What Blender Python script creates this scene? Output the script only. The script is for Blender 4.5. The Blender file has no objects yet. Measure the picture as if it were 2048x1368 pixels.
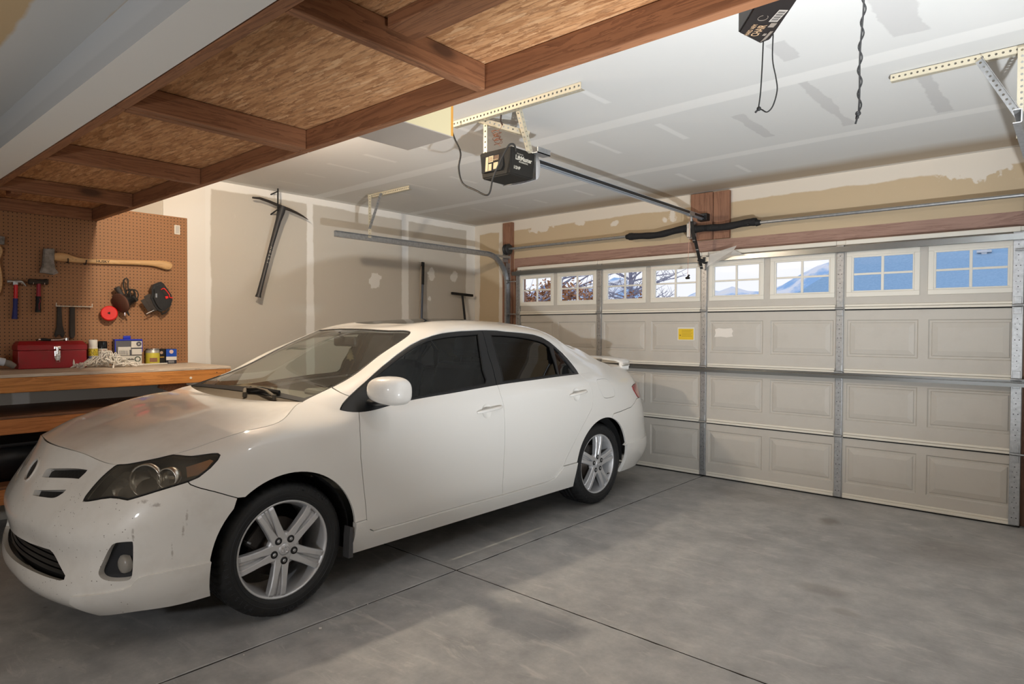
import bpy, bmesh, math, random
import numpy as np
from mathutils import Vector, Matrix
from mathutils.geometry import delaunay_2d_cdt
PI = math.pi
rnd = random.Random(7)
SC = bpy.context.scene
COL = SC.collection

# ------------------------------------------------------------------ camera
FPX, YAW, PITCH, ROLL = 1275.96, .7252, -.0185, .0044
CAM = np.array([4.9105, -5.5645, 1.3393])

def cam_basis():
    c, s = math.cos(YAW), math.sin(YAW)
    R = np.array([c, s, 0.]); F = np.array([-s, c, 0.]); U = np.array([0, 0, 1.])
    c, s = math.cos(PITCH), math.sin(PITCH)
    F, U = F*c+U*s, -F*s+U*c
    c, s = math.cos(ROLL), math.sin(ROLL)
    return R*c+U*s, -R*s+U*c, F
CR, CU, CF = cam_basis()
cd = bpy.data.cameras.new('camera'); cam = bpy.data.objects.new('camera', cd); COL.objects.link(cam)
cd.sensor_fit = 'HORIZONTAL'; cd.sensor_width = 36; cd.lens = FPX/2048*36; cd.clip_start = .05; cd.clip_end = 3000
m = Matrix.Identity(4)
for i in range(3):
    m[i][0] = CR[i]; m[i][1] = CU[i]; m[i][2] = -CF[i]; m[i][3] = CAM[i]
cam.matrix_world = m
SC.camera = cam

# ------------------------------------------------------------------ materials
def S2L(c):
    return tuple(((v/12.92) if v <= .04045 else ((v+.055)/1.055)**2.4) for v in c)
def rgb(r, g, b): return S2L((r/255, g/255, b/255))+(1.,)
class NT:
    """small helper around a node tree"""
    def __init__(s, name):
        s.m = bpy.data.materials.new(name); s.m.use_nodes = True
        s.t = s.m.node_tree; s.n = s.t.nodes; s.n.clear()
        s.out = s.n.new('ShaderNodeOutputMaterial'); s.b = s.n.new('ShaderNodeBsdfPrincipled')
        s.t.links.new(s.b.outputs[0], s.out.inputs[0])
    def node(s, typ, **kw):
        n = s.n.new(typ)
        for k, v in kw.items():
            if k[0] == '_': n.inputs[int(k[1:]) if k[1:].isdigit() else k[1:].replace('_', ' ')].default_value = v
            else: setattr(n, k, v)
        return n
    def link(s, a, b): s.t.links.new(a, b)
    def set(s, **kw):
        for k, v in kw.items(): s.b.inputs[k.replace('_', ' ')].default_value = v
        return s
    def coord(s, kind='Object', scale=(1, 1, 1), rot=(0, 0, 0), loc=(0, 0, 0)):
        t = s.node('ShaderNodeTexCoord'); mp = s.node('ShaderNodeMapping')
        mp.inputs['Scale'].default_value = scale; mp.inputs['Rotation'].default_value = rot; mp.inputs['Location'].default_value = loc
        s.link(t.outputs[kind], mp.inputs[0]); return mp.outputs[0]
    def noise(s, vec, scale, detail=4, rough=.5, dist=0):
        n = s.node('ShaderNodeTexNoise'); n.inputs['Scale'].default_value = scale; n.inputs['Detail'].default_value = detail
        n.inputs['Roughness'].default_value = rough; n.inputs['Distortion'].default_value = dist
        if vec is not None: s.link(vec, n.inputs['Vector'])
        return n.outputs['Fac']
    def ramp(s, fac, stops, interp='LINEAR'):
        r = s.node('ShaderNodeValToRGB'); r.color_ramp.interpolation = interp
        el = r.color_ramp.elements
        while len(el) < len(stops): el.new(.5)
        for e, (p, c) in zip(el, stops):
            e.position = p; e.color = c if len(c) == 4 else tuple(c)+(1,)
        s.link(fac, r.inputs[0]); return r.outputs[0]
    def mix(s, fac, a, b, blend='MIX'):
        n = s.node('ShaderNodeMix', data_type='RGBA', blend_type=blend)
        for sock, v in ((n.inputs[0], fac), (n.inputs[6], a), (n.inputs[7], b)):
            if hasattr(v, 'is_output'): s.link(v, sock)
            else: sock.default_value = v
        return n.outputs[2]
    def math(s, op, a, b=None, c=None):
        n = s.node('ShaderNodeMath', operation=op)
        for i, v in enumerate((a, b, c)):
            if v is None: continue
            if hasattr(v, 'is_output'): s.link(v, n.inputs[i])
            else: n.inputs[i].default_value = v
        return n.outputs[0]
    def bump(s, h, strength=.3, dist=.01):
        n = s.node('ShaderNodeBump'); n.inputs['Strength'].default_value = strength; n.inputs['Distance'].default_value = dist
        s.link(h, n.inputs['Height']); s.link(n.outputs[0], s.b.inputs['Normal'])
    def color(s, sock): s.link(sock, s.b.inputs['Base Color'])
def simple(name, col, rough=.5, metal=0., **kw):
    t = NT(name); t.set(Base_Color=col, Roughness=rough, Metallic=metal, **kw); return t.m
def glass_mat(name, col, rough=0., ior=1.45, fac=1.):
    """thin clear pane: sharp reflections over straight-through transparency"""
    t = NT(name); t.n.remove(t.b)
    tr = t.node('ShaderNodeBsdfTransparent'); tr.inputs[0].default_value = col
    gl = t.node('ShaderNodeBsdfGlossy'); gl.inputs['Roughness'].default_value = rough
    fr = t.node('ShaderNodeFresnel'); fr.inputs[0].default_value = ior
    mx = t.node('ShaderNodeMixShader')
    geo = t.node('ShaderNodeNewGeometry')
    ff = t.math('MULTIPLY', t.math('MULTIPLY', fr.outputs[0], fac), t.math('SUBTRACT', 1., geo.outputs['Backfacing']))
    t.link(ff, mx.inputs[0]); t.link(tr.outputs[0], mx.inputs[1]); t.link(gl.outputs[0], mx.inputs[2])
    t.link(mx.outputs[0], t.out.inputs[0]); return t.m

# ------------------------------------------------------------------ objects
def tag(o, label=None, cat=None, group=None, kind=None):
    if label: o['label'] = label
    if cat: o['category'] = cat
    if group: o['group'] = group
    if kind: o['kind'] = kind
    return o
def empty(name, loc=(0, 0, 0), rot=(0, 0, 0), label=None, cat=None, group=None, kind=None):
    o = bpy.data.objects.new(name, None); COL.objects.link(o); o.empty_display_size = .1
    o.location = loc; o.rotation_euler = rot
    return tag(o, label, cat, group, kind)
def mesh_obj(name, verts, faces, mats, parent=None, smooth=False, midx=None, loc=None):
    me = bpy.data.meshes.new(name); me.from_pydata([tuple(v) for v in verts], [], [tuple(f) for f in faces]); me.validate()
    o = bpy.data.objects.new(name, me); COL.objects.link(o)
    for mm in (mats if isinstance(mats, (list, tuple)) else [mats]): me.materials.append(mm)
    if midx is not None and len(midx) == len(me.polygons): me.polygons.foreach_set('material_index', midx)
    if smooth: me.polygons.foreach_set('use_smooth', [True]*len(me.polygons))
    if parent: o.parent = parent
    if loc is not None: o.location = loc
    return o
def copy_tree(o, parent=None):
    c = o.copy(); COL.objects.link(c)
    if parent: c.parent = parent
    for ch in list(o.children): copy_tree(ch, c)
    return c

class MB:
    """collects solids in one bmesh, then links them as one object"""
    def __init__(s): s.v = []; s.f = []; s.mi = []; s.sm = []
    def add(s, verts, faces, mi=0, smooth=False, M=None):
        b = len(s.v)
        for p in verts:
            p = Vector(p)
            s.v.append(tuple(M @ p) if M is not None else tuple(p))
        for f in faces:
            s.f.append(tuple(b+i for i in f)); s.mi.append(mi); s.sm.append(smooth)
        return s
    def box(s, lo, hi, mi=0, bev=0., M=None, seg=2):
        bm = bmesh.new(); bmesh.ops.create_cube(bm, size=1.)
        for v in bm.verts:
            v.co = Vector([lo[i]+(v.co[i]+.5)*(hi[i]-lo[i]) for i in range(3)])
        if bev > 0:
            bev = min(bev, .49*min(abs(hi[i]-lo[i]) for i in range(3)))
            bmesh.ops.bevel(bm, geom=bm.edges[:], offset=bev, segments=seg, affect='EDGES', profile=.5)
        return s.from_bm(bm, mi, False, M)
    def from_bm(s, bm, mi=0, smooth=False, M=None):
        bm.verts.index_update()
        s.add([v.co.copy() for v in bm.verts], [[v.index for v in f.verts] for f in bm.faces], mi, smooth, M)
        bm.free(); return s
    def beam(s, a, b, w, h, mi=0, up=(0, 0, 1), bev=0.):
        """box section w x h running from a to b"""
        a = Vector(a); b = Vector(b); d = b-a; L = d.length; z = d/L
        x = Vector(up).cross(z)
        if x.length < 1e-4: x = Vector((1, 0, 0)).cross(z)
        x.normalize(); y = z.cross(x)
        M = Matrix((x, y, z)).transposed().to_4x4(); M.translation = a
        return s.box((-w/2, -h/2, 0), (w/2, h/2, L), mi, bev, M)
    def tube(s, pts, r, mi=0, n=10, cap=True, smooth=True, sy=1.):
        pts = [Vector(p) for p in pts]; k = len(pts)
        rs = r if isinstance(r, (list, tuple)) else [r]*k
        t0 = (pts[1]-pts[0]).normalized()
        x = t0.orthogonal().normalized() if abs(t0.z) > .9 else Vector((0, 0, 1)).cross(t0).normalized()
        V = []; F = []
        for i in range(k):
            t = (pts[min(i+1, k-1)]-pts[max(i-1, 0)])
            if t.length < 1e-9: t = t0
            t.normalize()
            x = (x-t*x.dot(t))
            if x.length < 1e-6: x = t.orthogonal()
            x.normalize(); y = t.cross(x)
            for j in range(n):
                a = 2*PI*j/n
                V.append(pts[i]+x*(rs[i]*math.cos(a))+y*(rs[i]*sy*math.sin(a)))
        for i in range(k-1):
            for j in range(n):
                F.append((i*n+j, i*n+(j+1) % n, (i+1)*n+(j+1) % n, (i+1)*n+j))
        s.add(V, F, mi, smooth)
        if cap:
            s.add(V[:n], [tuple(range(n))[::-1]], mi); s.add(V[-n:], [tuple(range(n))], mi)
        return s
    def cyl(s, a, b, r, mi=0, n=20, r2=None, smooth=True):
        return s.tube([a, b], [r, r if r2 is None else r2], mi, n, True, smooth)
    def lathe(s, prof, M=None, mi=0, n=32, smooth=True, closed=False):
        """prof: (radius, z) pairs revolved about z"""
        V = []; F = []; k = len(prof)
        for (r, z) in prof:
            for j in range(n):
                a = 2*PI*j/n; V.append((r*math.cos(a), r*math.sin(a), z))
        for i in range(k if closed else k-1):
            i2 = (i+1) % k
            for j in range(n):
                F.append((i*n+j, i*n+(j+1) % n, i2*n+(j+1) % n, i2*n+j))
        return s.add(V, F, mi, smooth, M)
    def prism(s, poly, z0, z1, mi=0, M=None, smooth=False, bev=0.):
        """2D polygon (x, y) raised from z0 to z1"""
        bm = bmesh.new()
        vs = [bm.verts.new((x, y, z0)) for x, y in poly]
        f = bm.faces.new(vs)
        r = bmesh.ops.extrude_face_region(bm, geom=[f])
        for e in r['geom']:
            if isinstance(e, bmesh.types.BMVert): e.co.z = z1
        bmesh.ops.recalc_face_normals(bm, faces=bm.faces[:])
        if bev > 0:
            es = [e for e in bm.edges if abs(e.verts[0].co.z-e.verts[1].co.z) < 1e-9]
            bmesh.ops.bevel(bm, geom=es, offset=bev, segments=2, affect='EDGES')
        return s.from_bm(bm, mi, smooth, M)
    def sphere(s, c, r, mi=0, M=None, u=20, v=12, sc=(1, 1, 1)):
        bm = bmesh.new(); bmesh.ops.create_uvsphere(bm, u_segments=u, v_segments=v, radius=r)
        for w in bm.verts: w.co = Vector((w.co.x*sc[0]+c[0], w.co.y*sc[1]+c[1], w.co.z*sc[2]+c[2]))
        return s.from_bm(bm, mi, True, M)
    def build(s, name, mats, parent=None, loc=None, rot=None):
        o = mesh_obj(name, s.v, s.f, mats, parent, False, s.mi)
        if len(s.sm) == len(o.data.polygons): o.data.polygons.foreach_set('use_smooth', s.sm)
        if loc is not None: o.location = loc
        if rot is not None: o.rotation_euler = rot
        return o
def frame_matrix(org, x, y, z=None):
    x = Vector(x).normalized(); y = Vector(y); z = x.cross(y).normalized() if z is None else Vector(z).normalized(); y = z.cross(x)
    M = Matrix((x, y, z)).transposed().to_4x4(); M.translation = Vector(org); return M
FONT_CACHE = {}
def text_geo(body, size=1., bold=0., extrude=0.):
    """vertices and faces of a line of text, centred, one unit = size"""
    key = (body, bold)
    if key not in FONT_CACHE:
        cu = bpy.data.curves.new('lettering', 'FONT'); cu.body = body; cu.align_x = 'CENTER'; cu.align_y = 'CENTER'; cu.offset = bold; cu.resolution_u = 3
        ob = bpy.data.objects.new('lettering', cu); COL.objects.link(ob)
        dg = bpy.context.evaluated_depsgraph_get(); me = bpy.data.meshes.new_from_object(ob.evaluated_get(dg))
        FONT_CACHE[key] = ([v.co.copy() for v in me.vertices], [tuple(p.vertices) for p in me.polygons])
        bpy.data.objects.remove(ob); bpy.data.curves.remove(cu); bpy.data.meshes.remove(me)
    V, F = FONT_CACHE[key]
    return [v*size for v in V], F
def add_text(mb, body, size, M, mi=0, bold=0., sx=1.):
    V, F = text_geo(body, size, bold)
    mb.add([(v.x*sx, v.y, 0) for v in V], F, mi, False, M)
LIGHT = dict(A=88, B=22, C=46, F=400, sky=.95, exp=0.28)
# ------------------------------------------------------------------ car body surfaces
CAR_X0, CAR_Y0 = 1.35207, -2.75146
def car2w(P):
    P = np.asarray(P, float); return np.stack([P[..., 1]+CAR_X0, CAR_Y0-P[..., 0], P[..., 2]], -1)
def proj(W):
    d = np.asarray(W, float)-CAM; w = d@CF
    return np.stack([1024+FPX*(d@CR)/w, 684-FPX*(d@CU)/w, w], -1)

def spline_eval(t, P, s, t0=None, t1=None):
    """C2 cubic spline through P at knots t, evaluated at s (natural ends, or clamped tangents t0/t1)"""
    t = np.asarray(t, float); P = np.asarray(P, float); n = len(t); h = np.diff(t)
    A = np.zeros((n, n)); R = np.zeros(P.shape)
    for i in range(1, n-1):
        A[i, i-1] = h[i-1]; A[i, i] = 2*(h[i-1]+h[i]); A[i, i+1] = h[i]
        R[i] = 6*((P[i+1]-P[i])/h[i]-(P[i]-P[i-1])/h[i-1])
    A[0, 0] = 1; A[-1, -1] = 1
    if t0 is not None: A[0, 0] = 2*h[0]; A[0, 1] = h[0]; R[0] = 6*((P[1]-P[0])/h[0]-t0)
    if t1 is not None: A[-1, -1] = 2*h[-1]; A[-1, -2] = h[-1]; R[-1] = 6*(t1-(P[-1]-P[-2])/h[-1])
    Mm = np.linalg.solve(A, R.reshape(n, -1)).reshape(P.shape)
    s = np.asarray(s, float); k = np.clip(np.searchsorted(t, s, 'right')-1, 0, n-2)
    sh = (-1,)+(1,)*(P.ndim-1)
    a = (t[k+1]-s).reshape(sh); b = (s-t[k]).reshape(sh); hh = h[k].reshape(sh)
    return Mm[k]*a**3/(6*hh)+Mm[k+1]*b**3/(6*hh)+(P[k]/hh-Mm[k]*hh/6)*a+(P[k+1]/hh-Mm[k+1]*hh/6)*b

class Patch:
    """smooth surface through a net of points [u][v]; U, V run in metres"""
    def __init__(s, net, sub=8, sym0=False, sym1=False, vsym=False, tv0=None):
        net = np.asarray(net, float); s.net = net; nu, nv = net.shape[:2]
        du = np.linalg.norm(np.diff(net, axis=0), axis=2).mean(1); dv = np.linalg.norm(np.diff(net, axis=1), axis=2).mean(0)
        s.tu = np.concatenate([[0], np.cumsum(du)]); s.tv = np.concatenate([[0], np.cumsum(dv)])
        s.gu = np.unique(np.concatenate([np.linspace(a, b, sub+1) for a, b in zip(s.tu[:-1], s.tu[1:])]))
        s.gv = np.unique(np.concatenate([np.linspace(a, b, sub+1) for a, b in zip(s.tv[:-1], s.tv[1:])]))
        s.sym = (sym0, sym1, vsym); s.tv0 = tv0
        s.G = s._grid(s.gu, s.gv); s.N = s._normals(s.gu, s.gv)
    def _rows(s, U):
        # at a symmetric end the curve leaves the centre plane squarely (no x or z slope)
        def end(k, on):
            if not on: return None
            i = (0, 1) if k == 0 else (-2, -1)
            d = (s.net[i[1]]-s.net[i[0]])/(s.tu[i[1]]-s.tu[i[0]]); d = d.copy(); d[:, 0] = 0; d[:, 2] = 0; return d
        return spline_eval(s.tu, s.net, U, end(0, s.sym[0]), end(1, s.sym[1]))
    def _grid(s, U, V):
        A = s._rows(U)
        t1 = None; t0 = None
        if s.sym[2]:
            d = (A[:, -1]-A[:, -2])/(s.tv[-1]-s.tv[-2]); d = d.copy(); d[:, 0] = 0; d[:, 2] = 0; t1 = d
        if s.tv0 is not None: t0 = spline_eval(s.tu, s.tv0, U)
        return spline_eval(s.tv, np.swapaxes(A, 0, 1), V, t0, t1).swapaxes(0, 1)
    def _normals(s, U, V):
        e = 1e-4
        Uc = np.clip(U, s.tu[0]+e, s.tu[-1]-e); Vc = np.clip(V, s.tv[0]+e, s.tv[-1]-e)
        a = s._grid(Uc+e, Vc)-s._grid(Uc-e, Vc); b = s._grid(Uc, Vc+e)-s._grid(Uc, Vc-e)
        n = np.cross(a, b); return n/np.maximum(np.linalg.norm(n, axis=2, keepdims=True), 1e-12)
    def at(s, U, V):
        """bilinear look-up of fine grid: points and normals"""
        U = np.clip(np.asarray(U, float), s.gu[0], s.gu[-1]); V = np.clip(np.asarray(V, float), s.gv[0], s.gv[-1])
        i = np.clip(np.searchsorted(s.gu, U, 'right')-1, 0, len(s.gu)-2); j = np.clip(np.searchsorted(s.gv, V, 'right')-1, 0, len(s.gv)-2)
        a = ((U-s.gu[i])/(s.gu[i+1]-s.gu[i]))[:, None]; b = ((V-s.gv[j])/(s.gv[j+1]-s.gv[j]))[:, None]
        def L(G): return (G[i, j]*(1-a)+G[i+1, j]*a)*(1-b)+(G[i, j+1]*(1-a)+G[i+1, j+1]*a)*b
        n = L(s.N); return L(s.G), n/np.linalg.norm(n, axis=1, keepdims=True)
    def side(s, pts):
        """surface parameters of (x, z) points seen square from the side"""
        return s.trace(pts, np.stack([s.G[..., 0], s.G[..., 2], -s.G[..., 1]], -1))
    def trace(s, pts, P=None):
        """surface parameters of picture points: where the sight line meets the patch"""
        if not hasattr(s, 'P2'): s.P2 = proj(car2w(s.G))
        if P is None: P = s.P2
        A, B, C, D = P[:-1, :-1], P[1:, :-1], P[1:, 1:], P[:-1, 1:]
        out = []
        lo = np.minimum(np.minimum(A, B), np.minimum(C, D)); hi = np.maximum(np.maximum(A, B), np.maximum(C, D))
        for (x, y) in pts:
            best = None
            ok = (lo[..., 0] <= x) & (hi[..., 0] >= x) & (lo[..., 1] <= y) & (hi[..., 1] >= y)
            for i, j in zip(*np.nonzero(ok)):
                for tri, base in (((A, B, C), ((0, 0), (1, 0), (1, 1))), ((A, C, D), ((0, 0), (1, 1), (0, 1)))):
                    p, q, r = (t[i, j] for t in tri)
                    den = (q[1]-r[1])*(p[0]-r[0])+(r[0]-q[0])*(p[1]-r[1])
                    if abs(den) < 1e-12: continue
                    l1 = ((q[1]-r[1])*(x-r[0])+(r[0]-q[0])*(y-r[1]))/den; l2 = ((r[1]-p[1])*(x-r[0])+(p[0]-r[0])*(y-r[1]))/den; l3 = 1-l1-l2
                    if min(l1, l2, l3) < -1e-6: continue
                    w = l1*p[2]+l2*q[2]+l3*r[2]
                    if best is None or w < best[0]:
                        uu = sum(l*s.gu[i+b[0]] for l, b in zip((l1, l2, l3), base)); vv = sum(l*s.gv[j+b[1]] for l, b in zip((l1, l2, l3), base))
                        best = (w, uu, vv)
            if best is None:   # off the surface: nearest grid point in the picture
                d = (P[..., 0]-x)**2+(P[..., 1]-y)**2; i, j = np.unravel_index(np.argmin(d), d.shape); best = (0, s.gu[i], s.gv[j]); print('trace miss', (x, y), 'by', round(float(d.min())**.5, 1))
            out.append((best[1], best[2]))
        return np.array(out)

class Coons(Patch):
    """patch spanned by four curves: c0 (v=0) and c1 (v=1) run along u, d0 (u=0) and d1 (u=1) along v"""
    def __init__(s, c0, c1, d0, d1):
        n, k = len(c0), len(d0); t = np.linspace(0, 1, n); z = np.linspace(0, 1, k); s.tt = t; s.ss = z
        T = t[:, None, None]; Z = z[None, :, None]
        s.G = (1-Z)*c0[:, None]+Z*c1[:, None]+(1-T)*d0[None]+T*d1[None]-((1-T)*(1-Z)*c0[0]+T*(1-Z)*c0[-1]+(1-T)*Z*c1[0]+T*Z*c1[-1])
        lu = np.linalg.norm(np.diff(s.G, axis=0), axis=2).sum(0).mean(); lv = np.linalg.norm(np.diff(s.G, axis=1), axis=2).sum(1).mean()
        s.gu = t*lu; s.gv = z*lv; s.tu = np.array([0, lu]); s.tv = np.array([0, lv]); s.renorm()
    def renorm(s):
        a = np.gradient(s.G, axis=0); b = np.gradient(s.G, axis=1)
        a[0] *= np.array([0, 1, 0])         # square to the centre plane
        n = np.cross(a, b); n /= np.maximum(np.linalg.norm(n, axis=2, keepdims=True), 1e-12)
        if n[..., 2].mean() < 0: n = -n
        s.N = n
        if hasattr(s, 'P2'): del s.P2

# belt net: each column runs from the lower edge up to the hood edge / belt line / deck edge
def col(*p): return list(p)
BELT = np.array([
 # nose centre
 col((2.08,0,.147),(2.172,0,.25),(2.162,0,.40),(2.178,0,.50),(2.143,0,.60),(2.09,0,.705),(2.028,0,.808)),
 col((2.072,.2,.149),(2.165,.2,.25),(2.145,.2,.40),(2.16,.2,.50),(2.127,.2,.60),(2.072,.2,.703),(2.012,.19,.806)),
 col((2.043,.4,.159),(2.132,.41,.252),(2.112,.41,.40),(2.125,.415,.50),(2.085,.41,.60),(2.02,.395,.70),(1.98,.38,.797)),
 col((1.98,.575,.170),(2.062,.60,.262),(2.048,.61,.41),(2.055,.615,.505),(2.02,.605,.605),(1.975,.58,.695),(1.925,.55,.771)),
 col((1.885,.69,.19),(1.935,.728,.28),(1.945,.745,.43),(1.945,.75,.53),(1.92,.738,.63),(1.885,.703,.72),(1.845,.64,.785)),
 col((1.77,.758,.195),(1.80,.806,.30),(1.80,.822,.455),(1.80,.828,.565),(1.785,.818,.67),(1.76,.777,.757),(1.73,.705,.81)),
 col((1.62,.785,.2),(1.625,.834,.318),(1.625,.85,.475),(1.625,.857,.605),(1.62,.85,.715),(1.61,.815,.80),(1.59,.745,.85)),
 col((1.45,.795,.2),(1.45,.843,.325),(1.45,.858,.49),(1.45,.866,.64),(1.45,.861,.755),(1.448,.834,.84),(1.437,.77,.884)),
 col((1.29,.80,.2),(1.29,.846,.33),(1.29,.862,.50),(1.29,.870,.655),(1.29,.866,.776),(1.29,.842,.862),(1.288,.775,.916)),
 col((1.13,.80,.2),(1.13,.847,.33),(1.13,.863,.50),(1.13,.871,.66),(1.13,.868,.785),(1.132,.838,.882),(1.128,.675,.978)),
 col((.96,.80,.2),(.96,.847,.33),(.96,.863,.50),(.96,.872,.66),(.96,.869,.79),(.965,.849,.875),(.985,.798,.932)),
 col((.70,.80,.2),(.70,.847,.33),(.70,.863,.50),(.70,.873,.66),(.70,.870,.795),(.70,.853,.885),(.70,.82,.936)),
 col((.3,.80,.2),(.3,.847,.33),(.3,.863,.50),(.3,.873,.665),(.3,.871,.81),(.3,.855,.905),(.3,.825,.968)),
 col((-.15,.80,.2),(-.15,.847,.33),(-.15,.863,.50),(-.15,.873,.67),(-.15,.871,.825),(-.15,.854,.925),(-.15,.822,.994)),
 col((-.55,.80,.2),(-.55,.847,.33),(-.55,.863,.50),(-.55,.873,.67),(-.55,.871,.83),(-.55,.853,.935),(-.55,.815,1.006)),
 col((-.85,.80,.2),(-.85,.847,.33),(-.85,.863,.50),(-.85,.873,.67),(-.85,.871,.83),(-.85,.851,.94),(-.85,.805,1.014)),
 col((-1.12,.80,.2),(-1.12,.847,.33),(-1.12,.862,.50),(-1.12,.872,.67),(-1.12,.869,.83),(-1.12,.848,.94),(-1.12,.79,1.02)),
 col((-1.36,.795,.2),(-1.36,.844,.33),(-1.36,.86,.50),(-1.36,.87,.67),(-1.36,.864,.83),(-1.36,.836,.945),(-1.35,.765,1.035)),
 col((-1.65,.785,.2),(-1.66,.835,.33),(-1.67,.852,.50),(-1.67,.86,.67),(-1.67,.846,.82),(-1.66,.80,.935),(-1.65,.69,1.04)),
 col((-1.95,.74,.2),(-1.99,.79,.33),(-1.97,.806,.50),(-1.96,.805,.66),(-1.94,.785,.80),(-1.91,.74,.935),(-1.88,.63,1.036)),
 col((-2.15,.62,.205),(-2.225,.66,.31),(-2.20,.675,.50),(-2.165,.67,.66),(-2.12,.65,.80),(-2.07,.61,.935),(-2.03,.53,1.036)),
 col((-2.23,.34,.21),(-2.30,.36,.34),(-2.31,.365,.50),(-2.27,.36,.66),(-2.215,.35,.80),(-2.16,.33,.94),(-2.12,.29,1.04)),
 col((-2.26,0,.21),(-2.33,0,.34),(-2.34,0,.50),(-2.30,0,.66),(-2.24,0,.80),(-2.185,0,.94),(-2.14,0,1.042)),
])
# greenhouse net: from the belt up over the roof rail to the roof centre line
HOUSE = np.array([
 col((1.128,.675,.978),(.87,.645,1.064),(.60,.595,1.195),(.325,.53,1.326),(.36,.40,1.338),(.395,.2,1.346),(.405,0,1.349)),
 col((.985,.798,.932),(.80,.745,1.065),(.52,.688,1.215),(.235,.605,1.335),(.25,.46,1.36),(.26,.25,1.361),(.265,0,1.362)),
 col((.70,.82,.936),(.57,.772,1.065),(.37,.70,1.225),(.10,.602,1.352),(.11,.46,1.385),(.115,.25,1.378),(.12,0,1.38)),
 col((.3,.825,.968),(.24,.772,1.085),(.13,.70,1.22),(-.06,.60,1.358),(-.06,.46,1.396),(-.06,.25,1.403),(-.06,0,1.404)),
 col((-.15,.822,.994),(-.19,.768,1.095),(-.23,.70,1.22),(-.3,.597,1.358),(-.3,.46,1.397),(-.3,.25,1.417),(-.3,0,1.423)),
 col((-.55,.815,1.006),(-.55,.763,1.10),(-.55,.70,1.215),(-.55,.60,1.346),(-.55,.46,1.387),(-.55,.25,1.408),(-.55,0,1.414)),
 col((-.85,.805,1.014),(-.845,.756,1.10),(-.825,.695,1.205),(-.80,.605,1.328),(-.80,.46,1.372),(-.80,.25,1.393),(-.80,0,1.398)),
 col((-1.12,.79,1.02),(-1.08,.745,1.092),(-1.03,.685,1.185),(-1.0,.605,1.287),(-1.0,.46,1.332),(-1.0,.25,1.344),(-1.0,0,1.351)),
 col((-1.35,.765,1.035),(-1.285,.72,1.092),(-1.215,.66,1.165),(-1.15,.58,1.232),(-1.15,.44,1.268),(-1.165,.25,1.29),(-1.175,0,1.297)),
 col((-1.65,.69,1.040),(-1.53,.66,1.09),(-1.39,.61,1.163),(-1.25,.54,1.225),(-1.28,.4,1.243),(-1.305,.2,1.256),(-1.315,0,1.26)),
])
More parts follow.
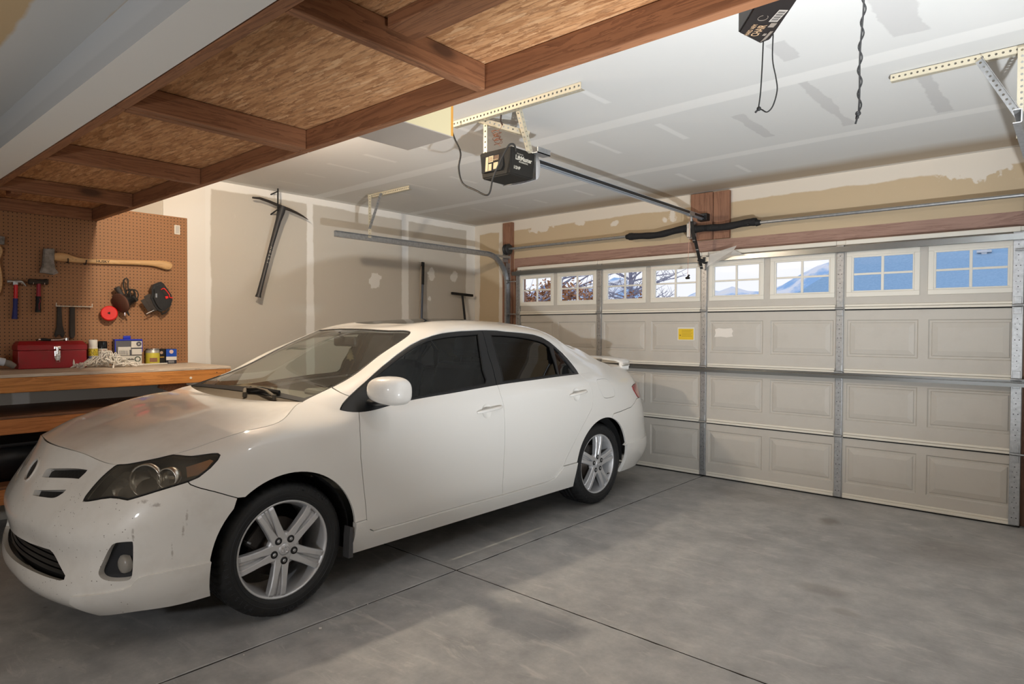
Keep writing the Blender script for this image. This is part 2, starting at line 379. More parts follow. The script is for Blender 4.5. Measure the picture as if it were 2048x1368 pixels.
def make_patches():
    B = Patch(BELT, 10, True, True)
    k0 = 9
    # the greenhouse leaves the belt along the body's own direction at the pillars' feet
    e = 1e-3
    tb = (B._grid(B.tu, np.array([B.tv[-1]]))-B._grid(B.tu, np.array([B.tv[-1]-.03])))[:, 0]
    tb = tb/np.linalg.norm(tb, axis=1, keepdims=True)
    tv0 = []
    for i in range(len(HOUSE)):
        d = HOUSE[i][1]-HOUSE[i][0]; d = d/np.linalg.norm(d)
        w = [.15, .1, 0, 0, 0, 0, 0, .2, .6, .8][i]
        t = tb[k0+i]*w+d*(1-w); tv0.append(t/np.linalg.norm(t))
    G = Patch(HOUSE, 10, False, False, True, np.array(tv0))
    top = lambda U: B._grid(np.asarray(U, float), np.array([B.tv[-1]]))[:, 0]
    E1 = top(np.linspace(0, B.tu[3], 25)); E2 = top(np.linspace(B.tu[3], B.tu[9], 49))
    s = np.linspace(0, 1, 49)[:, None]
    cx = [2.022, 1.93, 1.80, 1.60, 1.45, 1.33, 1.23]; cz = [.805, .840, .878, .938, .973, .978, .962]
    t = np.array(cx[0]-np.array(cx)); xs = np.linspace(cx[0], cx[-1], 49)
    C = np.stack([xs, 0*xs, spline_eval(t, np.array(cz), cx[0]-xs)], 1)
    y = np.linspace(0, .675, 25); k = (1-(y/.675)**2)
    Rr = np.stack([1.128+.10*k, y, .978-.016*k], 1)
    H = Coons(E1, Rr, C, E2)       # u across, v from nose to cowl
    T = H.tt[:, None]; dz = (C[:, 2]-E2[:, 2])[None, :]
    H.G[..., 2] += np.maximum(dz, 0)*(T-T**2.6)*np.clip(H.ss[None, :]*4, 0, 1)
    rid = lambda c, w: np.exp(-((H.G[..., 1]-c)/w)**2)
    H.G[..., 2] += .006*np.clip((H.ss*3-.3), 0, 1)[None, :]*np.clip((1-H.ss)*5, 0, 1)[None, :]*rid(.42, .1)
    H.renorm()
    # windscreen
    gl = G._grid(np.array([0.]), np.linspace(0, G.tv[3], 41))[0]; gt = G._grid(np.array([0.]), np.linspace(G.tv[3], G.tv[6], 25))[0][::-1]
    Wb = np.stack([1.128-.04*k, y, .978+.001*k], 1)
    z = np.linspace(0, 1, 41)[:, None]
    cw = np.stack([np.linspace(Wb[0][0], gt[0][0], 41), np.zeros(41), np.linspace(Wb[0][2], gt[0][2], 41)], 1)
    bul = 4*z*(1-z)*.03; cw[:, 0:1] += bul*.5; cw[:, 2:3] += bul*.87
    W = Coons(Wb, gt, cw, gl)
    # cowl between hood and windscreen
    K = Coons(Rr, Wb, np.linspace(Rr[0], Wb[0], 9), np.linspace(Rr[-1], Wb[-1], 9))
    K.G[..., 2] -= .022*np.sin(PI*K.ss)[None, :]*np.clip((1-K.tt)*8, 0, 1)[:, None]; K.renorm()
    # rear window and boot lid
    yb = np.linspace(0, .69, 25); kb = 1-(yb/.69)**2
    Rb = np.stack([-1.65-.07*kb, yb, 1.04+.02*kb], 1)
    gr = G._grid(np.array([G.tu[-1]]), np.linspace(0, G.tv[3], 33))[0]; gq = G._grid(np.array([G.tu[-1]]), np.linspace(G.tv[3], G.tv[6], 25))[0][::-1]
    z = np.linspace(0, 1, 33)[:, None]; cr = Rb[0]*(1-z)+gq[0]*z; cr[:, 2:3] += .07*z*(1-z)
    Q = Coons(gq, Rb, cr[::-1], gr[::-1])
    d2 = top(np.linspace(B.tu[18], B.tu[20], 33)); d1 = top(np.linspace(B.tu[22], B.tu[20], 25))
    cdk = Rb[0]*(1-z)+d1[0]*z; cdk[:, 2:3] += .05*z*(1-z)
    D = Coons(Rb, d1, cdk, d2)
    return dict(B=B, G=G, H=H, W=W, K=K, Q=Q, D=D)
# ------------------------------------------------------------------ body panels cut out of the surfaces
def in_poly(P, poly):
    x, y = P[:, 0], P[:, 1]; r = np.zeros(len(P), bool)
    a = poly; b = np.roll(poly, -1, 0)
    for (x0, y0), (x1, y1) in zip(a, b):
        if y0 == y1: continue
        r ^= ((y0 > y) != (y1 > y)) & (x < (x1-x0)*(y-y0)/(y1-y0)+x0)
    return r
def seg_dist(P, poly):
    d = np.full(len(P), 1e9)
    for a, b in zip(poly, np.roll(poly, -1, 0)):
        e = b-a; l = np.clip(((P-a)@e)/max(e@e, 1e-12), 0, 1)
        d = np.minimum(d, np.hypot(*(P-a-l[:, None]*e).T))
    return d
def resample(poly, sp, closed=True):
    poly = np.asarray(poly, float); out = []
    n = len(poly)
    for i in range(n if closed else n-1):
        a, b = poly[i], poly[(i+1) % n]; k = max(1, int(math.ceil(np.hypot(*(b-a))/sp)))
        for j in range(k): out.append(a+(b-a)*j/k)
    if not closed: out.append(poly[-1])
    return np.array(out)
def area2(p): return float((p[:, 0]*np.roll(p[:, 1], -1)-np.roll(p[:, 0], -1)*p[:, 1]).sum())
def inset(poly, g):
    """move a closed outline inwards (g > 0) by g"""
    p = np.asarray(poly, float)
    keep = np.hypot(*(p-np.roll(p, 1, 0)).T) > 1e-6; p = p[keep]
    if area2(p) < 0: p = p[::-1]
    if g == 0: return p
    d = np.roll(p, -1, 0)-p; d /= np.linalg.norm(d, axis=1, keepdims=True); n = np.stack([-d[:, 1], d[:, 0]], 1)
    m = n+np.roll(n, 1, 0); q = m/np.maximum((m*m).sum(1, keepdims=True)/2, .4)
    return p+q*g
def smooth_closed(pts, n=6, sharp=()):
    """round curve through points of a closed outline"""
    p = np.asarray(pts, float); k = len(p); out = []
    for i in range(k):
        p0, p1, p2, p3 = p[i-1], p[i], p[(i+1) % k], p[(i+2) % k]
        t1 = (p2-p0)/2 if i not in sharp else (p2-p1); t2 = (p3-p1)/2 if (i+1) % k not in sharp else (p2-p1)
        for j in range(n):
            u = j/n; out.append((2*u**3-3*u*u+1)*p1+(u**3-2*u*u+u)*t1+(-2*u**3+3*u*u)*p2+(u**3-u*u)*t2)
    return np.array(out)
def open_curve(pts, n=5):
    p = np.asarray(pts, float); k = len(p); out = []
    for i in range(k-1):
        p0 = p[max(i-1, 0)]; p1 = p[i]; p2 = p[i+1]; p3 = p[min(i+2, k-1)]
        for j in range(n):
            u = j/n; out.append((2*u**3-3*u*u+1)*p1+(u**3-2*u*u+u)*(p2-p0)/2+(-2*u**3+3*u*u)*p2+(u**3-u*u)*(p3-p1)/2)
    out.append(p[-1]); return np.array(out)

def region_geo(patch, poly, holes=(), off=0., gap=.0018, fold=.014, sp=.022, sym='', hole_gap=None, hole_fold=None, free=None, flip=False):
    """mesh of the part of a patch inside an outline; edges fold inwards. sym: 'u0','u1','v1' edges lie on the centre plane.
    free(uv) -> True where the outline runs on smoothly into the neighbour (no gap, no fold)"""
    def border(p):
        r = np.zeros(len(p), bool)
        if 'u0' in sym: r |= p[:, 0] < patch.gu[0]+1e-4
        if 'u1' in sym: r |= p[:, 0] > patch.gu[-1]-1e-4
        if 'v1' in sym: r |= p[:, 1] > patch.gv[-1]-1e-4
        if 'v0' in sym: r |= p[:, 1] < patch.gv[0]+1e-4
        return r
    loops = []
    for k, (pl, g) in enumerate([(poly, gap)]+[(h, -(gap if hole_gap is None else hole_gap)) for h in holes]):
        pl = resample(pl, sp*.7)
        o = pl.copy(); keep = np.hypot(*(o-np.roll(o, 1, 0)).T) > 1e-6; o = o[keep]
        if area2(o) < 0: o = o[::-1]
        q = inset(o, g); b = border(o)
        if free is not None: b2 = np.array([bool(free(x)) for x in o])
        else: b2 = np.zeros(len(o), bool)
        q[b2] = o[b2]
        if 'u0' in sym: q[:, 0] = np.where(o[:, 0] < patch.gu[0]+1e-4, patch.gu[0], q[:, 0])
        if 'u1' in sym: q[:, 0] = np.where(o[:, 0] > patch.gu[-1]-1e-4, patch.gu[-1], q[:, 0])
        if 'v1' in sym: q[:, 1] = np.where(o[:, 1] > patch.gv[-1]-1e-4, patch.gv[-1], q[:, 1])
        if 'v0' in sym: q[:, 1] = np.where(o[:, 1] < patch.gv[0]+1e-4, patch.gv[0], q[:, 1])
        loops.append((q, b | b2))
    P = loops[0][0]
    lo = P.min(0); hi = P.max(0)
    gx, gy = np.meshgrid(np.arange(lo[0], hi[0], sp), np.arange(lo[1], hi[1], sp), indexing='ij')
    gx[:, 1::2] += sp/2
    I = np.stack([gx.ravel(), gy.ravel()], 1)
    ok = in_poly(I, P)
    for q, _ in loops[1:]: ok &= ~in_poly(I, q)
    I = I[ok]
    if len(I):
        d = np.full(len(I), 1e9)
        for q, _ in loops: d = np.minimum(d, seg_dist(I, q))
        I = I[d > sp*.45]
    pts = [q for q, _ in loops]+[I]; n0 = [len(q) for q in pts]; allp = np.concatenate(pts) if len(I) else np.concatenate(pts[:-1])
    edges = []; b = 0
    for q, _ in loops:
        edges += [(b+i, b+(i+1) % len(q)) for i in range(len(q))]; b += len(q)
    vo, eo, fo, ov, oe, of = delaunay_2d_cdt([Vector(p) for p in allp], edges, [], 0, 1e-7)
    uv = np.array([tuple(v) for v in vo]); tri = np.array([list(f) for f in fo])
    c = uv[tri].mean(1); ok = in_poly(c, P)
    for q, _ in loops[1:]: ok &= ~in_poly(c, q)
    tri = tri[ok]
    skip = set()
    idx_of = {}
    for new, olds in enumerate(ov):
        for o in olds: idx_of[o] = new
    b = 0
    for q, bb in loops:
        for i in range(len(q)):
            if bb[i] and bb[(i+1) % len(q)]:
                skip.add(tuple(sorted((idx_of.get(b+i, -1), idx_of.get(b+(i+1) % len(q), -1)))))
        b += len(q)
    hole_v = set()
    b = len(loops[0][0])
    for q, bb in loops[1:]:
        for i in range(len(q)): hole_v.add(idx_of.get(b+i, -1))
        b += len(q)
    X, N = patch.at(uv[:, 0], uv[:, 1])
    # orient triangles with the normal
    fn = np.cross(X[tri[:, 1]]-X[tri[:, 0]], X[tri[:, 2]]-X[tri[:, 0]])
    fl = (fn*N[tri[:, 0]]).sum(1) < 0; tri[fl] = tri[fl][:, ::-1]
    X = X+N*off
    V = [tuple(x) for x in X]; NN = [tuple(n) for n in N]; F = [tuple(int(i) for i in t) for t in tri]
    if fold:
        cnt = {}
        for t in F:
            for a, c2 in ((t[0], t[1]), (t[1], t[2]), (t[2], t[0])): cnt.setdefault(tuple(sorted((a, c2))), []).append((a, c2))
        for k, es in cnt.items():
            if len(es) != 1 or k in skip: continue
            a, c2 = es[0]
            fd = hole_fold if (hole_fold is not None and a in hole_v and c2 in hole_v) else fold
            pa, pc = Vector(V[a]), Vector(V[c2]); na, nc = Vector(NN[a]), Vector(NN[c2])
            n = (pc-pa).cross((na+nc)/2)
            if n.length < 1e-12: continue
            n.normalize(); b = len(V)
            V += [tuple(pa), tuple(pc), tuple(pc-nc*fd), tuple(pa-na*fd)]; NN += [tuple(n)]*4
            F.append((b+1, b, b+3, b+2))
    return np.array(V), F, np.array(NN)
def to_obj(name, geo, mat, parent, mirror=None):
    """mirror None: as is; 'L' mirrored only; 'both' one object with both halves"""
    V, F, N = geo
    if mirror in ('L', 'both'):
        V2 = V*np.array([1, -1, 1]); N2 = N*np.array([1, -1, 1]); F2 = [f[::-1] for f in F]
        if mirror == 'L': V, F, N = V2, F2, N2
        else:
            k = len(V); ix = [i if abs(V[i][1]) < 1e-6 else i+k for i in range(k)]      # the halves share the centre line
            V = np.concatenate([V, V2]); N = np.concatenate([N, N2]); F = F+[tuple(ix[i] for i in f) for f in F2]
    me = bpy.data.meshes.new(name); me.from_pydata([tuple(v) for v in V], [], F)
    me.polygons.foreach_set('use_smooth', [True]*len(me.polygons))
    me.normals_split_custom_set_from_vertices([tuple(n) for n in N])
    me.materials.append(mat)
    o = bpy.data.objects.new(name, me); COL.objects.link(o); o.parent = parent
    return o
# ------------------------------------------------------------------ the car
PT = make_patches(); pB, pG, pH, pW, pK, pQ, pD = (PT[k] for k in 'BGHWKQD')
# the greenhouse stands exactly on the belt's edge
_top = pB._grid(np.interp(pG.gu, pG.tu, pB.tu[9:19]), np.array([pB.tv[-1]]))[:, 0]
_d = _top-pG.G[:, 0]
pG.G += _d[:, None]*np.clip(1-pG.gv/.12, 0, 1)[None, :, None]**2
_e = pG.G[0]; 
# one shared shading normal where the pillars run on into the body
_ub = np.interp(pG.gu, pG.tu, pB.tu[9:19]); _w = np.interp(pG.gu, pG.tu, [1, 1, 0, 0, 0, 0, 0, 0, 1, 1])
for i in range(len(pG.gu)):
    if _w[i] < .05: continue
    ib = int(np.argmin(abs(pB.gu-_ub[i]))); a = pG.N[i, 0]+pB.N[ib, -1]; a /= np.linalg.norm(a)
    for j in range(len(pG.gv)):
        f = max(0, 1-pG.gv[j]/.08)*_w[i]; n = pG.N[i, j]*(1-f)+a*f; pG.N[i, j] = n/np.linalg.norm(n)
    for j in range(len(pB.gv)):
        f = max(0, 1-(pB.gv[-1]-pB.gv[j])/.08)*_w[i]; n = pB.N[ib, j]*(1-f)+a*f; pB.N[ib, j] = n/np.linalg.norm(n)
_bad = [i for i in range(1, len(pB.gu)-1) if abs(pB.N[i, -1]-pB.N[i-1, -1]).max() > .06]

def paint_mat(name, dirty):
    t = NT(name); t.set(Roughness=.38, Coat_Weight=.85, Coat_Roughness=.04, Specular_IOR_Level=.45)
    base = rgb(230, 228, 224)
    v = t.coord('Object')
    n = t.noise(v, 3., 3)
    c = t.mix(t.math('MULTIPLY', n, .35), base, rgb(225, 221, 214))
    if dirty:
        vo = t.node('ShaderNodeTexVoronoi'); vo.inputs['Scale'].default_value = 60; t.link(v, vo.inputs['Vector'])
        sp = t.math('LESS_THAN', vo.outputs['Distance'], .13)
        rare = t.math('GREATER_THAN', t.noise(v, 26., 2), .53)
        low = t.node('ShaderNodeSeparateXYZ'); t.link(v, low.inputs[0])
        front = t.math('MULTIPLY', t.math('GREATER_THAN', low.outputs[0], 1.92), t.math('LESS_THAN', low.outputs[2], .72))
        c = t.mix(t.math('MULTIPLY', t.math('MULTIPLY', sp, rare), t.math('MULTIPLY', front, .8)), c, rgb(70, 60, 52))
        dust = t.ramp(t.noise(v, 9., 5, .6), [(.45, (0, 0, 0)), (.75, (.55, .55, .55))])
        c = t.mix(t.math('MULTIPLY', dust, .35), c, rgb(172, 160, 146))
        # grey scuffs left by a knock on the bumper corner
        uvs = pB.trace([(282, 1003), (312, 1010), (374, 1032), (366, 1062), (266, 1068), (344, 1102)]); XS, _n2 = pB.at(uvs[:, 0], uvs[:, 1])
        for (px, py, pz), (sx, sy, sz), col in zip(XS, ((22, 16, 60), (17, 16, 60), (85, 60, 13), (95, 60, 14), (95, 60, 14), (110, 60, 14)), (rgb(118, 104, 94), rgb(126, 112, 104), rgb(150, 140, 130), rgb(150, 140, 130), rgb(132, 122, 112), rgb(150, 140, 130))):
            mp = t.node('ShaderNodeMapping'); mp.inputs['Location'].default_value = (-px*sx, -py*sy, -pz*sz); mp.inputs['Scale'].default_value = (sx, sy, sz); t.link(v, mp.inputs[0])
            ln = t.node('ShaderNodeVectorMath', operation='LENGTH'); t.link(mp.outputs[0], ln.inputs[0])
            f = t.math('SUBTRACT', 1.3, ln.outputs['Value'])
            f = t.math('MULTIPLY', f, t.noise(v, 55., 5, .65)); f = t.ramp(f, [(.40, (0, 0, 0)), (.62, (.6, .6, .6))])
            c = t.mix(f, c, col)
    t.color(c); return t.m
M_PAINT = paint_mat('white_car_paint', False); M_PAINTD = paint_mat('white_car_paint_dusty', True)
M_BLACK = simple('black_trim_plastic', rgb(24, 26, 29), .4)
M_DARK = simple('dark_underside', rgb(12, 12, 13), .9)
M_RUB = simple('black_rubber_seal', rgb(18, 18, 19), .7)
M_GLASSW = glass_mat('windscreen_glass', (.88, .93, .91, 1), .0, 1.52)
# a film of dust on the windscreen
_t = M_GLASSW.node_tree; _o = [n for n in _t.nodes if n.type == 'OUTPUT_MATERIAL'][0]; _mx = _o.inputs[0].links[0].from_node
_d = _t.nodes.new('ShaderNodeBsdfDiffuse'); _d.inputs[0].default_value = rgb(196, 184, 160); _m2 = _t.nodes.new('ShaderNodeMixShader'); _nz = _t.nodes.new('ShaderNodeTexNoise'); _nz.inputs['Scale'].default_value = 2.5
_r = _t.nodes.new('ShaderNodeMapRange'); _r.inputs['To Min'].default_value = .01; _r.inputs['To Max'].default_value = .07; _t.links.new(_nz.outputs[0], _r.inputs[0]); _t.links.new(_r.outputs[0], _m2.inputs[0])
_t.links.new(_mx.outputs[0], _m2.inputs[1]); _t.links.new(_d.outputs[0], _m2.inputs[2]); _t.links.new(_m2.outputs[0], _o.inputs[0])
M_GLASSF = glass_mat('front_side_glass', (.60, .66, .67, 1), .0, 1.52)
M_GLASSR = glass_mat('tinted_rear_glass', (.075, .085, .10, 1), .0, 1.55)
M_CHROME = simple('chrome', rgb(225, 225, 228), .12, 1.)
M_ALLOY = simple('silver_alloy', rgb(206, 207, 210), .42, .55)
M_INT = simple('grey_cabin_trim', rgb(96, 90, 80), .85)
M_SEAT = simple('dark_seat_cloth', rgb(40, 40, 43), .95)
M_DASH = simple('dusty_dashboard', rgb(92, 88, 78), .8)
M_HEADL = simple('pale_headliner', rgb(176, 166, 148), .95)

car = empty('car', (CAR_X0, CAR_Y0, 0), (0, 0, -PI/2), 'dusty white four door sedan with five spoke alloy wheels and rear spoiler parked inside', 'car')
VB = pB.gv[-1]; UB = pB.gu[-1]; VG = pG.gv[-1]; UG = pG.gu[-1]
T = lambda pts: pB.trace(pts)
TG = lambda pts: pG.trace(pts)
def cat(*a): return np.concatenate([np.atleast_2d(np.asarray(x, float)) for x in a])

# ---- shared outlines on the lower body (picture points brought onto the surface)
L_BF = T([(376.2, 963.7), (381, 969), (398, 975.4), (429, 983.2), (459, 991.8), (475.5, 996.2)])          # bumper / fender
FA = pB.side([(1.30+.357*math.cos(a), .323+.357*math.sin(a)) for a in np.radians(np.arange(-22, 203, 5))])  # front foot to rear foot
RA = pB.side([(-1.30+.350*math.cos(a), .323+.350*math.sin(a)) for a in np.radians(np.arange(-20, 201, 5))])
L_1 = T([(716, 824), (718.8, 840), (719.5, 860), (721.4, 914), (725.8, 956), (730.2, 999.8), (733.5, 1039)])
C_1 = T([(733.5, 1039), (735.5, 1050), (739, 1058), (747.7, 1061.8)])
L_S = T([(747.7, 1061.8), (813.5, 1043.6), (879, 1024), (945, 1005.5), (1004.8, 989.4)])
L_S2 = T([(1004.8, 989.4), (1048, 976.8), (1096.5, 962.4), (1109.3, 955.1), (1119, 943), (1127, 932)])
L_DD = T([(995, 771), (1001.5, 791), (1007.3, 811), (1009.3, 842), (1009.5, 885.8), (1007.5, 929.6), (1004.8, 969), (1004.8, 989.4)])
L_DQ = T([(1127, 932), (1133.4, 915.8), (1147.9, 886.8), (1160.8, 861.1), (1173.6, 837), (1183.3, 817.7), (1186.2, 803), (1185.8, 787.7), (1183.3, 777.7), (1175.8, 762.8), (1166, 754.5), (1160.5, 750)])
L_DQ[-1, 1] = VB; L_DD[0, 1] = VB
L_1 = cat([(L_1[0, 0], VB)], L_1)
L_RB = T([(1276.2, 795.5), (1272.7, 797.7), (1268.8, 806), (1262, 814.3), (1242, 822.6), (1227.5, 827.5)])
HL = [(165.8, 1002.8), (171.3, 991.8), (185.4, 973.8), (202.6, 955), (218.2, 941), (233.8, 931.3), (257.3, 926.1), (288.6, 921.9), (319.9, 919.1), (346.5, 916.8), (382.4, 912), (421.5, 906.9), (435.6, 906.3), (440.3, 910.5), (435.6, 919.9), (421.5, 935.5), (398, 954.3), (376.2, 963.7), (343.3, 973.8), (312, 983.2), (280.8, 992.9), (255.7, 1000.1), (237, 996.5), (221.3, 995.4), (202.6, 997.6), (179, 1002)]
HLu = T(HL); HLu[5:10, 1] = VB
def nearest(curve, p): return int(np.argmin(np.hypot(*(curve-p).T)))
fa_bf = nearest(FA, L_BF[-1])                  # where the bumper line meets the arch
FA_F = FA[:fa_bf+1]; FA_R = FA[fa_bf:]     # towards the front foot / the rear foot
sk_f = nearest(FA_R, T([(709, 1048)])[0]); fa_lip = nearest(FA_F, T([(421, 1123)])[0])
ra_rb = nearest(RA, T([(1222, 842)])[0]); sk_r = nearest(RA, T([(1144, 929)])[0])
W_ = lambda name, geo, mat, mir=True: (to_obj(name, geo, mat, car), to_obj(name, geo, mat, car, 'L') if mir else None)
def merge(*geos):
    V = []; F = []; N = []; k = 0
    for v, f, n in geos:
        V.append(v); N.append(n); F += [tuple(i+k for i in t) for t in f]; k += len(v)
    return np.concatenate(V), F, np.concatenate(N)

# ---- front doors, rear doors
door1 = cat(L_1, C_1[1:], L_S[1:], L_DD[::-1][1:])
door2 = cat(L_DD, L_S2[1:], L_DQ[1:])
CUP1 = T([(973.8, 821.3)])[0]; CUP2 = T([(1152.8, 788.5)])[0]
def circ(c, rx, ry, n=28): return np.array([(c[0]+rx*math.cos(2*PI*k/n), c[1]+ry*math.sin(2*PI*k/n)) for k in range(n)])
def cup_geo(c, rx, ry, dep):
    V = []; F = []; n = 28; m = 6
    for i in range(m+1):
        q = circ(c, rx*(1-i/m), ry*(1-i/m), n) if i < m else circ(c, 1e-4, 1e-4, n)
        X, N = pB.at(q[:, 0], q[:, 1]); V.append(X-N*dep*(1-(1-i/m)**2.2))
    for i in range(m):
        for j in range(n): F.append((i*n+j, i*n+(j+1) % n, (i+1)*n+(j+1) % n, (i+1)*n+j))
    return np.concatenate(V), F
DOORS = []
for nm, outl, cup, hp in (('front_door', door1, CUP1, [(953, 825.5), (1002.5, 813.5)]), ('rear_door', door2, CUP2, [(1138.5, 791.5), (1171.5, 782.8)])):
    g = region_geo(pB, outl, [circ(cup, .042, .047)], hole_gap=0, hole_fold=.004)
    for mir in (None, 'L'):
        sy = -1 if mir else 1
        d = to_obj(nm, g, M_PAINT, car, mir); DOORS.append(d)
        V, F = cup_geo(cup, .042, .047, .022); V = V*np.array([1, sy, 1])
        mesh_obj('handle_recess', V, [f[::-1] for f in F] if sy > 0 else F, M_PAINT, d, True)
        uv = T(hp); X, N = pB.at(uv[:, 0], uv[:, 1])
        a, b = X[0], X[1]; nn = N.mean(0); mb = MB(); P = []; R = []
        for k in range(13):
            q = k/12; bow = math.sin(PI*min(max(q, 0), 1))**.5*.022
            P.append(Vector(a+(b-a)*q+nn*(.006+bow))); R.append(.0125*(1-abs(2*q-1)**6*.45))
        mb.tube([(p.x, p.y*sy, p.z) for p in P], R, 0, 12, True, True, .8)
        mb.build('door_handle', M_PAINT, d)
# ---- greenhouse outlines
FO = TG([(683, 816), (686.4, 806.3), (698.7, 792.3), (712.7, 779), (733.8, 760.6), (754.9, 741.3), (779.5, 720.2), (800.6, 703.5), (821.7, 688.6), (842.8, 678), (863.9, 671), (888.5, 665.7), (923.7, 661.3), (963.5, 659.6)])
FO[0, 1] = 0
RO = TG([(963.5, 659.6), (994, 660.2), (1009.8, 662.2), (1043, 664.9), (1067.9, 668.5), (1084.5, 674), (1101, 684), (1112.7, 693.9), (1126, 705.5), (1136, 716.3), (1146, 728.8), (1154.2, 739.6), (1160.5, 748.2)])
RO[-1] = (np.interp(L_DQ[-1, 0], pB.tu[9:19], pG.tu), 0)
BP = TG([(963.5, 659.6), (974.6, 693.8), (983.4, 725.5), (990.5, 753.6), (995, 769)]); BP[-1] = (np.interp(L_DD[0, 0], pB.tu[9:19], pG.tu), 0)
FG = open_curve([(754.9, 803), (754.9, 778), (754.9, 755.4), (755.3, 750.5), (765.5, 741.3), (791.8, 720.2), (814.7, 704.4), (835.8, 691.2), (853.4, 683.3), (870.9, 678), (897.3, 672.7), (923.7, 670), (954.4, 667.8), (957, 671), (962.3, 704.4), (967.6, 739.5), (972, 767.5), (923.7, 776.4), (871, 787), (827, 795.8), (783, 804.2), (755.8, 808.5)], 3)
RG = [(981.6, 668.8), (1009.8, 669.8), (1034.7, 672.3), (1059.6, 676.5), (1076.2, 680.6), (1089.5, 685.6), (1100.3, 693.9), (1106, 713), (1112.7, 733), (1117.4, 749.2), (1092.8, 753.2), (1059.6, 756.5), (1009.8, 762.5), (1007, 762.8), (999.8, 729.6), (991.5, 699.7), (984.9, 678)]
QG = [(1107.7, 693.9), (1119.4, 705.5), (1131, 719.6), (1142.6, 736.2), (1150.6, 746.2), (1120.2, 749.5), (1114.4, 726.3), (1110.2, 706.4)]
FGu, RGu, QGu = TG(FG), TG(RG), TG(QG)
FGu[:, 1] = np.maximum(FGu[:, 1], .018); RGu[:, 1] = np.maximum(RGu[:, 1], .016); QGu[:, 1] = np.maximum(QGu[:, 1], .016)
frame1 = cat(FO, BP[1:]); frame2 = cat(RO, BP[::-1][:-1])
W_('front_window_frame', region_geo(pG, frame1, [FGu], fold=.02, sp=.02, off=-.004), M_BLACK)
W_('rear_window_frame', region_geo(pG, frame2, [RGu, QGu], fold=.02, sp=.02, off=-.004), M_BLACK)
calm = lambda g: (g[0], g[1], (lambda n: n/np.linalg.norm(n, axis=1, keepdims=True))(g[2]*.35+g[2].mean(0)*.65))
W_('front_side_window', calm(region_geo(pG, inset(FGu, -.006), off=-.012, fold=0, gap=0, sp=.03)), M_GLASSF)
W_('rear_side_window', calm(region_geo(pG, inset(RGu, -.006), off=-.012, fold=0, gap=0, sp=.03)), M_GLASSR)
W_('rear_quarter_window', region_geo(pG, inset(QGu, -.006), off=-.012, fold=0, gap=0, sp=.03), M_GLASSR)
# dark rubber line round the side windows
for pl, nm in ((FGu, 'front_window_seal'), (RGu, 'rear_window_seal')):
    W_(nm, region_geo(pG, pl, [inset(pl, .005)], off=-.003, gap=0, fold=.006, sp=.012), M_RUB)

# ---- fender with the pillar's foot
A_LINE = TG([(693, 797.5), (683, 786), (672.5, 776)]); A_LINE[-1, 0] = 0
k_fo = nearest(FO, A_LINE[0]); A_LINE[0] = FO[k_fo]
tip_u = FO[0, 0]; tipB = (np.interp(tip_u, pG.tu, pB.tu[9:19]), VB)
TB = T([(690, 823), (702, 825.5)]); 
hl_in = 9                                      # headlight outline: hood corner .. fender edge
fender = cat(L_BF, FA_R[1:sk_f+1], L_1[::-1][0:-1], [(L_1[0, 0], VB)], [tipB], [(pB.tu[9], VB)], [(u, VB) for u in np.linspace(pB.tu[9], HLu[hl_in, 0], 12)][1:], HLu[hl_in:18])
seam = lambda x: x[1] > VB-.002 and x[0] > pB.tu[9]-1e-3 and x[0] < tipB[0]+.001
foot = cat([(0, 0)], [(tip_u, 0)], FO[1:k_fo+1], A_LINE[1:], [(0, A_LINE[-1, 1]*.5)])
W_('front_fender', merge(region_geo(pB, fender, free=seam), region_geo(pG, foot, free=lambda x: x[1] < .002 or x[0] < .001, sp=.012)), M_PAINT)
# ---- roof with its pillars
re_u = RO[-1, 0]
roof = cat(A_LINE[::-1], FO[k_fo+1:], RO[1:], [(UG, 0), (UG, VG), (0, VG), (0, A_LINE[-1, 1]+.02)])
sun = [(pG.tu[2]+.02, pG.tv[4]+.05), (pG.tu[5]-.12, pG.tv[4]+.05), (pG.tu[5]-.12, VG), (pG.tu[2]+.02, VG)]
sun_u0, sun_u1, sun_v = pG.tu[2]+.02, pG.tu[5]-.13, pG.tv[4]+.05
roof2 = cat(A_LINE[::-1], FO[k_fo+1:], RO[1:], [(UG, 0), (UG, VG), (sun_u1, VG), (sun_u1, sun_v+.05), (sun_u1-.05, sun_v), (sun_u0+.05, sun_v), (sun_u0, sun_v+.05), (sun_u0, VG), (0, VG), (0, A_LINE[-1, 1]+.02)])
g_roof = region_geo(pG, roof2, sym='v1', free=lambda x: (x[1] < .002 and x[0] > re_u-.01) or x[0] > UG-.002, sp=.025, fold=.02)
to_obj('roof', g_roof, M_PAINT, car, 'both')
sunp = cat([(sun_u1, VG), (sun_u1, sun_v+.05), (sun_u1-.05, sun_v), (sun_u0+.05, sun_v), (sun_u0, sun_v+.05), (sun_u0, VG)])
to_obj('sunroof', region_geo(pG, sunp, sym='v1', gap=.004, sp=.03, fold=.01), simple('dark_sunroof_glass', rgb(22, 27, 32), .06), car, 'both')
to_obj('headliner', region_geo(pG, cat([(.06, .14), (.06, VG), (UG-.02, VG), (UG-.02, .05), (pG.tu[8], .02), (pG.tu[7]+.14, .18), (pG.tu[6], pG.tv[3]-.04), (pG.tu[2], pG.tv[3]-.05), (pG.tu[1]+.05, pG.tv[2])]), sym='v1', off=-.03, gap=0, fold=0, sp=.04), M_HEADL, car, 'both')

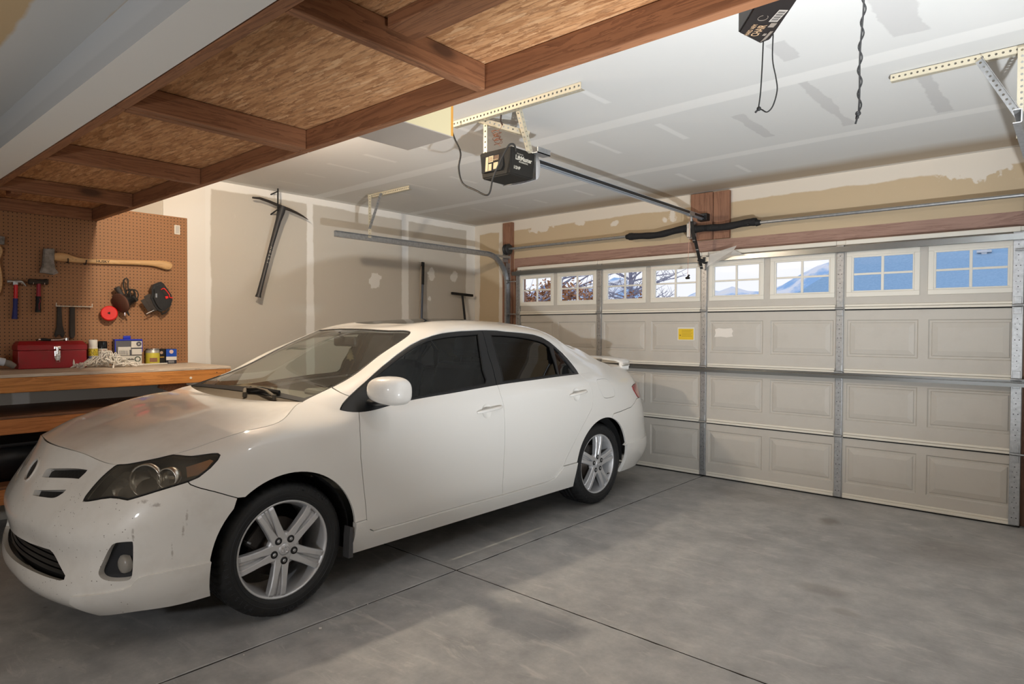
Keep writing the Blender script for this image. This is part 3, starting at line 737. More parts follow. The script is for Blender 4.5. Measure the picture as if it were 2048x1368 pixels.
# ---- hood, cowl, windscreen
full = lambda p: cat([(0, 0), (p.gu[-1], 0), (p.gu[-1], p.gv[-1]), (0, p.gv[-1])])
to_obj('hood', region_geo(pH, full(pH), sym='u0', gap=.0035, sp=.02, fold=.022), M_PAINTD, car, 'both')
to_obj('hood_gap_shade', region_geo(pB, cat([(0, VB-.016), (pB.tu[9], VB-.016), (pB.tu[9], VB), (0, VB)]), sym='u0', off=-.009, gap=0, fold=0, sp=.012), M_DARK, car, 'both')  # dark strips added under the hood gap to deepen its shade
to_obj('hood_gap_shade', region_geo(pH, cat([(0, 0), (pH.gu[-1], 0), (pH.gu[-1], .016), (0, .016)]), sym='u0', off=-.009, gap=0, fold=0, sp=.012), M_DARK, car, 'both')
to_obj('windscreen_cowl', region_geo(pK, full(pK), sym='u0', gap=0, sp=.015, fold=0, off=-.006), simple('dusty_black_cowl', rgb(88, 80, 68), .75), car, 'both')
to_obj('windscreen', region_geo(pW, full(pW), sym='u0', gap=.006, fold=0, sp=.03, off=-.004), M_GLASSW, car, 'both')
wo = cat([(0, 0), (pW.gu[-1], 0), (pW.gu[-1], pW.gv[-1]), (0, pW.gv[-1])]); e = .022
wi = [(0, .05), (pW.gu[-1]-.05, .045), (pW.gu[-1]-e, .09), (pW.gu[-1]-e, pW.gv[-1]-.05), (pW.gu[-1]-.05, pW.gv[-1]-e), (0, pW.gv[-1]-e)]
frit = cat([(0, 0), (pW.gu[-1], 0), (pW.gu[-1], pW.gv[-1]), (0, pW.gv[-1])], [(0, pW.gv[-1]-e)], wi[::-1][1:-1], [(0, .05)])
to_obj('windscreen_border', region_geo(pW, frit, sym='u0', gap=.003, fold=.008, sp=.02, off=-.0025), M_RUB, car, 'both')
to_obj('rear_window', region_geo(pQ, full(pQ), sym='u0', gap=.004, fold=0, sp=.04, off=-.003), M_GLASSR, car, 'both')

# ---- taillight, quarter, rear bumper, boot lid
TL = T([(1272.5, 764.8), (1266.5, 769), (1263.6, 773), (1266, 779), (1269.6, 785), (1273, 791), (1276.2, 795.5)])
u_tl = pB.tu[20]+.14
TLp = cat(TL, [(u_tl-.03, TL[-1, 1]+.005), (u_tl, TL[-1, 1]+.04), (u_tl, TL[0, 1]-.02), (u_tl-.03, TL[0, 1]+.005)])
t = NT('red_lamp_plastic'); t.set(Base_Color=rgb(150, 26, 30), Roughness=.12, Coat_Weight=1., Coat_Roughness=.03); M_TAIL = t.m
W_('taillight', region_geo(pB, TLp, off=.006, sp=.012, fold=.02), M_TAIL)
FUEL = T([(1193.7, 761), (1197, 772), (1202.4, 784.4), (1209, 795.5), (1224, 794.3), (1229.8, 789.4), (1225.6, 774.4), (1217.3, 761), (1209, 757.8), (1197.7, 758.5)])
FUELs = smooth_closed(FUEL, 4)
u_q = TL[0, 0]+.01
quarter = cat(L_DQ[::-1], RA[sk_r:ra_rb+1], L_RB[::-1], TL[::-1][1:], [(pB.tu[19]+.06, VB)])
seamq = lambda x: x[1] > VB-.002 and x[0] < pB.tu[18]+.002
W_('rear_quarter_panel', region_geo(pB, quarter, [FUELs], hole_gap=.0012, free=seamq), M_PAINT)
W_('fuel_filler_door', region_geo(pB, FUELs, gap=.0012, sp=.015), M_PAINT)
u_bl = TL[-1, 0]
rbump = cat(L_RB[::-1], [(u_bl+.05, TL[-1, 1]), (u_tl, TL[-1, 1]-.01), (UB, TL[-1, 1]-.06), (UB, 0)], [(pB.side([(-1.615, .21)])[0][0], 0)], RA[ra_rb:][::-1])
to_obj('rear_bumper', region_geo(pB, rbump, sym='u1', gap=.002), M_PAINT, car, 'both')
bootf = cat([(u_q+.02, TL[0, 1]+.01), (u_tl, TL[0, 1]), (u_tl, TL[-1, 1]), (UB, TL[-1, 1]-.055), (UB, VB), (pB.tu[19]+.075, VB)])
to_obj('trunk_lid', merge(region_geo(pD, full(pD), sym='u0', gap=.002, sp=.03), region_geo(pB, bootf, sym='u1', sp=.025, gap=.002)), M_PAINT, car, 'both')
LIPR = T([(1246.8, 890), (1290, 871)]); LIPR = cat(LIPR, [(UB, LIPR[1, 1]), (UB, 0), (pB.side([(-1.615, .21)])[0][0], 0)], RA[nearest(RA, LIPR[0]):][::-1])
to_obj('rear_skirt', region_geo(pB, LIPR, sym='u1', off=.012, gap=0, fold=.02), M_PAINT, car, 'both')
# ---- side skirts
skirt = cat([FA_R[sk_f]], [L_1[-1]], C_1[1:], L_S[1:], L_S2[1:], RA[:sk_r+1][::-1], [(RA[0, 0], 0), (FA_R[-1, 0], 0)], FA_R[sk_f+1:][::-1])
W_('side_skirt', region_geo(pB, skirt, off=.010, gap=.002, fold=.03), M_PAINT)

# ---- front bumper with its openings
def half_ring(vc, r, n=14, a0=-90, a1=90): return np.array([(max(0, r*math.cos(math.radians(a))), vc+r*math.sin(math.radians(a))) for a in np.linspace(a0, a1, n)])
EMv = T([(57, 938.6)])[0][1]
LGt = T([(60, 1087), (80, 1094), (99.6, 1100), (105.5, 1106), (117, 1128), (129.6, 1151.3), (127.5, 1158.5), (120, 1160), (104, 1156), (88, 1151), (76, 1146)])
v_top = LGt[0, 1]; v_bot = LGt[-1, 1]
LG = cat([(0, v_bot-.004)], LGt[::-1], [(0, v_top+.004)])
G1 = smooth_closed(T([(83.5, 954), (91.5, 939.8), (98, 936.6), (175, 940), (171, 945.2), (157.5, 957.8)]), 4, (0, 1, 2, 3, 4, 5))
G2 = smooth_closed(T([(64.8, 990.4), (69.6, 979.8), (132.6, 979.4), (126, 986.2), (108.4, 995.5), (86.4, 994.1)]), 4, (0, 1, 2, 3))
FOGp = smooth_closed(T([(224, 1089.8), (234.4, 1085.4), (260.7, 1083.2), (265.9, 1086.9), (266.3, 1113), (265, 1142.5), (262, 1155.7), (252, 1161.6), (227, 1162.7), (209.5, 1160), (199.2, 1152.8), (197.4, 1142.5), (205, 1125), (215.3, 1103)]), 3, (0, 4))
u_lip_end = pB.side([(1.655, .21)])[0][0]
bump = cat([(0, 0)], LG, half_ring(EMv, .047), [(0, VB)], [(u, VB) for u in np.linspace(0, HLu[5, 0], 16)][1:-1], HLu[5::-1], HLu[:16:-1], L_BF[1:], FA_F[fa_lip:-1][::-1], [(u_lip_end, 0)])
to_obj('front_bumper', region_geo(pB, bump, [G1, G2, FOGp], sym='u0', hole_gap=0, hole_fold=.035, fold=.02, sp=.018, gap=.0022), M_PAINTD, car, 'both')
# mesh in the upper openings and bars in the lower
t = NT('black_grille_mesh'); t.set(Base_Color=rgb(14, 14, 16), Roughness=.5)
w = t.node('ShaderNodeTexWave'); w.inputs['Scale'].default_value = 18; t.link(t.coord('Object', rot=(PI/4, 0, 0)), w.inputs['Vector']); w.bands_direction = 'Y'
w2 = t.node('ShaderNodeTexWave'); w2.inputs['Scale'].default_value = 18; t.link(t.coord('Object', rot=(-PI/4, 0, 0)), w2.inputs['Vector']); w2.bands_direction = 'Y'
g = t.math('MAXIMUM', w.outputs['Fac'], w2.outputs['Fac']); t.color(t.ramp(g, [(.90, rgb(5, 5, 6)), (.96, rgb(26, 26, 29))])); M_MESH = t.m
for hole in (G1, G2):
    W_('upper_grille_mesh', region_geo(pB, inset(hole, -.008), off=-.026, gap=0, fold=0, sp=.02), M_MESH)
LGb = inset(LG, -.03); LGb[:, 0] = np.where(LGb[:, 0] < .02, 0, LGb[:, 0])
lg = region_geo(pB, LGb, sym='u0', off=-.05, gap=0, fold=0, sp=.02)
grl = to_obj('lower_grille', lg, simple('black_grille', rgb(10, 10, 12), .5), car, 'both')
for k in range(4):
    f0 = .14+.21*k
    vv = v_bot+(v_top-v_bot)*f0; hi = vv+.016
    uu = np.interp(vv, LGt[::-1][:, 1][np.argsort(LGt[::-1][:, 1])], LGt[::-1][:, 0][np.argsort(LGt[::-1][:, 1])])
    ue = max(q[0] for q in LGt if abs(q[1]-vv) < .05)-.01
    bar = cat([(0, vv), (ue*(.97-.06*k), vv), (ue*(.96-.06*k), hi), (0, hi)])
    to_obj('grille_bar', region_geo(pB, bar, sym='u0', off=-.028, gap=0, fold=.02, sp=.012), simple('gloss_black_bar', rgb(20, 20, 22), .25) if k == 0 else bpy.data.materials['gloss_black_bar'], car, 'both')
to_obj('emblem_disc', region_geo(pB, half_ring(EMv, .044, 18), sym='u0', off=-.004, gap=0, fold=.01, sp=.01), simple('black_emblem', rgb(12, 12, 13), .6), car, 'both')
er = cat(half_ring(EMv, .052, 18), half_ring(EMv, .045, 18)[::-1])
to_obj('emblem_ring', region_geo(pB, er, sym='u0', off=.004, gap=0, fold=.01, sp=.008), M_PAINTD, car, 'both')
W_('fog_lamp_surround', region_geo(pB, inset(FOGp, -.002), off=-.032, gap=0, fold=0, sp=.015), simple('black_fog_bezel', rgb(22, 24, 30), .4))
# front lip pieces
LIPF = T([(146, 1191.5), (183, 1188), (219.7, 1182.8), (249, 1177), (263.7, 1170.3), (271, 1160), (278.3, 1154.2), (298.8, 1148.4), (360, 1135.5), (421, 1122.5)])
lipf = cat([(LIPF[0, 0]-.02, LIPF[0, 1]-.035)], LIPF, FA_F[:fa_lip][::-1], [(u_lip_end, 0), (LIPF[0, 0]+.02, 0)])
W_('front_lip', region_geo(pB, lipf, off=.011, gap=0, fold=.016, sp=.018), M_PAINTD)

# ---- headlights: hazy cover over a dark housing with bowls
t = NT('hazy_lamp_cover'); t.n.remove(t.b)
tr = t.node('ShaderNodeBsdfTransparent'); tr.inputs[0].default_value = (.82, .80, .76, 1)
pb = t.node('ShaderNodeBsdfPrincipled'); pb.inputs['Base Color'].default_value = rgb(112, 108, 100); pb.inputs['Roughness'].default_value = .3; pb.inputs['Coat Weight'].default_value = .8; pb.inputs['Coat Roughness'].default_value = .08
hz = t.ramp(t.noise(t.coord('Object'), 7., 4), [(.35, (.22, .22, .22)), (.7, (.5, .5, .5))]); mx = t.node('ShaderNodeMixShader')
t.link(hz, mx.inputs[0]); t.link(tr.outputs[0], mx.inputs[1]); t.link(pb.outputs[0], mx.inputs[2]); t.link(mx.outputs[0], t.out.inputs[0]); M_LENS = t.m
hlp = smooth_closed(HLu, 3, (0, 12, 21))
M_HLIN = simple('dark_lamp_housing', rgb(62, 58, 52), .5); M_REFL = simple('lamp_reflector', rgb(200, 196, 188), .22, .9)
M_AMB = simple('amber_reflector', rgb(196, 140, 96), .4)
for mir in (None, 'L'):
    hl = to_obj('headlight', region_geo(pB, hlp, off=.001, gap=.002, fold=.02, sp=.012), M_LENS, car, mir)
    to_obj('lamp_housing', region_geo(pB, inset(hlp, .004), off=-.055, gap=0, fold=0, sp=.02), M_HLIN, hl, mir)
    to_obj('lamp_rim', region_geo(pB, hlp, [inset(hlp, .007)], off=.002, gap=.002, hole_gap=0, fold=.012, sp=.01), M_RUB, hl, mir)
    def lamp_round(c, r, dep, off, mat, name, ring=None):
        uv = T([c])
        X, N = pB.at(uv[:, 0], uv[:, 1]); X = X[0]+N[0]*off; d = Vector((.80, .60, .04)).normalized()
        x = Vector((0, 0, 1)).cross(d).normalized(); M = Matrix((x, d.cross(x), d)).transposed().to_4x4(); M.translation = Vector(X)
        mb = MB(); prof = [(r*.15, -dep), (r*.6, -dep*.75), (r*.9, -dep*.3), (r, 0)]
        if ring: prof += [(r*1.0, ring), (r*1.13, ring), (r*1.13, -dep*.4)]
        mb.lathe(prof, M, 0, 28)
        if mir: mb.v = [(p[0], -p[1], p[2]) for p in mb.v]; mb.f = [f[::-1] for f in mb.f]
        return mb.build(name, mat, hl)
    lamp_round((285, 955), .062, .04, -.028, M_REFL, 'lamp_bowl', .006)
    lamp_round((338, 949), .038, .03, -.026, M_REFL, 'lamp_bowl', .03)
    lamp_round((232, 972), .044, .03, -.035, M_REFL, 'lamp_bowl')
    AMB = T([(371, 931), (420, 916), (427, 919), (414, 936), (396, 949), (374, 953)])
    to_obj('amber_marker', region_geo(pB, AMB, off=-.012, gap=0, fold=.01, sp=.012), M_AMB, hl, mir)
    # fog lamp bulb
    uv = T([(238, 1134)]); X, N = pB.at(uv[:, 0], uv[:, 1]); X = X[0]+N[0]*(-.028); d = Vector((1, .12, 0)).normalized(); x = Vector((0, 0, 1)).cross(d).normalized()
    M = Matrix((x, d.cross(x), d)).transposed().to_4x4(); M.translation = Vector(X)
    mb = MB(); mb.lathe([(.0005, .012), (.02, .010), (.034, .004), (.038, -.004), (.038, -.02)], M, 0, 24)
    if mir: mb.v = [(p[0], -p[1], p[2]) for p in mb.v]; mb.f = [f[::-1] for f in mb.f]
    mb.build('fog_lamp', simple('dusty_fog_glass', rgb(150, 146, 140), .3) if mir is None else bpy.data.materials['dusty_fog_glass'], car)
# ---- wheels
M_TYRE = NT('tyre_rubber'); M_TYRE.set(Base_Color=rgb(22, 23, 25), Roughness=.62)
M_TYRE.bump(M_TYRE.noise(M_TYRE.coord('Object'), 60, 3), .15, .004); M_TYRE = M_TYRE.m
M_TYRET = simple('tyre_lettering', rgb(40, 42, 47), .6)
M_DISC = simple('rusty_brake_disc', rgb(70, 62, 56), .5, .6)
M_NUT = simple('steel_nut', rgb(170, 170, 172), .3, .8)
def make_wheel(kid, a0, va=0):
    """wheel lying on its back: +z is the outer side"""
    w = empty(kid); 
    # tyre: turned profile, shoulder blocks cut every few degrees
    prof = [(.223, -.012), (.226, .000), (.236, .010), (.256, .0155), (.280, .013), (.296, .004), (.3055, -.010), (.3105, -.026), (.3126, -.046), (.3128, -.068), (.3065, -.070), (.3065, -.079), (.3130, -.081), (.3132, -.104), (.3068, -.106), (.3068, -.115), (.3132, -.117), (.3130, -.140), (.3065, -.142), (.3065, -.151), (.3128, -.153), (.3105, -.190), (.3055, -.206), (.28, -.226), (.235, -.222), (.223, -.205)]
    n = 240; V = []; F = []
    for (r, z) in prof:
        for j in range(n):
            rr = r; ph = j % 5
            if r > .300 and (z > -.068 or z < -.153): rr = r-(.0055 if ph == 0 else 0)
            elif r > .310: rr = r-(.004 if (j % 6) == 2 else 0)
            a = 2*PI*j/n; V.append((rr*math.cos(a), rr*math.sin(a), z))
    for i in range(len(prof)-1):
        for j in range(n): F.append((i*n+j, i*n+(j+1) % n, (i+1)*n+(j+1) % n, (i+1)*n+j))
    ty = mesh_obj('tyre', V, F, M_TYRE, w, True)
    mb = MB()
    for r, z in ((.262, .0158), (.243, .0133)):
        mb.lathe([(r-.0012, z-.001), (r-.0006, z+.0012), (r+.0006, z+.0012), (r+.0012, z-.001)], None, 0, 90)
    for word, ac in (('SUMITOMO', 62), ('P215/45R17', 205), ('SUMITOMO', 285)):
        for k, ch in enumerate(word):
            a = math.radians(ac+(len(word)/2-k-.5)*6.2); M = Matrix.Translation((.279*math.cos(a), .279*math.sin(a), .0146)) @ Matrix.Rotation(a-PI/2, 4, 'Z')
            add_text(mb, ch, .027, M, 0, .01, 1.15)
    mb.build('sidewall_lettering', M_TYRET, ty)
    # rim
    mb = MB()
    mb.lathe([(.224, -.010), (.2285, -.004), (.2265, .0015), (.221, .0015), (.216, -.004), (.213, -.014), (.207, -.030), (.200, -.060), (.197, -.115), (.205, -.205), (.222, -.212)], None, 0, 72)
    mb.lathe([(.0, .0), (.030, .0), (.066, -.002), (.078, -.008), (.080, -.030)], None, 0, 40)
    rim = mb.build('alloy_rim', M_ALLOY, w)
    for k in range(5):
        a = math.radians(a0+72*k); R = Matrix.Rotation(a, 4, 'Z'); mb = MB()
        st = [(.045, .0, .017, .0215), (.075, .001, .0185, .0185), (.12, .004, .0225, .0145), (.17, .006, .027, .0135), (.205, .003, .0305, .0135), (.218, -.004, .032, .0135)]   # radius, height, bar centre, bar half width
        for sg in (-1, 1):
            Vs = []; Fs = []
            for (r, z, c, hw) in st:
                ci = c*sg
                sec = [(ci-hw, -.030), (ci-hw, z-.005), (ci-hw+.004, z), (ci+hw-.004, z), (ci+hw, z-.005), (ci+hw, -.030)]
                inner = [(min(max(y, 0) if sg > 0 else y, 9), zz) for y, zz in sec]
                Vs += [(r, y, zz) for y, zz in sec]
            for i in range(len(st)-1):
                for j in range(5): Fs.append((i*6+j, (i+1)*6+j, (i+1)*6+j+1, i*6+j+1))
            mb.add(Vs, [f[::-1] for f in Fs], 0, False, R)
        Vs = []; Fs = []
        for (r, z, c, hw) in st:
            Vs += [(r, -c, z-.012), (r, -.003, z-.013), (r, 0, z-.006), (r, .003, z-.013), (r, c, z-.012)]
        for i in range(len(st)-1):
            for j in range(4): Fs.append((i*5+j, i*5+j+1, (i+1)*5+j+1, (i+1)*5+j))
        mb.add(Vs, [f[::-1] for f in Fs], 0, False, R)
        mb.build('spoke', M_ALLOY, rim)
        b = a+math.radians(8); M = Matrix.Translation((.0525*math.cos(b), .0525*math.sin(b), 0)); mb = MB()
        mb.lathe([(.0178, .0), (.0172, .0022), (.0095, .0022)], M, 1, 18)
        mb.lathe([(.0, .008), (.006, .0075), (.0088, .005), (.0092, -.004)], M, 0, 6, False)
        mb.build('wheel_nut', [M_NUT, M_RUB], rim)
    mb = MB(); mb.lathe([(.0, .008), (.018, .0075), (.026, .005), (.029, 0), (.029, -.004)], None, 0, 32)
    cap = mb.build('centre_cap', M_ALLOY, w); mb = MB()
    def ell(rx, ry, cx=0, cy=0, n=28): return [(cx+rx*math.cos(2*PI*q/n), cy+ry*math.sin(2*PI*q/n), .0085) for q in range(n+1)]
    for e in (ell(.0205, .0145), ell(.0062, .0135), ell(.0125, .0055, 0, .0072)): mb.tube(e, .0014, 0, 6, False)
    mb.build('cap_emblem', M_CHROME, cap).rotation_euler = (0, 0, 0)
    mb = MB(); mb.lathe([(.0, -.05), (.05, -.05), (.075, -.058), (.075, -.075), (.135, -.075), (.135, -.10), (.0, -.10)], None, 0, 40); mb.build('brake_disc', M_DISC, w)
    mb = MB(); mb.box((.085, -.075, -.12), (.155, .075, -.05), 0, .012); o = mb.build('brake_calliper', simple('dark_cast_iron', rgb(44, 40, 38), .6), w); o.rotation_euler = (0, 0, 2.4)
    mb = MB(); mb.cyl((.196, .03, -.02), (.180, .03, .004), .0042, 0, 8); mb.cyl((.186, .03, -.005), (.178, .03, .008), .0052, 1, 8); o = mb.build('tyre_valve', [M_RUB, M_NUT], w); o.rotation_euler = (0, 0, math.radians(va))
    return w
def place_wheel(w, x, side):
    w.parent = car
    # wheel frame: local x -> car forward, y -> up, z -> outwards (left)
    M = Matrix(((1, 0, 0), (0, 0, 1), (0, 1, 0))).to_4x4() if side > 0 else Matrix(((-1, 0, 0), (0, 0, -1), (0, 1, 0))).to_4x4()
    M.translation = (x, side*.803, .3128); w.matrix_local = M
# x -> forward, y -> up, z -> left needs a left-handed frame: spokes run the other way round, so angles are mirrored
def wheel_at(x, side, ang, va=40):
    w = make_wheel('wheel', ang, va); w.parent = car
    R = Matrix(((-1, 0, 0), (0, 0, 1), (0, 1, 0))).to_4x4() if side > 0 else Matrix(((1, 0, 0), (0, 0, -1), (0, 1, 0))).to_4x4()
    R.translation = (x, side*.803, .3128); w.matrix_local = R; return w
wheel_at(1.30, 1, 180+8, 148); wheel_at(-1.30, 1, 86, -42); wheel_at(1.30, -1, 20); wheel_at(-1.30, -1, 50)
for cx in (1.30, -1.30):
    for sy in (1, -1):
        V = []; F = []; n = 26; ys = (.80, .77, .52)
        for y in ys:
            for k in range(n):
                a = math.radians(-6+192*k/(n-1)); r = .352
                V.append((cx+r*math.cos(a), sy*y, .323+r*math.sin(a)))
        for i in range(2):
            for k in range(n-1): F.append((i*n+k, i*n+k+1, (i+1)*n+k+1, (i+1)*n+k))
        F.append(tuple(2*n+k for k in range(n)))
        mesh_obj('wheel_arch_liner', V, F, M_DARK, car, False)
# mud flap behind the front wheel
for sy in (1, -1):
    mb = MB(); mb.prism([(0, .195), (.0, .345), (.016, .35), (.022, .30), (.026, .195)], 0, .05, 0)
    M = frame_matrix((.955, sy*.85, .0) if sy > 0 else (.955, -.80, .0), (1, 0, 0), (0, 0, 1))
    mb.v = [tuple(M @ Vector(p)) for p in mb.v]; mb.build('mud_flap', simple('grey_mud_flap', rgb(66, 66, 68), .7) if sy > 0 else bpy.data.materials['grey_mud_flap'], car)
# floor pan and inner skins
mb = MB(); mb.prism([(2.0, 0), (1.93, .5), (1.75, .70), (1.68, .52), (.93, .52), (.93, .76), (-.93, .76), (-.93, .52), (-1.68, .52), (-1.8, .68), (-2.1, .5), (-2.2, 0), (-2.1, -.5), (-1.8, -.68), (-1.68, -.52), (-.93, -.52), (-.93, -.76), (.93, -.76), (.93, -.52), (1.68, -.52), (1.75, -.70), (1.93, -.5)], .21, .225); mb.box((-.95, -.70, .215), (.95, .70, .26)); mb.box((1.0, -.5, .215), (1.9, .5, .7)); mb.box((-2.1, -.5, .215), (-1.0, .5, .8)); mb.build('floor_pan', M_DARK, car)
dv = pB.gv[-1]
skin = [(pB.tu[9]+.1, .36), (pB.tu[15]+.05, .36), (pB.tu[15]+.05, dv-.004), (pB.tu[9]+.1, dv-.004)]
W_('door_lining', region_geo(pB, np.array(skin), off=-.045, gap=0, fold=0, sp=.05), M_INT)
# ---- cabin
mb = MB(); mb.prism([(1.10, .93), (.98, .958), (.78, .965), (.66, .945), (.60, .88), (.62, .70), (.75, .60), (1.10, .60)], -.70, .70, 0)
M = Matrix(((1, 0, 0), (0, 0, 1), (0, 1, 0))).to_4x4()
mb.v = [tuple(M @ Vector(p)) for p in mb.v]; mb.f = [f[::-1] for f in mb.f]
mb.box((.70, .18, .955), (.84, .56, .995), 0, .02); mb.build('dashboard', M_DASH, car)
mb = MB(); c = Vector((.47, .36, .90)); ax = Vector((-.93, 0, .36)).normalized(); x = Vector((0, 1, 0)); y = ax.cross(x)
mb.tube([c+x*(.185*math.cos(2*PI*k/36))+y*(.185*math.sin(2*PI*k/36)) for k in range(37)], .015, 0, 8, False); mb.cyl(c-ax*.01, c+ax*.03, .07); mb.beam(c-x*.18, c+x*.18, .03, .015, 0); mb.beam(c, c-ax*.2, .06, .06, 0)
mb.build('steering_wheel', M_BLACK, car)
def seat(name, x, y, w):
    s = MB(); s.box((x-.05, y-w/2, .42), (x+.47, y+w/2, .58), 0, .05); o = s.build(name, M_SEAT, car)
    s = MB(); Mx = Matrix.Translation((x, y, .52)) @ Matrix.Rotation(-.3, 4, 'Y'); s.box((-.08, -w/2, 0), (.07, w/2, .62), 0, .06, Mx, 3); s.build('backrest', M_SEAT, o)
    return o, Mx
for y in (.36, -.36):
    o, Mx = seat('front_seat', -.12, y, .50)
    s = MB(); s.box((-.06, -.135, .66), (.045, .135, .86), 0, .045, Mx, 3); s.cyl(Mx @ Vector((0, .05, .58)), Mx @ Vector((0, .05, .68)), .007); s.cyl(Mx @ Vector((0, -.05, .58)), Mx @ Vector((0, -.05, .68)), .007); s.build('headrest', M_SEAT, o)
o, Mx = seat('rear_bench', -.98, 0, 1.24)
for y in (.34, -.34):
    s = MB(); s.box((-.055, y-.12, .60), (.04, y+.12, .74), 0, .04, Mx, 3); s.build('headrest', M_SEAT, o)
mb = MB(); mb.box((-1.75, -.66, .93), (-1.12, .66, .97)); mb.build('parcel_shelf', M_SEAT, car)
# inner mirror
P0 = CAM; 
def at_car_y(px, y):
    d = CF+CR*(px[0]-1024)/FPX-CU*(px[1]-684)/FPX; k = (CAR_X0+y-CAM[0])/d[0]; w = CAM+d*k; return Vector((CAR_Y0-w[1], w[0]-CAR_X0, w[2]))
im = Vector((.43, .0, 1.262))
mb = MB(); mb.box((im.x-.02, -.12, im.z-.032), (im.x+.015, .12, im.z+.032), 0, .014); mb.cyl(im, im+Vector((.05, 0, .055)), .012); mb.build('inner_mirror', M_BLACK, car)
# ---- door mirror (the photo shows the near one only)
for sy in (1,):
    V = []; F = []; nu, nv = 28, 18
    cx, cy, cz = .835, .985, 1.037
    for i in range(nv+1):
        a = -PI/2+PI*i/nv
        for j in range(nu):
            b = 2*PI*j/nu
            se = lambda v, e: math.copysign(abs(v)**e, v)
            p = Vector((se(math.cos(a), .62)*se(math.cos(b), .75)*.085, se(math.cos(a), .62)*se(math.sin(b), .62)*.119, se(math.sin(a), .70)*.069))
            if p.x < 0: p.x *= .45
            p.z *= 1+.10*p.y/.115; p.z += -.006*(p.y/.115); p.x -= .02*(p.y/.115)**2+.016*p.y/.115
            if p.y < 0: p.z = p.z*(1-.18*(p.y/.115)**2)-.010*(p.y/.115)**2
            V.append((cx+p.x, sy*(cy+p.y), cz+p.z))
    for i in range(nv):
        for j in range(nu):
            f = (i*nu+j, i*nu+(j+1) % nu, (i+1)*nu+(j+1) % nu, (i+1)*nu+j); F.append(f if sy > 0 else f[::-1])
    dm = mesh_obj('door_mirror', V, F, M_PAINTD, car, True)
    mb = MB(); mb.box((.785, min(sy*.90, sy*1.09), .990), (.797, max(sy*.90, sy*1.09), 1.08), 0, .004); mb.build('mirror_glass', simple('mirror_glass', rgb(200, 205, 208), .03, 1.) if sy > 0 else bpy.data.materials['mirror_glass'], dm)
    mb = MB(); mb.tube([(.80, sy*.79, .962), (.82, sy*.86, .962), (.83, sy*.93, .972), (.835, sy*.99, .982)], [.04, .032, .03, .045], 0, 14, True, True, .5); mb.build('mirror_arm', M_BLACK, dm)
# ---- wipers
for bl, arm in ((((447, 770), (470, 773.5), (505, 778)), ((434, 758), (443, 777), (458, 786), (489, 794))), (((488, 773), (520, 780), (561, 788.5)), ((500, 772), (517, 783), (534, 794), (548, 800)))):
    uv = pW.trace(bl); X, N = pW.at(uv[:, 0], uv[:, 1]); sgn = np.sign(N[:, 2:3])
    Pb = [Vector(a+n*s*.012) for a, n, s in zip(X, N, sgn)]
    mb = MB(); mb.tube(Pb, .0075, 0, 6, True, False, 1.6); wo_ = mb.build('wiper_blade', M_RUB, car)
    mid = Pb[1]; tops = []
    for q in arm[1:-1]:
        d = CF+CR*(q[0]-1024)/FPX-CU*(q[1]-684)/FPX
        tops.append(q)
    uvk = pK.trace([arm[-1]]); Xk, Nk = pK.at(uvk[:, 0], uvk[:, 1]); e = Vector(Xk[0])+Vector((0, 0, .02)); st = Pb[0] if bl[0][0] < 460 else Pb[0]
    uv2 = pW.trace(arm[1:2]); X2, N2 = pW.at(uv2[:, 0], uv2[:, 1]); m2 = Vector(X2[0])+Vector((.01, 0, .022))
    mb = MB(); mb.tube([st+Vector((0, 0, .012)), m2, m2*.45+e*.55+Vector((0, 0, .012)), e], [.005, .007, .010, .011], 0, 8, True, True, .6); mb.cyl(e+Vector((0, 0, .008)), e-Vector((0, 0, .02)), .011)
    mb.build('wiper_arm', simple('dusty_wiper', rgb(84, 76, 64), .7) if 'dusty_wiper' not in bpy.data.materials else bpy.data.materials['dusty_wiper'], car)
# ---- boot spoiler
V = []; F = []; sec = [(.09, -.008), (.06, .006), (.0, .012), (-.07, .012), (-.095, .004), (-.09, -.010), (.0, -.012)]
st = [(-.66, -.045, .6), (-.645, -.012, .9), (-.60, 0, 1), (-.4, .012, 1), (0, .018, 1), (.4, .012, 1), (.60, 0, 1), (.645, -.012, .9), (.66, -.045, .6)]
for (y, dz, k) in st:
    for (x, z) in sec: V.append((-1.935-.10*(1-(y/.66)**2)+x*k, y, 1.098+dz+z*k-.012))
n = len(sec)
for i in range(len(st)-1):
    for j in range(n): F.append((i*n+j, i*n+(j+1) % n, (i+1)*n+(j+1) % n, (i+1)*n+j))
F += [tuple(range(n)), tuple(range((len(st)-1)*n, len(st)*n))[::-1]]
sp_ = mesh_obj('rear_spoiler', V, F, M_PAINT, car, False)
for p in sp_.data.polygons: p.use_smooth = True
for y in (-.635, .635): MB().box((-2.0, y-.018, 1.00), (-1.88, y+.018, 1.082), 0, .012).build('spoiler_foot', M_PAINT, sp_)
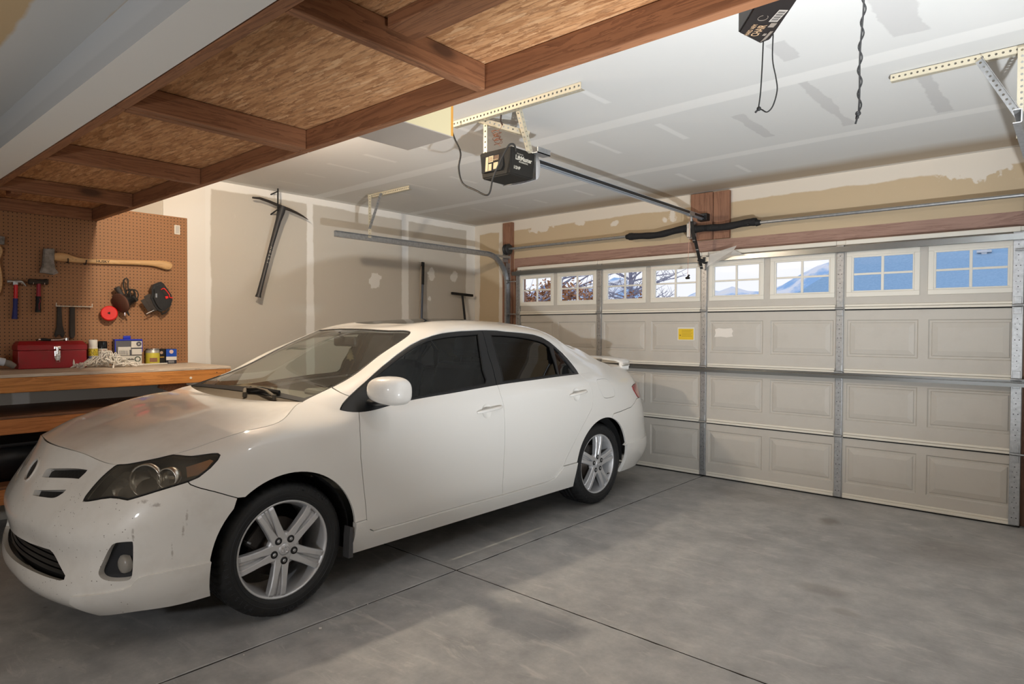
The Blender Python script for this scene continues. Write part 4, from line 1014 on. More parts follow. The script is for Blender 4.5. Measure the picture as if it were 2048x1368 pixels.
# hanging air freshener: a thing of its own
af = empty('air_freshener', (0, 0, 0), (0, 0, 0), 'dark green tree shaped air freshener hanging from the inner mirror of the white car', 'air freshener')
hp = at_car_y((700.5, 708), .02); wpt = car2w(np.array([hp])); af.location = tuple(wpt[0])
mb = MB(); h = [(0, .040), (.012, .024), (.007, .024), (.018, .006), (.011, .006), (.024, -.016), (.014, -.016), (.026, -.034), (.006, -.034), (.006, -.044)]
mb.prism(h+[(-x, y) for x, y in h[::-1] if x > 0], -.001, .001, 0); mb.v = [tuple(Matrix.Rotation(PI/2, 4, 'X') @ Vector(p)) for p in mb.v]
o = mb.build('tree_card', simple('olive_card', rgb(74, 66, 34), .8), af); o.rotation_euler = (0, 0, .75)
mi = car2w(np.array([im])); mb = MB(); mb.tube([(0, 0, .04), Vector(mi[0]-wpt[0])+Vector((0, 0, -.03))], .001, 0, 5); mb.build('string', simple('pale_string', rgb(180, 170, 150), .8), af)
# ------------------------------------------------------------------ room
WX, WR, CZ, CZ2, YB = -.69, 5.45, 2.62, 2.29, -8.2
def band_mask(t, X, bands, wob, soft=.012, wscale=2.2):
    """mask of plastered strips: each band limits any of the axes to lo..hi; edges wander by wob"""
    sep = t.node('ShaderNodeSeparateXYZ'); t.link(X, sep.inputs[0])
    n = t.math('MULTIPLY', t.math('SUBTRACT', t.noise(X, wscale, 6, .62), .5), wob*2)
    tot = None
    for b in bands:
        m = None
        if 'e' in b:      # rounded blot: axes u, v, centre, half sizes
            (u, cu, hu), (v, cv, hv) = b['e']
            du = t.math('DIVIDE', t.math('SUBTRACT', sep.outputs[u], cu), hu); dw = t.math('DIVIDE', t.math('SUBTRACT', sep.outputs[v], cv), hv)
            r = t.math('SQRT', t.math('ADD', t.math('MULTIPLY', du, du), t.math('MULTIPLY', dw, dw)))
            m = t.math('DIVIDE', t.math('ADD', t.math('MULTIPLY', t.math('SUBTRACT', 1., r), min(hu, hv)), t.math('MULTIPLY', t.math('SUBTRACT', t.noise(X, 14, 3), .5), min(hu, hv)*2.2)), soft)
            tot = m if tot is None else t.math('MAXIMUM', tot, m); continue
        for ax, (lo, hi) in b.items():
            c, h = (lo+hi)/2, (hi-lo)/2
            d = t.math('ABSOLUTE', t.math('SUBTRACT', sep.outputs[ax], c))
            e = t.math('SUBTRACT', t.math('ADD', n, h), d)
            e = t.math('DIVIDE', e, soft)
            m = e if m is None else t.math('MINIMUM', m, e)
        tot = m if tot is None else t.math('MAXIMUM', tot, m)
    return t.math('MINIMUM', t.math('MAXIMUM', tot, 0.), 1.)
def drywall(name, base, mud, bands, wob, spots=0., extra=None):
    t = NT(name); t.set(Roughness=.9); X = t.coord('Object')
    c = t.mix(t.math('MULTIPLY', t.noise(X, 1.1, 4), .5), base, tuple(v*.93 for v in base[:3])+(1,))
    m = band_mask(t, X, bands, wob)
    if spots:   # thin skims over the screw heads
        vo = t.node('ShaderNodeTexVoronoi'); vo.inputs['Scale'].default_value = 1.9; t.link(X, vo.inputs['Vector'])
        d = t.math('ADD', vo.outputs['Distance'], t.math('MULTIPLY', t.noise(X, 9, 4), .16))
        s = t.ramp(d, [(.17, (spots,)*3), (.24, (0, 0, 0))]); c = t.mix(s, c, mud)
    c = t.mix(m, c, mud)
    if extra: c = extra(t, X, c)
    dust = t.ramp(t.noise(X, 13, 6, .7), [(.62, (0, 0, 0)), (.74, (.35, .35, .35))]); c = t.mix(t.math('MULTIPLY', dust, .4), c, mud)
    t.color(c); t.bump(t.noise(X, 140, 3), .05, .002); return t.m
MUD = rgb(236, 234, 230)
bl = [{1: (-2.258, -2.168)}, {1: (-1.09, -.99)}, {1: (-.10, .2)}, {2: (2.545, 2.7)}, {1: (-3.40, -3.16)}, {1: (-4.55, -4.44)},
      {'e': ((1, -1.45, .07), (2, 1.855, .09))}, {'e': ((1, -.665, .06), (2, 1.98, .08))}, {'e': ((1, -.295, .055), (2, 1.965, .075))}, {'e': ((1, -.68, .03), (2, 1.70, .03))}]
M_WALLL = drywall('left_drywall', rgb(200, 194, 184), MUD, bl, .032, .4)
bd = [{2: (2.50, 2.7)}, {0: (-.8, -.60)}, {0: (-.29, -.18)}, {'e': ((0, 1.33, .05), (2, 2.44, .035))}, {'e': ((0, 1.98, .05), (2, 2.44, .06))}, {'e': ((0, 1.90, .03), (2, 2.41, .03))}, {'e': ((0, 4.35, .20), (2, 2.49, .07))}, {'e': ((0, .35, .16), (2, 2.49, .05))}, {'e': ((0, .9, .10), (2, 2.49, .035))}]
M_WALLD = drywall('door_wall_drywall', rgb(198, 178, 148), rgb(222, 214, 202), bd, .035, .0)
bc = [{1: (-2.24, -2.10)}, {1: (-1.07, -.95)}, {1: (-3.50, -3.36)}, {0: (-.69, -.60)}]
for k, x in enumerate([-.25, .15, .55, .95, 1.42, 1.95, 2.4, 2.9]):
    for j, y in enumerate([-2.65, -1.75, -.62]):
        o = rnd.uniform(-.06, .06); bc.append({0: (x-.025+o, x+.025+o), 1: (y-rnd.uniform(.1, .26), y+rnd.uniform(.08, .24))})
def ceil_extra(t, X, c):
    sep = t.node('ShaderNodeSeparateXYZ'); t.link(X, sep.inputs[0])
    # soft-edged tan strip beside the door wall
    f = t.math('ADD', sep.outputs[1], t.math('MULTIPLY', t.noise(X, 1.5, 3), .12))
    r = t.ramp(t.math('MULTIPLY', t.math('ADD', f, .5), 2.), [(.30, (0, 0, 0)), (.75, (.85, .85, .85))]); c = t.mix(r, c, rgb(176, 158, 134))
    # the left part of the ceiling kept its paper colour
    f2 = t.math('ADD', sep.outputs[0], t.math('MULTIPLY', t.noise(X, 1.2, 3), .8)); r2 = t.ramp(t.math('MULTIPLY', f2, .5), [(.2, (.55, .55, .55)), (.9, (0, 0, 0))]); c = t.mix(r2, c, rgb(206, 199, 188))
    g = band_mask(t, X, [{0: (3.34, 3.41), 1: (-1.83, -1.28)}, {0: (3.80, 3.87), 1: (-2.12, -1.2)}, {0: (4.27, 4.36), 1: (-1.82, -1.1)}, {0: (3.84, 3.93), 1: (-2.66, -2.42)}, {0: (4.28, 4.42), 1: (-3.1, -2.36)}], .045, .008, 4.5)
    c = t.mix(t.math('MULTIPLY', g, .8), c, rgb(204, 203, 202))
    s = band_mask(t, X, [{1: (-2.24, -2.10)}, {1: (-1.07, -.95)}, {0: (-.69, -.60)}, {1: (.0, .06)}], .02, .01)
    return t.mix(t.math('MULTIPLY', s, .55), c, rgb(238, 237, 234))
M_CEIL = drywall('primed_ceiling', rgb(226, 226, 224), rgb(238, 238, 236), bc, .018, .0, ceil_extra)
M_CEIL2 = drywall('bare_ceiling_drywall', rgb(196, 170, 132), rgb(200, 200, 198), [{1: (-5.09, -4.9)}], .03, .0)
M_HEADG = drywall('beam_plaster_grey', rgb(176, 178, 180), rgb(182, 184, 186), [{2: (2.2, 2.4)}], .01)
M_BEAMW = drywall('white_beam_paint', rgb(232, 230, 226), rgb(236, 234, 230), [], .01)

def slab(name, lo, hi, mat, **kw):
    mb = MB(); mb.box(lo, hi); o = mb.build(name, mat); tag(o, kind='structure', **kw); return o
# floor: four poured slabs with sawn joints
def concrete():
    t = NT('garage_concrete'); X = t.coord('Object')
    n1 = t.noise(X, .9, 6, .6); n2 = t.noise(X, 5.5, 8, .68); n3 = t.noise(X, 60, 4, .6)
    c = t.ramp(t.math('ADD', t.math('MULTIPLY', n1, .35), t.math('MULTIPLY', n2, .65)), [(.30, rgb(134, 134, 134)), (.48, rgb(168, 168, 168)), (.66, rgb(196, 195, 193))])
    c = t.mix(t.math('MULTIPLY', n3, .28), c, rgb(120, 118, 116))
    w = t.noise(t.coord('Object', scale=(1, 3.5, 1), rot=(0, 0, .5)), 3., 7, .7, 1.2)
    c = t.mix(t.ramp(w, [(.56, (0, 0, 0)), (.70, (.55, .55, .55))]), c, rgb(206, 203, 198))
    vo = t.node('ShaderNodeTexVoronoi'); vo.inputs['Scale'].default_value = 4.2; t.link(X, vo.inputs['Vector'])
    sp = t.math('MULTIPLY', t.math('LESS_THAN', t.math('ADD', vo.outputs['Distance'], t.math('MULTIPLY', t.noise(X, 30, 3), .03)), .055), t.math('GREATER_THAN', t.noise(X, 2.3, 2), .55))
    c = t.mix(t.math('MULTIPLY', sp, .38), c, rgb(96, 92, 88))
    for (px, py, sx, sy, k) in ((3.62, -.72, .09, .13, .55), (3.95, -2.03, .17, .10, .3), (4.1, -2.25, .09, .05, .3), (4.35, -.9, .4, .35, .22), (2.95, -.4, .5, .2, .22)):
        mp = t.node('ShaderNodeMapping'); mp.inputs['Scale'].default_value = (1/sx, 1/sy, 1); mp.inputs['Location'].default_value = (-px/sx, -py/sy, 0); t.link(X, mp.inputs[0])
        ln = t.node('ShaderNodeVectorMath', operation='LENGTH'); t.link(mp.outputs[0], ln.inputs[0])
        f = t.ramp(t.math('SUBTRACT', 1.3, t.math('ADD', ln.outputs['Value'], t.math('MULTIPLY', t.noise(X, 7, 5), .7))), [(.0, (0, 0, 0)), (.5, (k, k, k))])
        c = t.mix(f, c, rgb(104, 92, 80))
    t.color(c); t.link(t.ramp(n2, [(.3, (.42, .42, .42)), (.7, (.62, .62, .62))]), t.b.inputs['Roughness'])
    h = t.math('ADD', t.math('MULTIPLY', n3, .4), n2); t.bump(h, .12, .004); return t.m
M_CONC = concrete()
JX, JY, G = 2.335, -3.12, .0045
mb = MB()
def slab_tile(x0, x1, y0, y1):
    """slab with a slightly chipped upper edge"""
    bm = bmesh.new(); n = 60
    ring = [(x0+(x1-x0)*i/n, y0) for i in range(n)]+[(x1, y0+(y1-y0)*i/n) for i in range(n)]+[(x1-(x1-x0)*i/n, y1) for i in range(n)]+[(x0, y1-(y1-y0)*i/n) for i in range(n)]
    cxm, cym = (x0+x1)/2, (y0+y1)/2; top = []; mid = []; bot = []
    for (x, y) in ring:
        ch = .0025+max(0, rnd.gauss(0, .0035))
        ex = ch if x <= x0 else (-ch if x >= x1 else 0); ey = ch if y <= y0 else (-ch if y >= y1 else 0)
        top.append(bm.verts.new((x+ex, y+ey, 0))); mid.append(bm.verts.new((x, y, -.003))); bot.append(bm.verts.new((x, y, -.05)))
    bm.faces.new(top); k = len(ring)
    for i in range(k):
        j = (i+1) % k; bm.faces.new((top[j], top[i], mid[i], mid[j])); bm.faces.new((mid[j], mid[i], bot[i], bot[j])).material_index = 1
    bmesh.ops.recalc_face_normals(bm, faces=bm.faces[:]); b = len(mb.mi); mi = [f.material_index for f in bm.faces]; mb.from_bm(bm, 0); mb.mi[b:] = mi
slab_tile(WX-.1, JX-G, JY+G, .35); slab_tile(JX+G, WR+.1, JY+G, .35); slab_tile(WX-.1, JX-G, YB-.1, JY-G); slab_tile(JX+G, WR+.1, YB-.1, JY-G)
mb.box((WX-.1, YB-.1, -.12), (WR+.1, .35, -.05), 1)
fl = mb.build('floor', [M_CONC, simple('joint_dirt', rgb(52, 48, 44), .95)]); tag(fl, kind='structure')
# walls
slab('wall_left', (WX-.12, YB, 0), (WX, .18, CZ+.1), M_WALLL)
slab('trim_1', (WX, -3.55, 0), (WX+.012, -3.215, CZ), drywall('white_corner_board', rgb(232, 228, 222), MUD, [], .01))
slab('wall_right', (WR, YB, 0), (WR+.12, .18, CZ+.1), drywall('right_drywall', rgb(198, 193, 184), MUD, [], .01))
slab('wall_rear', (WX-.12, YB-.12, 0), (WR+.12, YB, CZ+.1), M_WALLL)
DW0, DW1, DH = .05, 4.632, 2.033
mb = MB(); Y0, Y1 = .055, .17
mb.box((WX, Y0, 0), (-.04, Y1, CZ)); mb.box((4.70, Y0, 0), (WR, Y1, CZ)); mb.box((-.04, Y0, 2.175), (4.70, Y1, CZ))
tag(mb.build('wall_front', M_WALLD), kind='structure')
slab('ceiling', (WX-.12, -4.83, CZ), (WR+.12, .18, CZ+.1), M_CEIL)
slab('ceiling_rear', (WX-.12, YB-.12, CZ2), (WR+.12, -4.85, CZ2+.1), M_CEIL2)
yf = lambda x, y: (x, y+.014*(x-2.3))
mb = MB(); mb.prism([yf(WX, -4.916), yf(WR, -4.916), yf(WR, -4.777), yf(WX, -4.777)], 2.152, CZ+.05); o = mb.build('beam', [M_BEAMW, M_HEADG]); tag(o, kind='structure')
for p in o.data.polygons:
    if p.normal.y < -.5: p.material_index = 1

# ------------------------------------------------------------------ wood
def wood(name, c0, c1, axis, scale=1., knots=True, rough=.65, red=None):
    t = NT(name); t.set(Roughness=rough)
    sc = [14*scale]*3; sc[axis] = .9*scale
    X = t.coord('Object', scale=tuple(sc)); n = t.noise(X, 1.3, 6, .6, .8)
    sc2 = [70.]*3; sc2[axis] = 2.5; n2 = t.noise(t.coord('Object', scale=tuple(sc2)), 1., 3)
    wv = t.math('FRACT', t.math('MULTIPLY', n, 7.))
    f = t.math('ADD', t.math('MULTIPLY', wv, .45), t.math('MULTIPLY', n2, .55))
    c = t.ramp(f, [(.15, c1), (.55, c0), (.95, tuple(min(1, v*1.15) for v in c0[:3])+(1,))])
    if knots:
        sk = [3.1]*3; sk[axis] = 1.15
        vo = t.node('ShaderNodeTexVoronoi'); vo.inputs['Scale'].default_value = 1.; t.link(t.coord('Object', scale=tuple(sk)), vo.inputs['Vector'])
        k = t.ramp(vo.outputs['Distance'], [(.05, (1, 1, 1)), (.085, (.35, .35, .35)), (.13, (0, 0, 0))]); c = t.mix(t.math('MULTIPLY', k, .85), c, tuple(v*.32 for v in c1[:3])+(1,))
    t.color(c); t.bump(n2, .12, .002); return t.m
FIR0, FIR1 = rgb(150, 102, 70), rgb(110, 70, 46)
M_FIRX = wood('fir_board_x', FIR0, FIR1, 0); M_FIRY = wood('fir_board_y', FIR0, FIR1, 1); M_FIRZ = wood('fir_board_z', rgb(146, 106, 84), rgb(112, 76, 58), 2)
M_HEADW = wood('redwood_header', rgb(160, 128, 114), rgb(130, 98, 86), 0)
def osb():
    t = NT('strand_board'); t.set(Roughness=.8)
    c = None
    cols = [(.0, rgb(158, 108, 68)), (.3, rgb(196, 144, 98)), (.6, rgb(212, 162, 116)), (.85, rgb(182, 130, 86)), (1., rgb(224, 180, 136))]
    h = None
    for k, (rot, sx, sy) in enumerate(((.15, 11, 75), (.75, 14, 85), (-.5, 12, 80))):
        X = t.coord('Object', scale=(sx, sy, 1), rot=(0, 0, rot), loc=(k*3.1, k*1.7, 0))
        w = t.node('ShaderNodeVectorMath', operation='ADD'); t.link(X, w.inputs[0])
        nz = t.node('ShaderNodeTexNoise'); nz.inputs['Scale'].default_value = 3.; t.link(X, nz.inputs['Vector']); t.link(nz.outputs['Color'], w.inputs[1])
        vo = t.node('ShaderNodeTexVoronoi'); vo.inputs['Scale'].default_value = 1.; t.link(w.outputs[0], vo.inputs['Vector'])
        r = t.node('ShaderNodeSeparateColor'); t.link(vo.outputs['Color'], r.inputs[0])
        cc = t.ramp(r.outputs[0], cols)
        e = t.ramp(vo.outputs['Distance'], [(.55, (0, 0, 0)), (.80, (1, 1, 1))])
        cc = t.mix(t.math('MULTIPLY', e, .5), cc, rgb(112, 70, 40))
        if c is None: c = cc
        else: c = t.mix(t.math('GREATER_THAN', r.outputs[1], .5), c, cc)
        h = vo.outputs['Distance'] if h is None else t.math('ADD', h, vo.outputs['Distance'])
    t.color(c); t.bump(h, .25, .003); return t.m
M_OSB = osb()

# ------------------------------------------------------------------ overhead storage platform
LZ = 2.15; LX0, LX1, LY0, LY1 = WX+.016, 5.40, -4.74, -3.948
loft = empty('storage_platform', (LX0, LY0, LZ), (0, 0, 0), 'wooden overhead storage platform of framed boards and strand board hung under the ceiling', 'shelf')
def part(mb, name, mats, parent, org=None):
    """link a mesh given in world coordinates under a thing"""
    o = mb.build(name, mats); M = parent.matrix_world if parent.parent is None else parent.matrix_world
    o.parent = parent; o.matrix_parent_inverse = (Matrix.Translation(parent.location)).inverted() if parent.parent is None else parent.matrix_parent_inverse.copy()
    return o
def wpart(mb, name, mats, top, under=None):
    """like part, possibly one level deeper (under = a part already built by wpart)"""
    o = mb.build(name, mats)
    if under is None: o.parent = top; o.matrix_parent_inverse = Matrix.LocRotScale(top.location, top.rotation_euler, (1, 1, 1)).inverted()
    else: o.parent = under
    return o
def plank(lo, hi, bev=.004): return MB().box(lo, hi, 0, bev)
h = .089
for (xa, xb) in ((LX0, 2.255), (2.262, LX1)):
    wpart(plank((xa, LY1-.038, LZ), (xb, LY1, LZ+h)), 'rim_board', M_FIRX, loft); wpart(plank((xa, LY0, LZ), (xb, LY0+.038, LZ+h)), 'rim_board', M_FIRX, loft)
for x in (LX0, .15, 1.18, 2.215, 2.265, 3.37, 4.45, LX1-.04):
    wpart(plank((x, LY0+.039, LZ+.001), (x+.038, LY1-.039, LZ+h-.001)), 'joist', M_FIRY, loft)
for (xa, xb) in ((LX0, 2.257), (2.26, LX1)):
    wpart(plank((xa, LY0, LZ+h+.001), (xb, LY1, LZ+h+.012), .001), 'strand_board_deck', M_OSB, loft)
wpart(plank((3.42, -4.41, LZ+.052), (3.80, -4.30, LZ+h), .003), 'wood_block', M_FIRX, loft)
wpart(plank((-.35, -4.56, LZ+.052), (-.22, -4.50, LZ+h), .003), 'wood_block', M_FIRX, loft)
loft.location.y -= .072; loft.rotation_euler.z = .014; loft.location.x += .003
for x in ():   # hangers up to the ceiling, standing on the platform's back edge
    wpart(plank((x, LY0+.002, LZ+h+.012), (x+.038, LY0+.07, CZ)), 'hanger_post', M_FIRZ, loft)
# ------------------------------------------------------------------ overhead door
M_DOOR = NT('beige_door_skin'); _X = M_DOOR.coord('Object')
M_DOOR.color(M_DOOR.mix(M_DOOR.ramp(M_DOOR.noise(_X, 5, 6, .65), [(.5, (0, 0, 0)), (.8, (.5, .5, .5))]), rgb(192, 187, 179), rgb(178, 172, 163))); M_DOOR.set(Roughness=.5); M_DOOR.bump(M_DOOR.noise(M_DOOR.coord('Object', scale=(6, 6, 90)), 3, 3), .06, .002); M_DOOR = M_DOOR.m
M_RAIL = simple('lit_door_rail', rgb(226, 220, 208), .45)  # paler than the door skin: light on the lips is put into their colour
M_WINF = simple('white_window_frame', rgb(228, 224, 214), .5)
M_GAL = NT('galvanised_steel'); _n = M_GAL.noise(M_GAL.coord('Object'), 45, 4); M_GAL.color(M_GAL.ramp(_n, [(.3, rgb(158, 160, 162)), (.7, rgb(180, 182, 184))])); M_GAL.set(Metallic=.75, Roughness=.38); M_GAL = M_GAL.m
M_HOLE = simple('dark_hole', rgb(40, 38, 36), .8); M_DGAP = simple('dark_gap', rgb(24, 24, 26), .9)
M_PANE = glass_mat('door_pane', (.97, .98, 1, 1), 0., 1.45)
door = empty('door_1', (0, 0, 0)); tag(door, kind='structure')
SEC = [0.012, .508, 1.016, 1.525, 2.033]; PW = (DW1-DW0)/4
cells = []
for k in range(4):
    x = DW0+PW*k; cells += [(x+.05, x+.535), (x+.598, x+1.098)]
def section(i):
    z0, z1 = SEC[i], SEC[i+1]-.003; win = i == 3
    pz0, pz1 = (z0+.095, z0+.440) if win else (SEC[i]+.125 if i else .13, SEC[i]+.417)
    V = []; F = []
    def q(a, b, c, d): n = len(V); V.extend([a, b, c, d]); F.append((n, n+1, n+2, n+3))
    def rect(x0, x1, za, zb, y=0): q((x0, y, za), (x1, y, za), (x1, y, zb), (x0, y, zb))
    rect(DW0, DW1, z0, pz0); rect(DW0, DW1, pz1, z1)
    xs = [DW0]+[v for c in cells for v in c]+[DW1]
    for a, b in zip(xs[::2], xs[1::2]): rect(a, b, pz0, pz1)
    for (x0, x1) in cells:
        if win:
            for (a, b) in (((x0, pz0), (x1, pz0)), ((x1, pz0), (x1, pz1)), ((x1, pz1), (x0, pz1)), ((x0, pz1), (x0, pz0))):
                q((a[0], 0, a[1]), (b[0], 0, b[1]), (b[0], .05, b[1]), (a[0], .05, a[1]))
            continue
        rings = [(0, 0), (.008, .009), (.020, .009), (.026, .0035), (.060, -.003), (.064, -.003)]
        prev = None
        for d, y in rings:
            r = [(x0+d, y, pz0+d), (x1-d, y, pz0+d), (x1-d, y, pz1-d), (x0+d, y, pz1-d)]
            if prev:
                for k in range(4): q(prev[k], prev[(k+1) % 4], r[(k+1) % 4], r[k])
            prev = r
        q(*prev)
    # outer skin and edges
    if win:
        rect2 = lambda x0, x1, za, zb: q((x1, .05, za), (x0, .05, za), (x0, .05, zb), (x1, .05, zb))
        rect2(DW0, DW1, z0, pz0); rect2(DW0, DW1, pz1, z1)
        for a, b in zip(xs[::2], xs[1::2]): rect2(a, b, pz0, pz1)
    else: q((DW1, .05, z0), (DW0, .05, z0), (DW0, .05, z1), (DW1, .05, z1))
    q((DW0, 0, z1), (DW1, 0, z1), (DW1, .05, z1), (DW0, .05, z1)); q((DW0, .05, z0), (DW1, .05, z0), (DW1, 0, z0), (DW0, 0, z0))
    o = mesh_obj('door_section', V, F, M_DOOR, door)
    # the rolled lips along the joints
    segs = [(DW0+PW*k+(.034 if k else .02), DW0+PW*(k+1)-(.034 if k < 3 else .02)) for k in range(4)]
    for (a, b) in segs:
        mb = MB()
        if i > 0: mb.box((a, -.012, z0+.012), (b, .004, z0+.030), 0, .004); mb.box((a, -.014, z0-.008), (b, .004, z0+.010), 0, .004); mb.box((a, -.006, z0-.017), (b, .002, z0-.008), 1)
        else: mb.box((a, -.010, .012), (b, .004, .034), 0, .003); mb.box((a, -.006, .035), (b, .004, .050), 0, .003)
        if i == 3: mb.box((a, -.012, z1-.004), (b, .05, z1+.034), 0, .005)
        mb.build('section_lip', [M_RAIL, M_DGAP], o)
    if i == 0:
        mb = MB(); mb.box((DW0, .0, .0), (DW1, .05, .014), 0, .003); mb.build('bottom_seal', M_RUB, door)
    if win:
        for (x0, x1) in cells:
            f = MB(); a, b, c, d = x0-.006, x1+.006, pz0-.006, pz1+.006
            for (lo, hi) in (((a, c), (b, c+.036)), ((a, d-.036), (b, d)), ((a, c+.036), (a+.036, d-.036)), ((b-.036, c+.036), (b, d-.036))):
                f.box((lo[0], -.010, lo[1]), (hi[0], .0, hi[1]), 0, .003)
            e = .030
            for (lo, hi) in (((a+e, c+e), (b-e, c+e+.018)), ((a+e, d-e-.018), (b-e, d-e)), ((a+e, c+e+.018), (a+e+.018, d-e-.018)), ((b-e-.018, c+e+.018), (b-e, d-e-.018))):
                f.box((lo[0], .0, lo[1]), (hi[0], .022, hi[1]), 0, .003)
            nx = 6
            for k in range(nx):
                for zz in (c+.016, d-.016): f.cyl((a+.03+(b-a-.06)*k/(nx-1), -.0105, zz), (a+.03+(b-a-.06)*k/(nx-1), -.0125, zz), .004, 0, 8)
            w = f.build('window_frame', M_WINF, door)
            g = MB(); g.box((a+.04, .014, c+.04), (b-.04, .018, d-.04)); g.build('pane', M_PANE, w)
            m_ = MB(); xm, zm = (a+b)/2, (c+d)/2
            m_.box((xm-.009, .008, c+.046), (xm+.009, .024, d-.046), 0, .002); m_.box((a+.046, .009, zm-.008), (xm-.009, .023, zm+.008), 0, .002); m_.box((xm+.009, .009, zm-.008), (b-.046, .023, zm+.008), 0, .002)
            m_.build('muntin', M_WINF, w)
for i in range(4): section(i)
# upright stiles with punched holes, hinges, struts
for k in range(5):
    x = DW0+PW*k
    for i in range(4):
        z0, z1 = SEC[i]+.004, SEC[i+1]-.006
        hw = .026; xa, xb = (x-hw, x+hw) if 0 < k < 4 else ((x, x+.06) if k == 0 else (x-.06, x))
        xm = (xa+xb)/2; mb = MB(); mb.box((xa, -.018, z0), (xb, .002, z1), 0, .002)
        for j in range(12):
            zz = z0+.05+(z1-z0-.1)*j/11
            for dx in ((-.012, .012) if j % 3 == 0 else (0,)): mb.cyl((xm+dx, -.0178, zz), (xm+dx, -.0184, zz), .0026 if j % 2 else .0036, 1, 8)
        mb.build('stile', [M_GAL, M_HOLE], door)
        if i:
            h_ = MB(); z = SEC[i]
            h_.box((xm-.022, -.0225, z-.060), (xm+.022, -.018, z-.012), 0, .002); h_.box((xm-.022, -.0225, z+.008), (xm+.022, -.018, z+.060), 0, .002)
            h_.cyl((xm-.03, -.026, z-.002), (xm+.03, -.026, z-.002), .009, 0, 12)
            for zz in (z-.044, z+.042): h_.cyl((xm, -.0225, zz), (xm, -.027, zz), .009, 0, 6, None, False)
            h_.build('hinge', M_GAL, door)
def strut(z, top):
    mb = MB(); y0 = -.024
    mb.box((DW0-.02, y0-.062, z), (DW1+.02, y0, z+.003)); mb.box((DW0-.02, y0-.066, z-.022), (DW1+.02, y0-.062, z+.003)); mb.box((DW0-.02, y0-.003, z-.012), (DW1+.02, y0, z+.02))
    mb.build('strut', M_STRUT, door)
M_STRUT = simple('aged_steel_strut', rgb(128, 130, 130), .28, .9)
strut(.992, 0)
mb = MB(); mb.box((DW0, .006, 2.028), (DW1, .0535, 2.064)); mb.build('top_seal', M_RAIL, door)
mb = MB(); mb.box((DW0-.03, -.058, 2.008), (DW1+.02, -.024, 2.011)); mb.box((DW0-.03, -.062, 1.968), (DW1+.02, -.058, 2.011), 0, .001); mb.box((DW0-.03, -.058, 1.968), (DW1+.02, -.024, 1.971)); mb.build('strut', M_STRUT, door)
# notices stuck to the door
mb = MB(); mb.box((2.078, -.0050, 1.252), (2.247, -.0035, 1.372), 1); mb.box((2.086, -.0062, 1.258), (2.238, -.0050, 1.360), 0)
for k in range(5): mb.box((2.12, -.0066, 1.345-.014*k), (2.225-.01*(k % 2), -.0062, 1.347-.014*k), 2)
mb.cyl((2.105, -.0062, 1.298), (2.105, -.0068, 1.298), .006, 2, 14)
s_ = mb.build('warning_sticker', [simple('yellow_sticker', rgb(226, 190, 44), .6), simple('white_sticker_edge', rgb(222, 220, 214), .6), simple('sticker_print', rgb(120, 96, 30), .7)], door); s_['label'] = 'yellow warning sticker'
mb = MB(); mb.prism([(2.44, 1.285), (2.50, 1.289), (2.555, 1.283), (2.612, 1.292), (2.603, 1.318), (2.614, 1.340), (2.598, 1.366), (2.53, 1.360), (2.48, 1.366), (2.445, 1.355), (2.452, 1.32)], -.0042, -.0034)
M_ = Matrix(((1, 0, 0), (0, 0, 1), (0, 1, 0))).to_4x4(); mb.v = [tuple(M_ @ Vector(p)) for p in mb.v]; mb.f = [f[::-1] for f in mb.f]
s_ = mb.build('torn_label', simple('torn_paper', rgb(228, 222, 214), .85), door); s_['label'] = 'torn white paper label'
# framing round the opening
def trim(n, lo, hi, mat, bev=.004): tag(plank(lo, hi, bev).build('trim_%d' % n, mat), kind='structure')
trim(2, (-.19, .015, 0), (-.042, .055, 2.60), M_FIRZ); trim(3, (-.041, .0545, 2.06), (4.70, .085, 2.178), M_HEADW)
trim(4, (2.190, .010, 2.178), (2.405, .0548, 2.61), M_FIRZ); trim(5, (2.411, .012, 2.178), (2.560, .0548, 2.605), M_FIRZ)
trim(6, (4.70, .015, .0), (4.85, .055, 2.60), M_FIRZ); trim(7, (-.041, .0555, 0), (.085, .12, 2.06), M_FIRZ); trim(8, (4.60, .0555, .0), (4.699, .12, 2.06), M_FIRZ)
# ------------------------------------------------------------------ tracks
def sweep(mb, pts, sec, mi=0):
    """sweep a closed section (x offset, normal offset) along a path in a plane x = const"""
    pts = [Vector(p) for p in pts]; n = len(sec); V = []; F = []
    for i, p in enumerate(pts):
        t = (pts[min(i+1, len(pts)-1)]-pts[max(i-1, 0)]).normalized(); nn = Vector((0, -t.z, t.y))
        for (a, b) in sec: V.append(p+Vector((a, 0, 0))+nn*b)
    for i in range(len(pts)-1):
        for j in range(n): F.append((i*n+j, i*n+(j+1) % n, (i+1)*n+(j+1) % n, (i+1)*n+j))
    F += [tuple(range(n))[::-1], tuple(range((len(pts)-1)*n, len(pts)*n))]; mb.add(V, F, mi)
def c_section(s): return [(s*a, b) for a, b in ((0, -.028), (-.026, -.028), (-.030, -.024), (-.030, .024), (-.026, .028), (0, .028), (0, .024), (-.025, .024), (-.026, -.024), (0, -.024))]
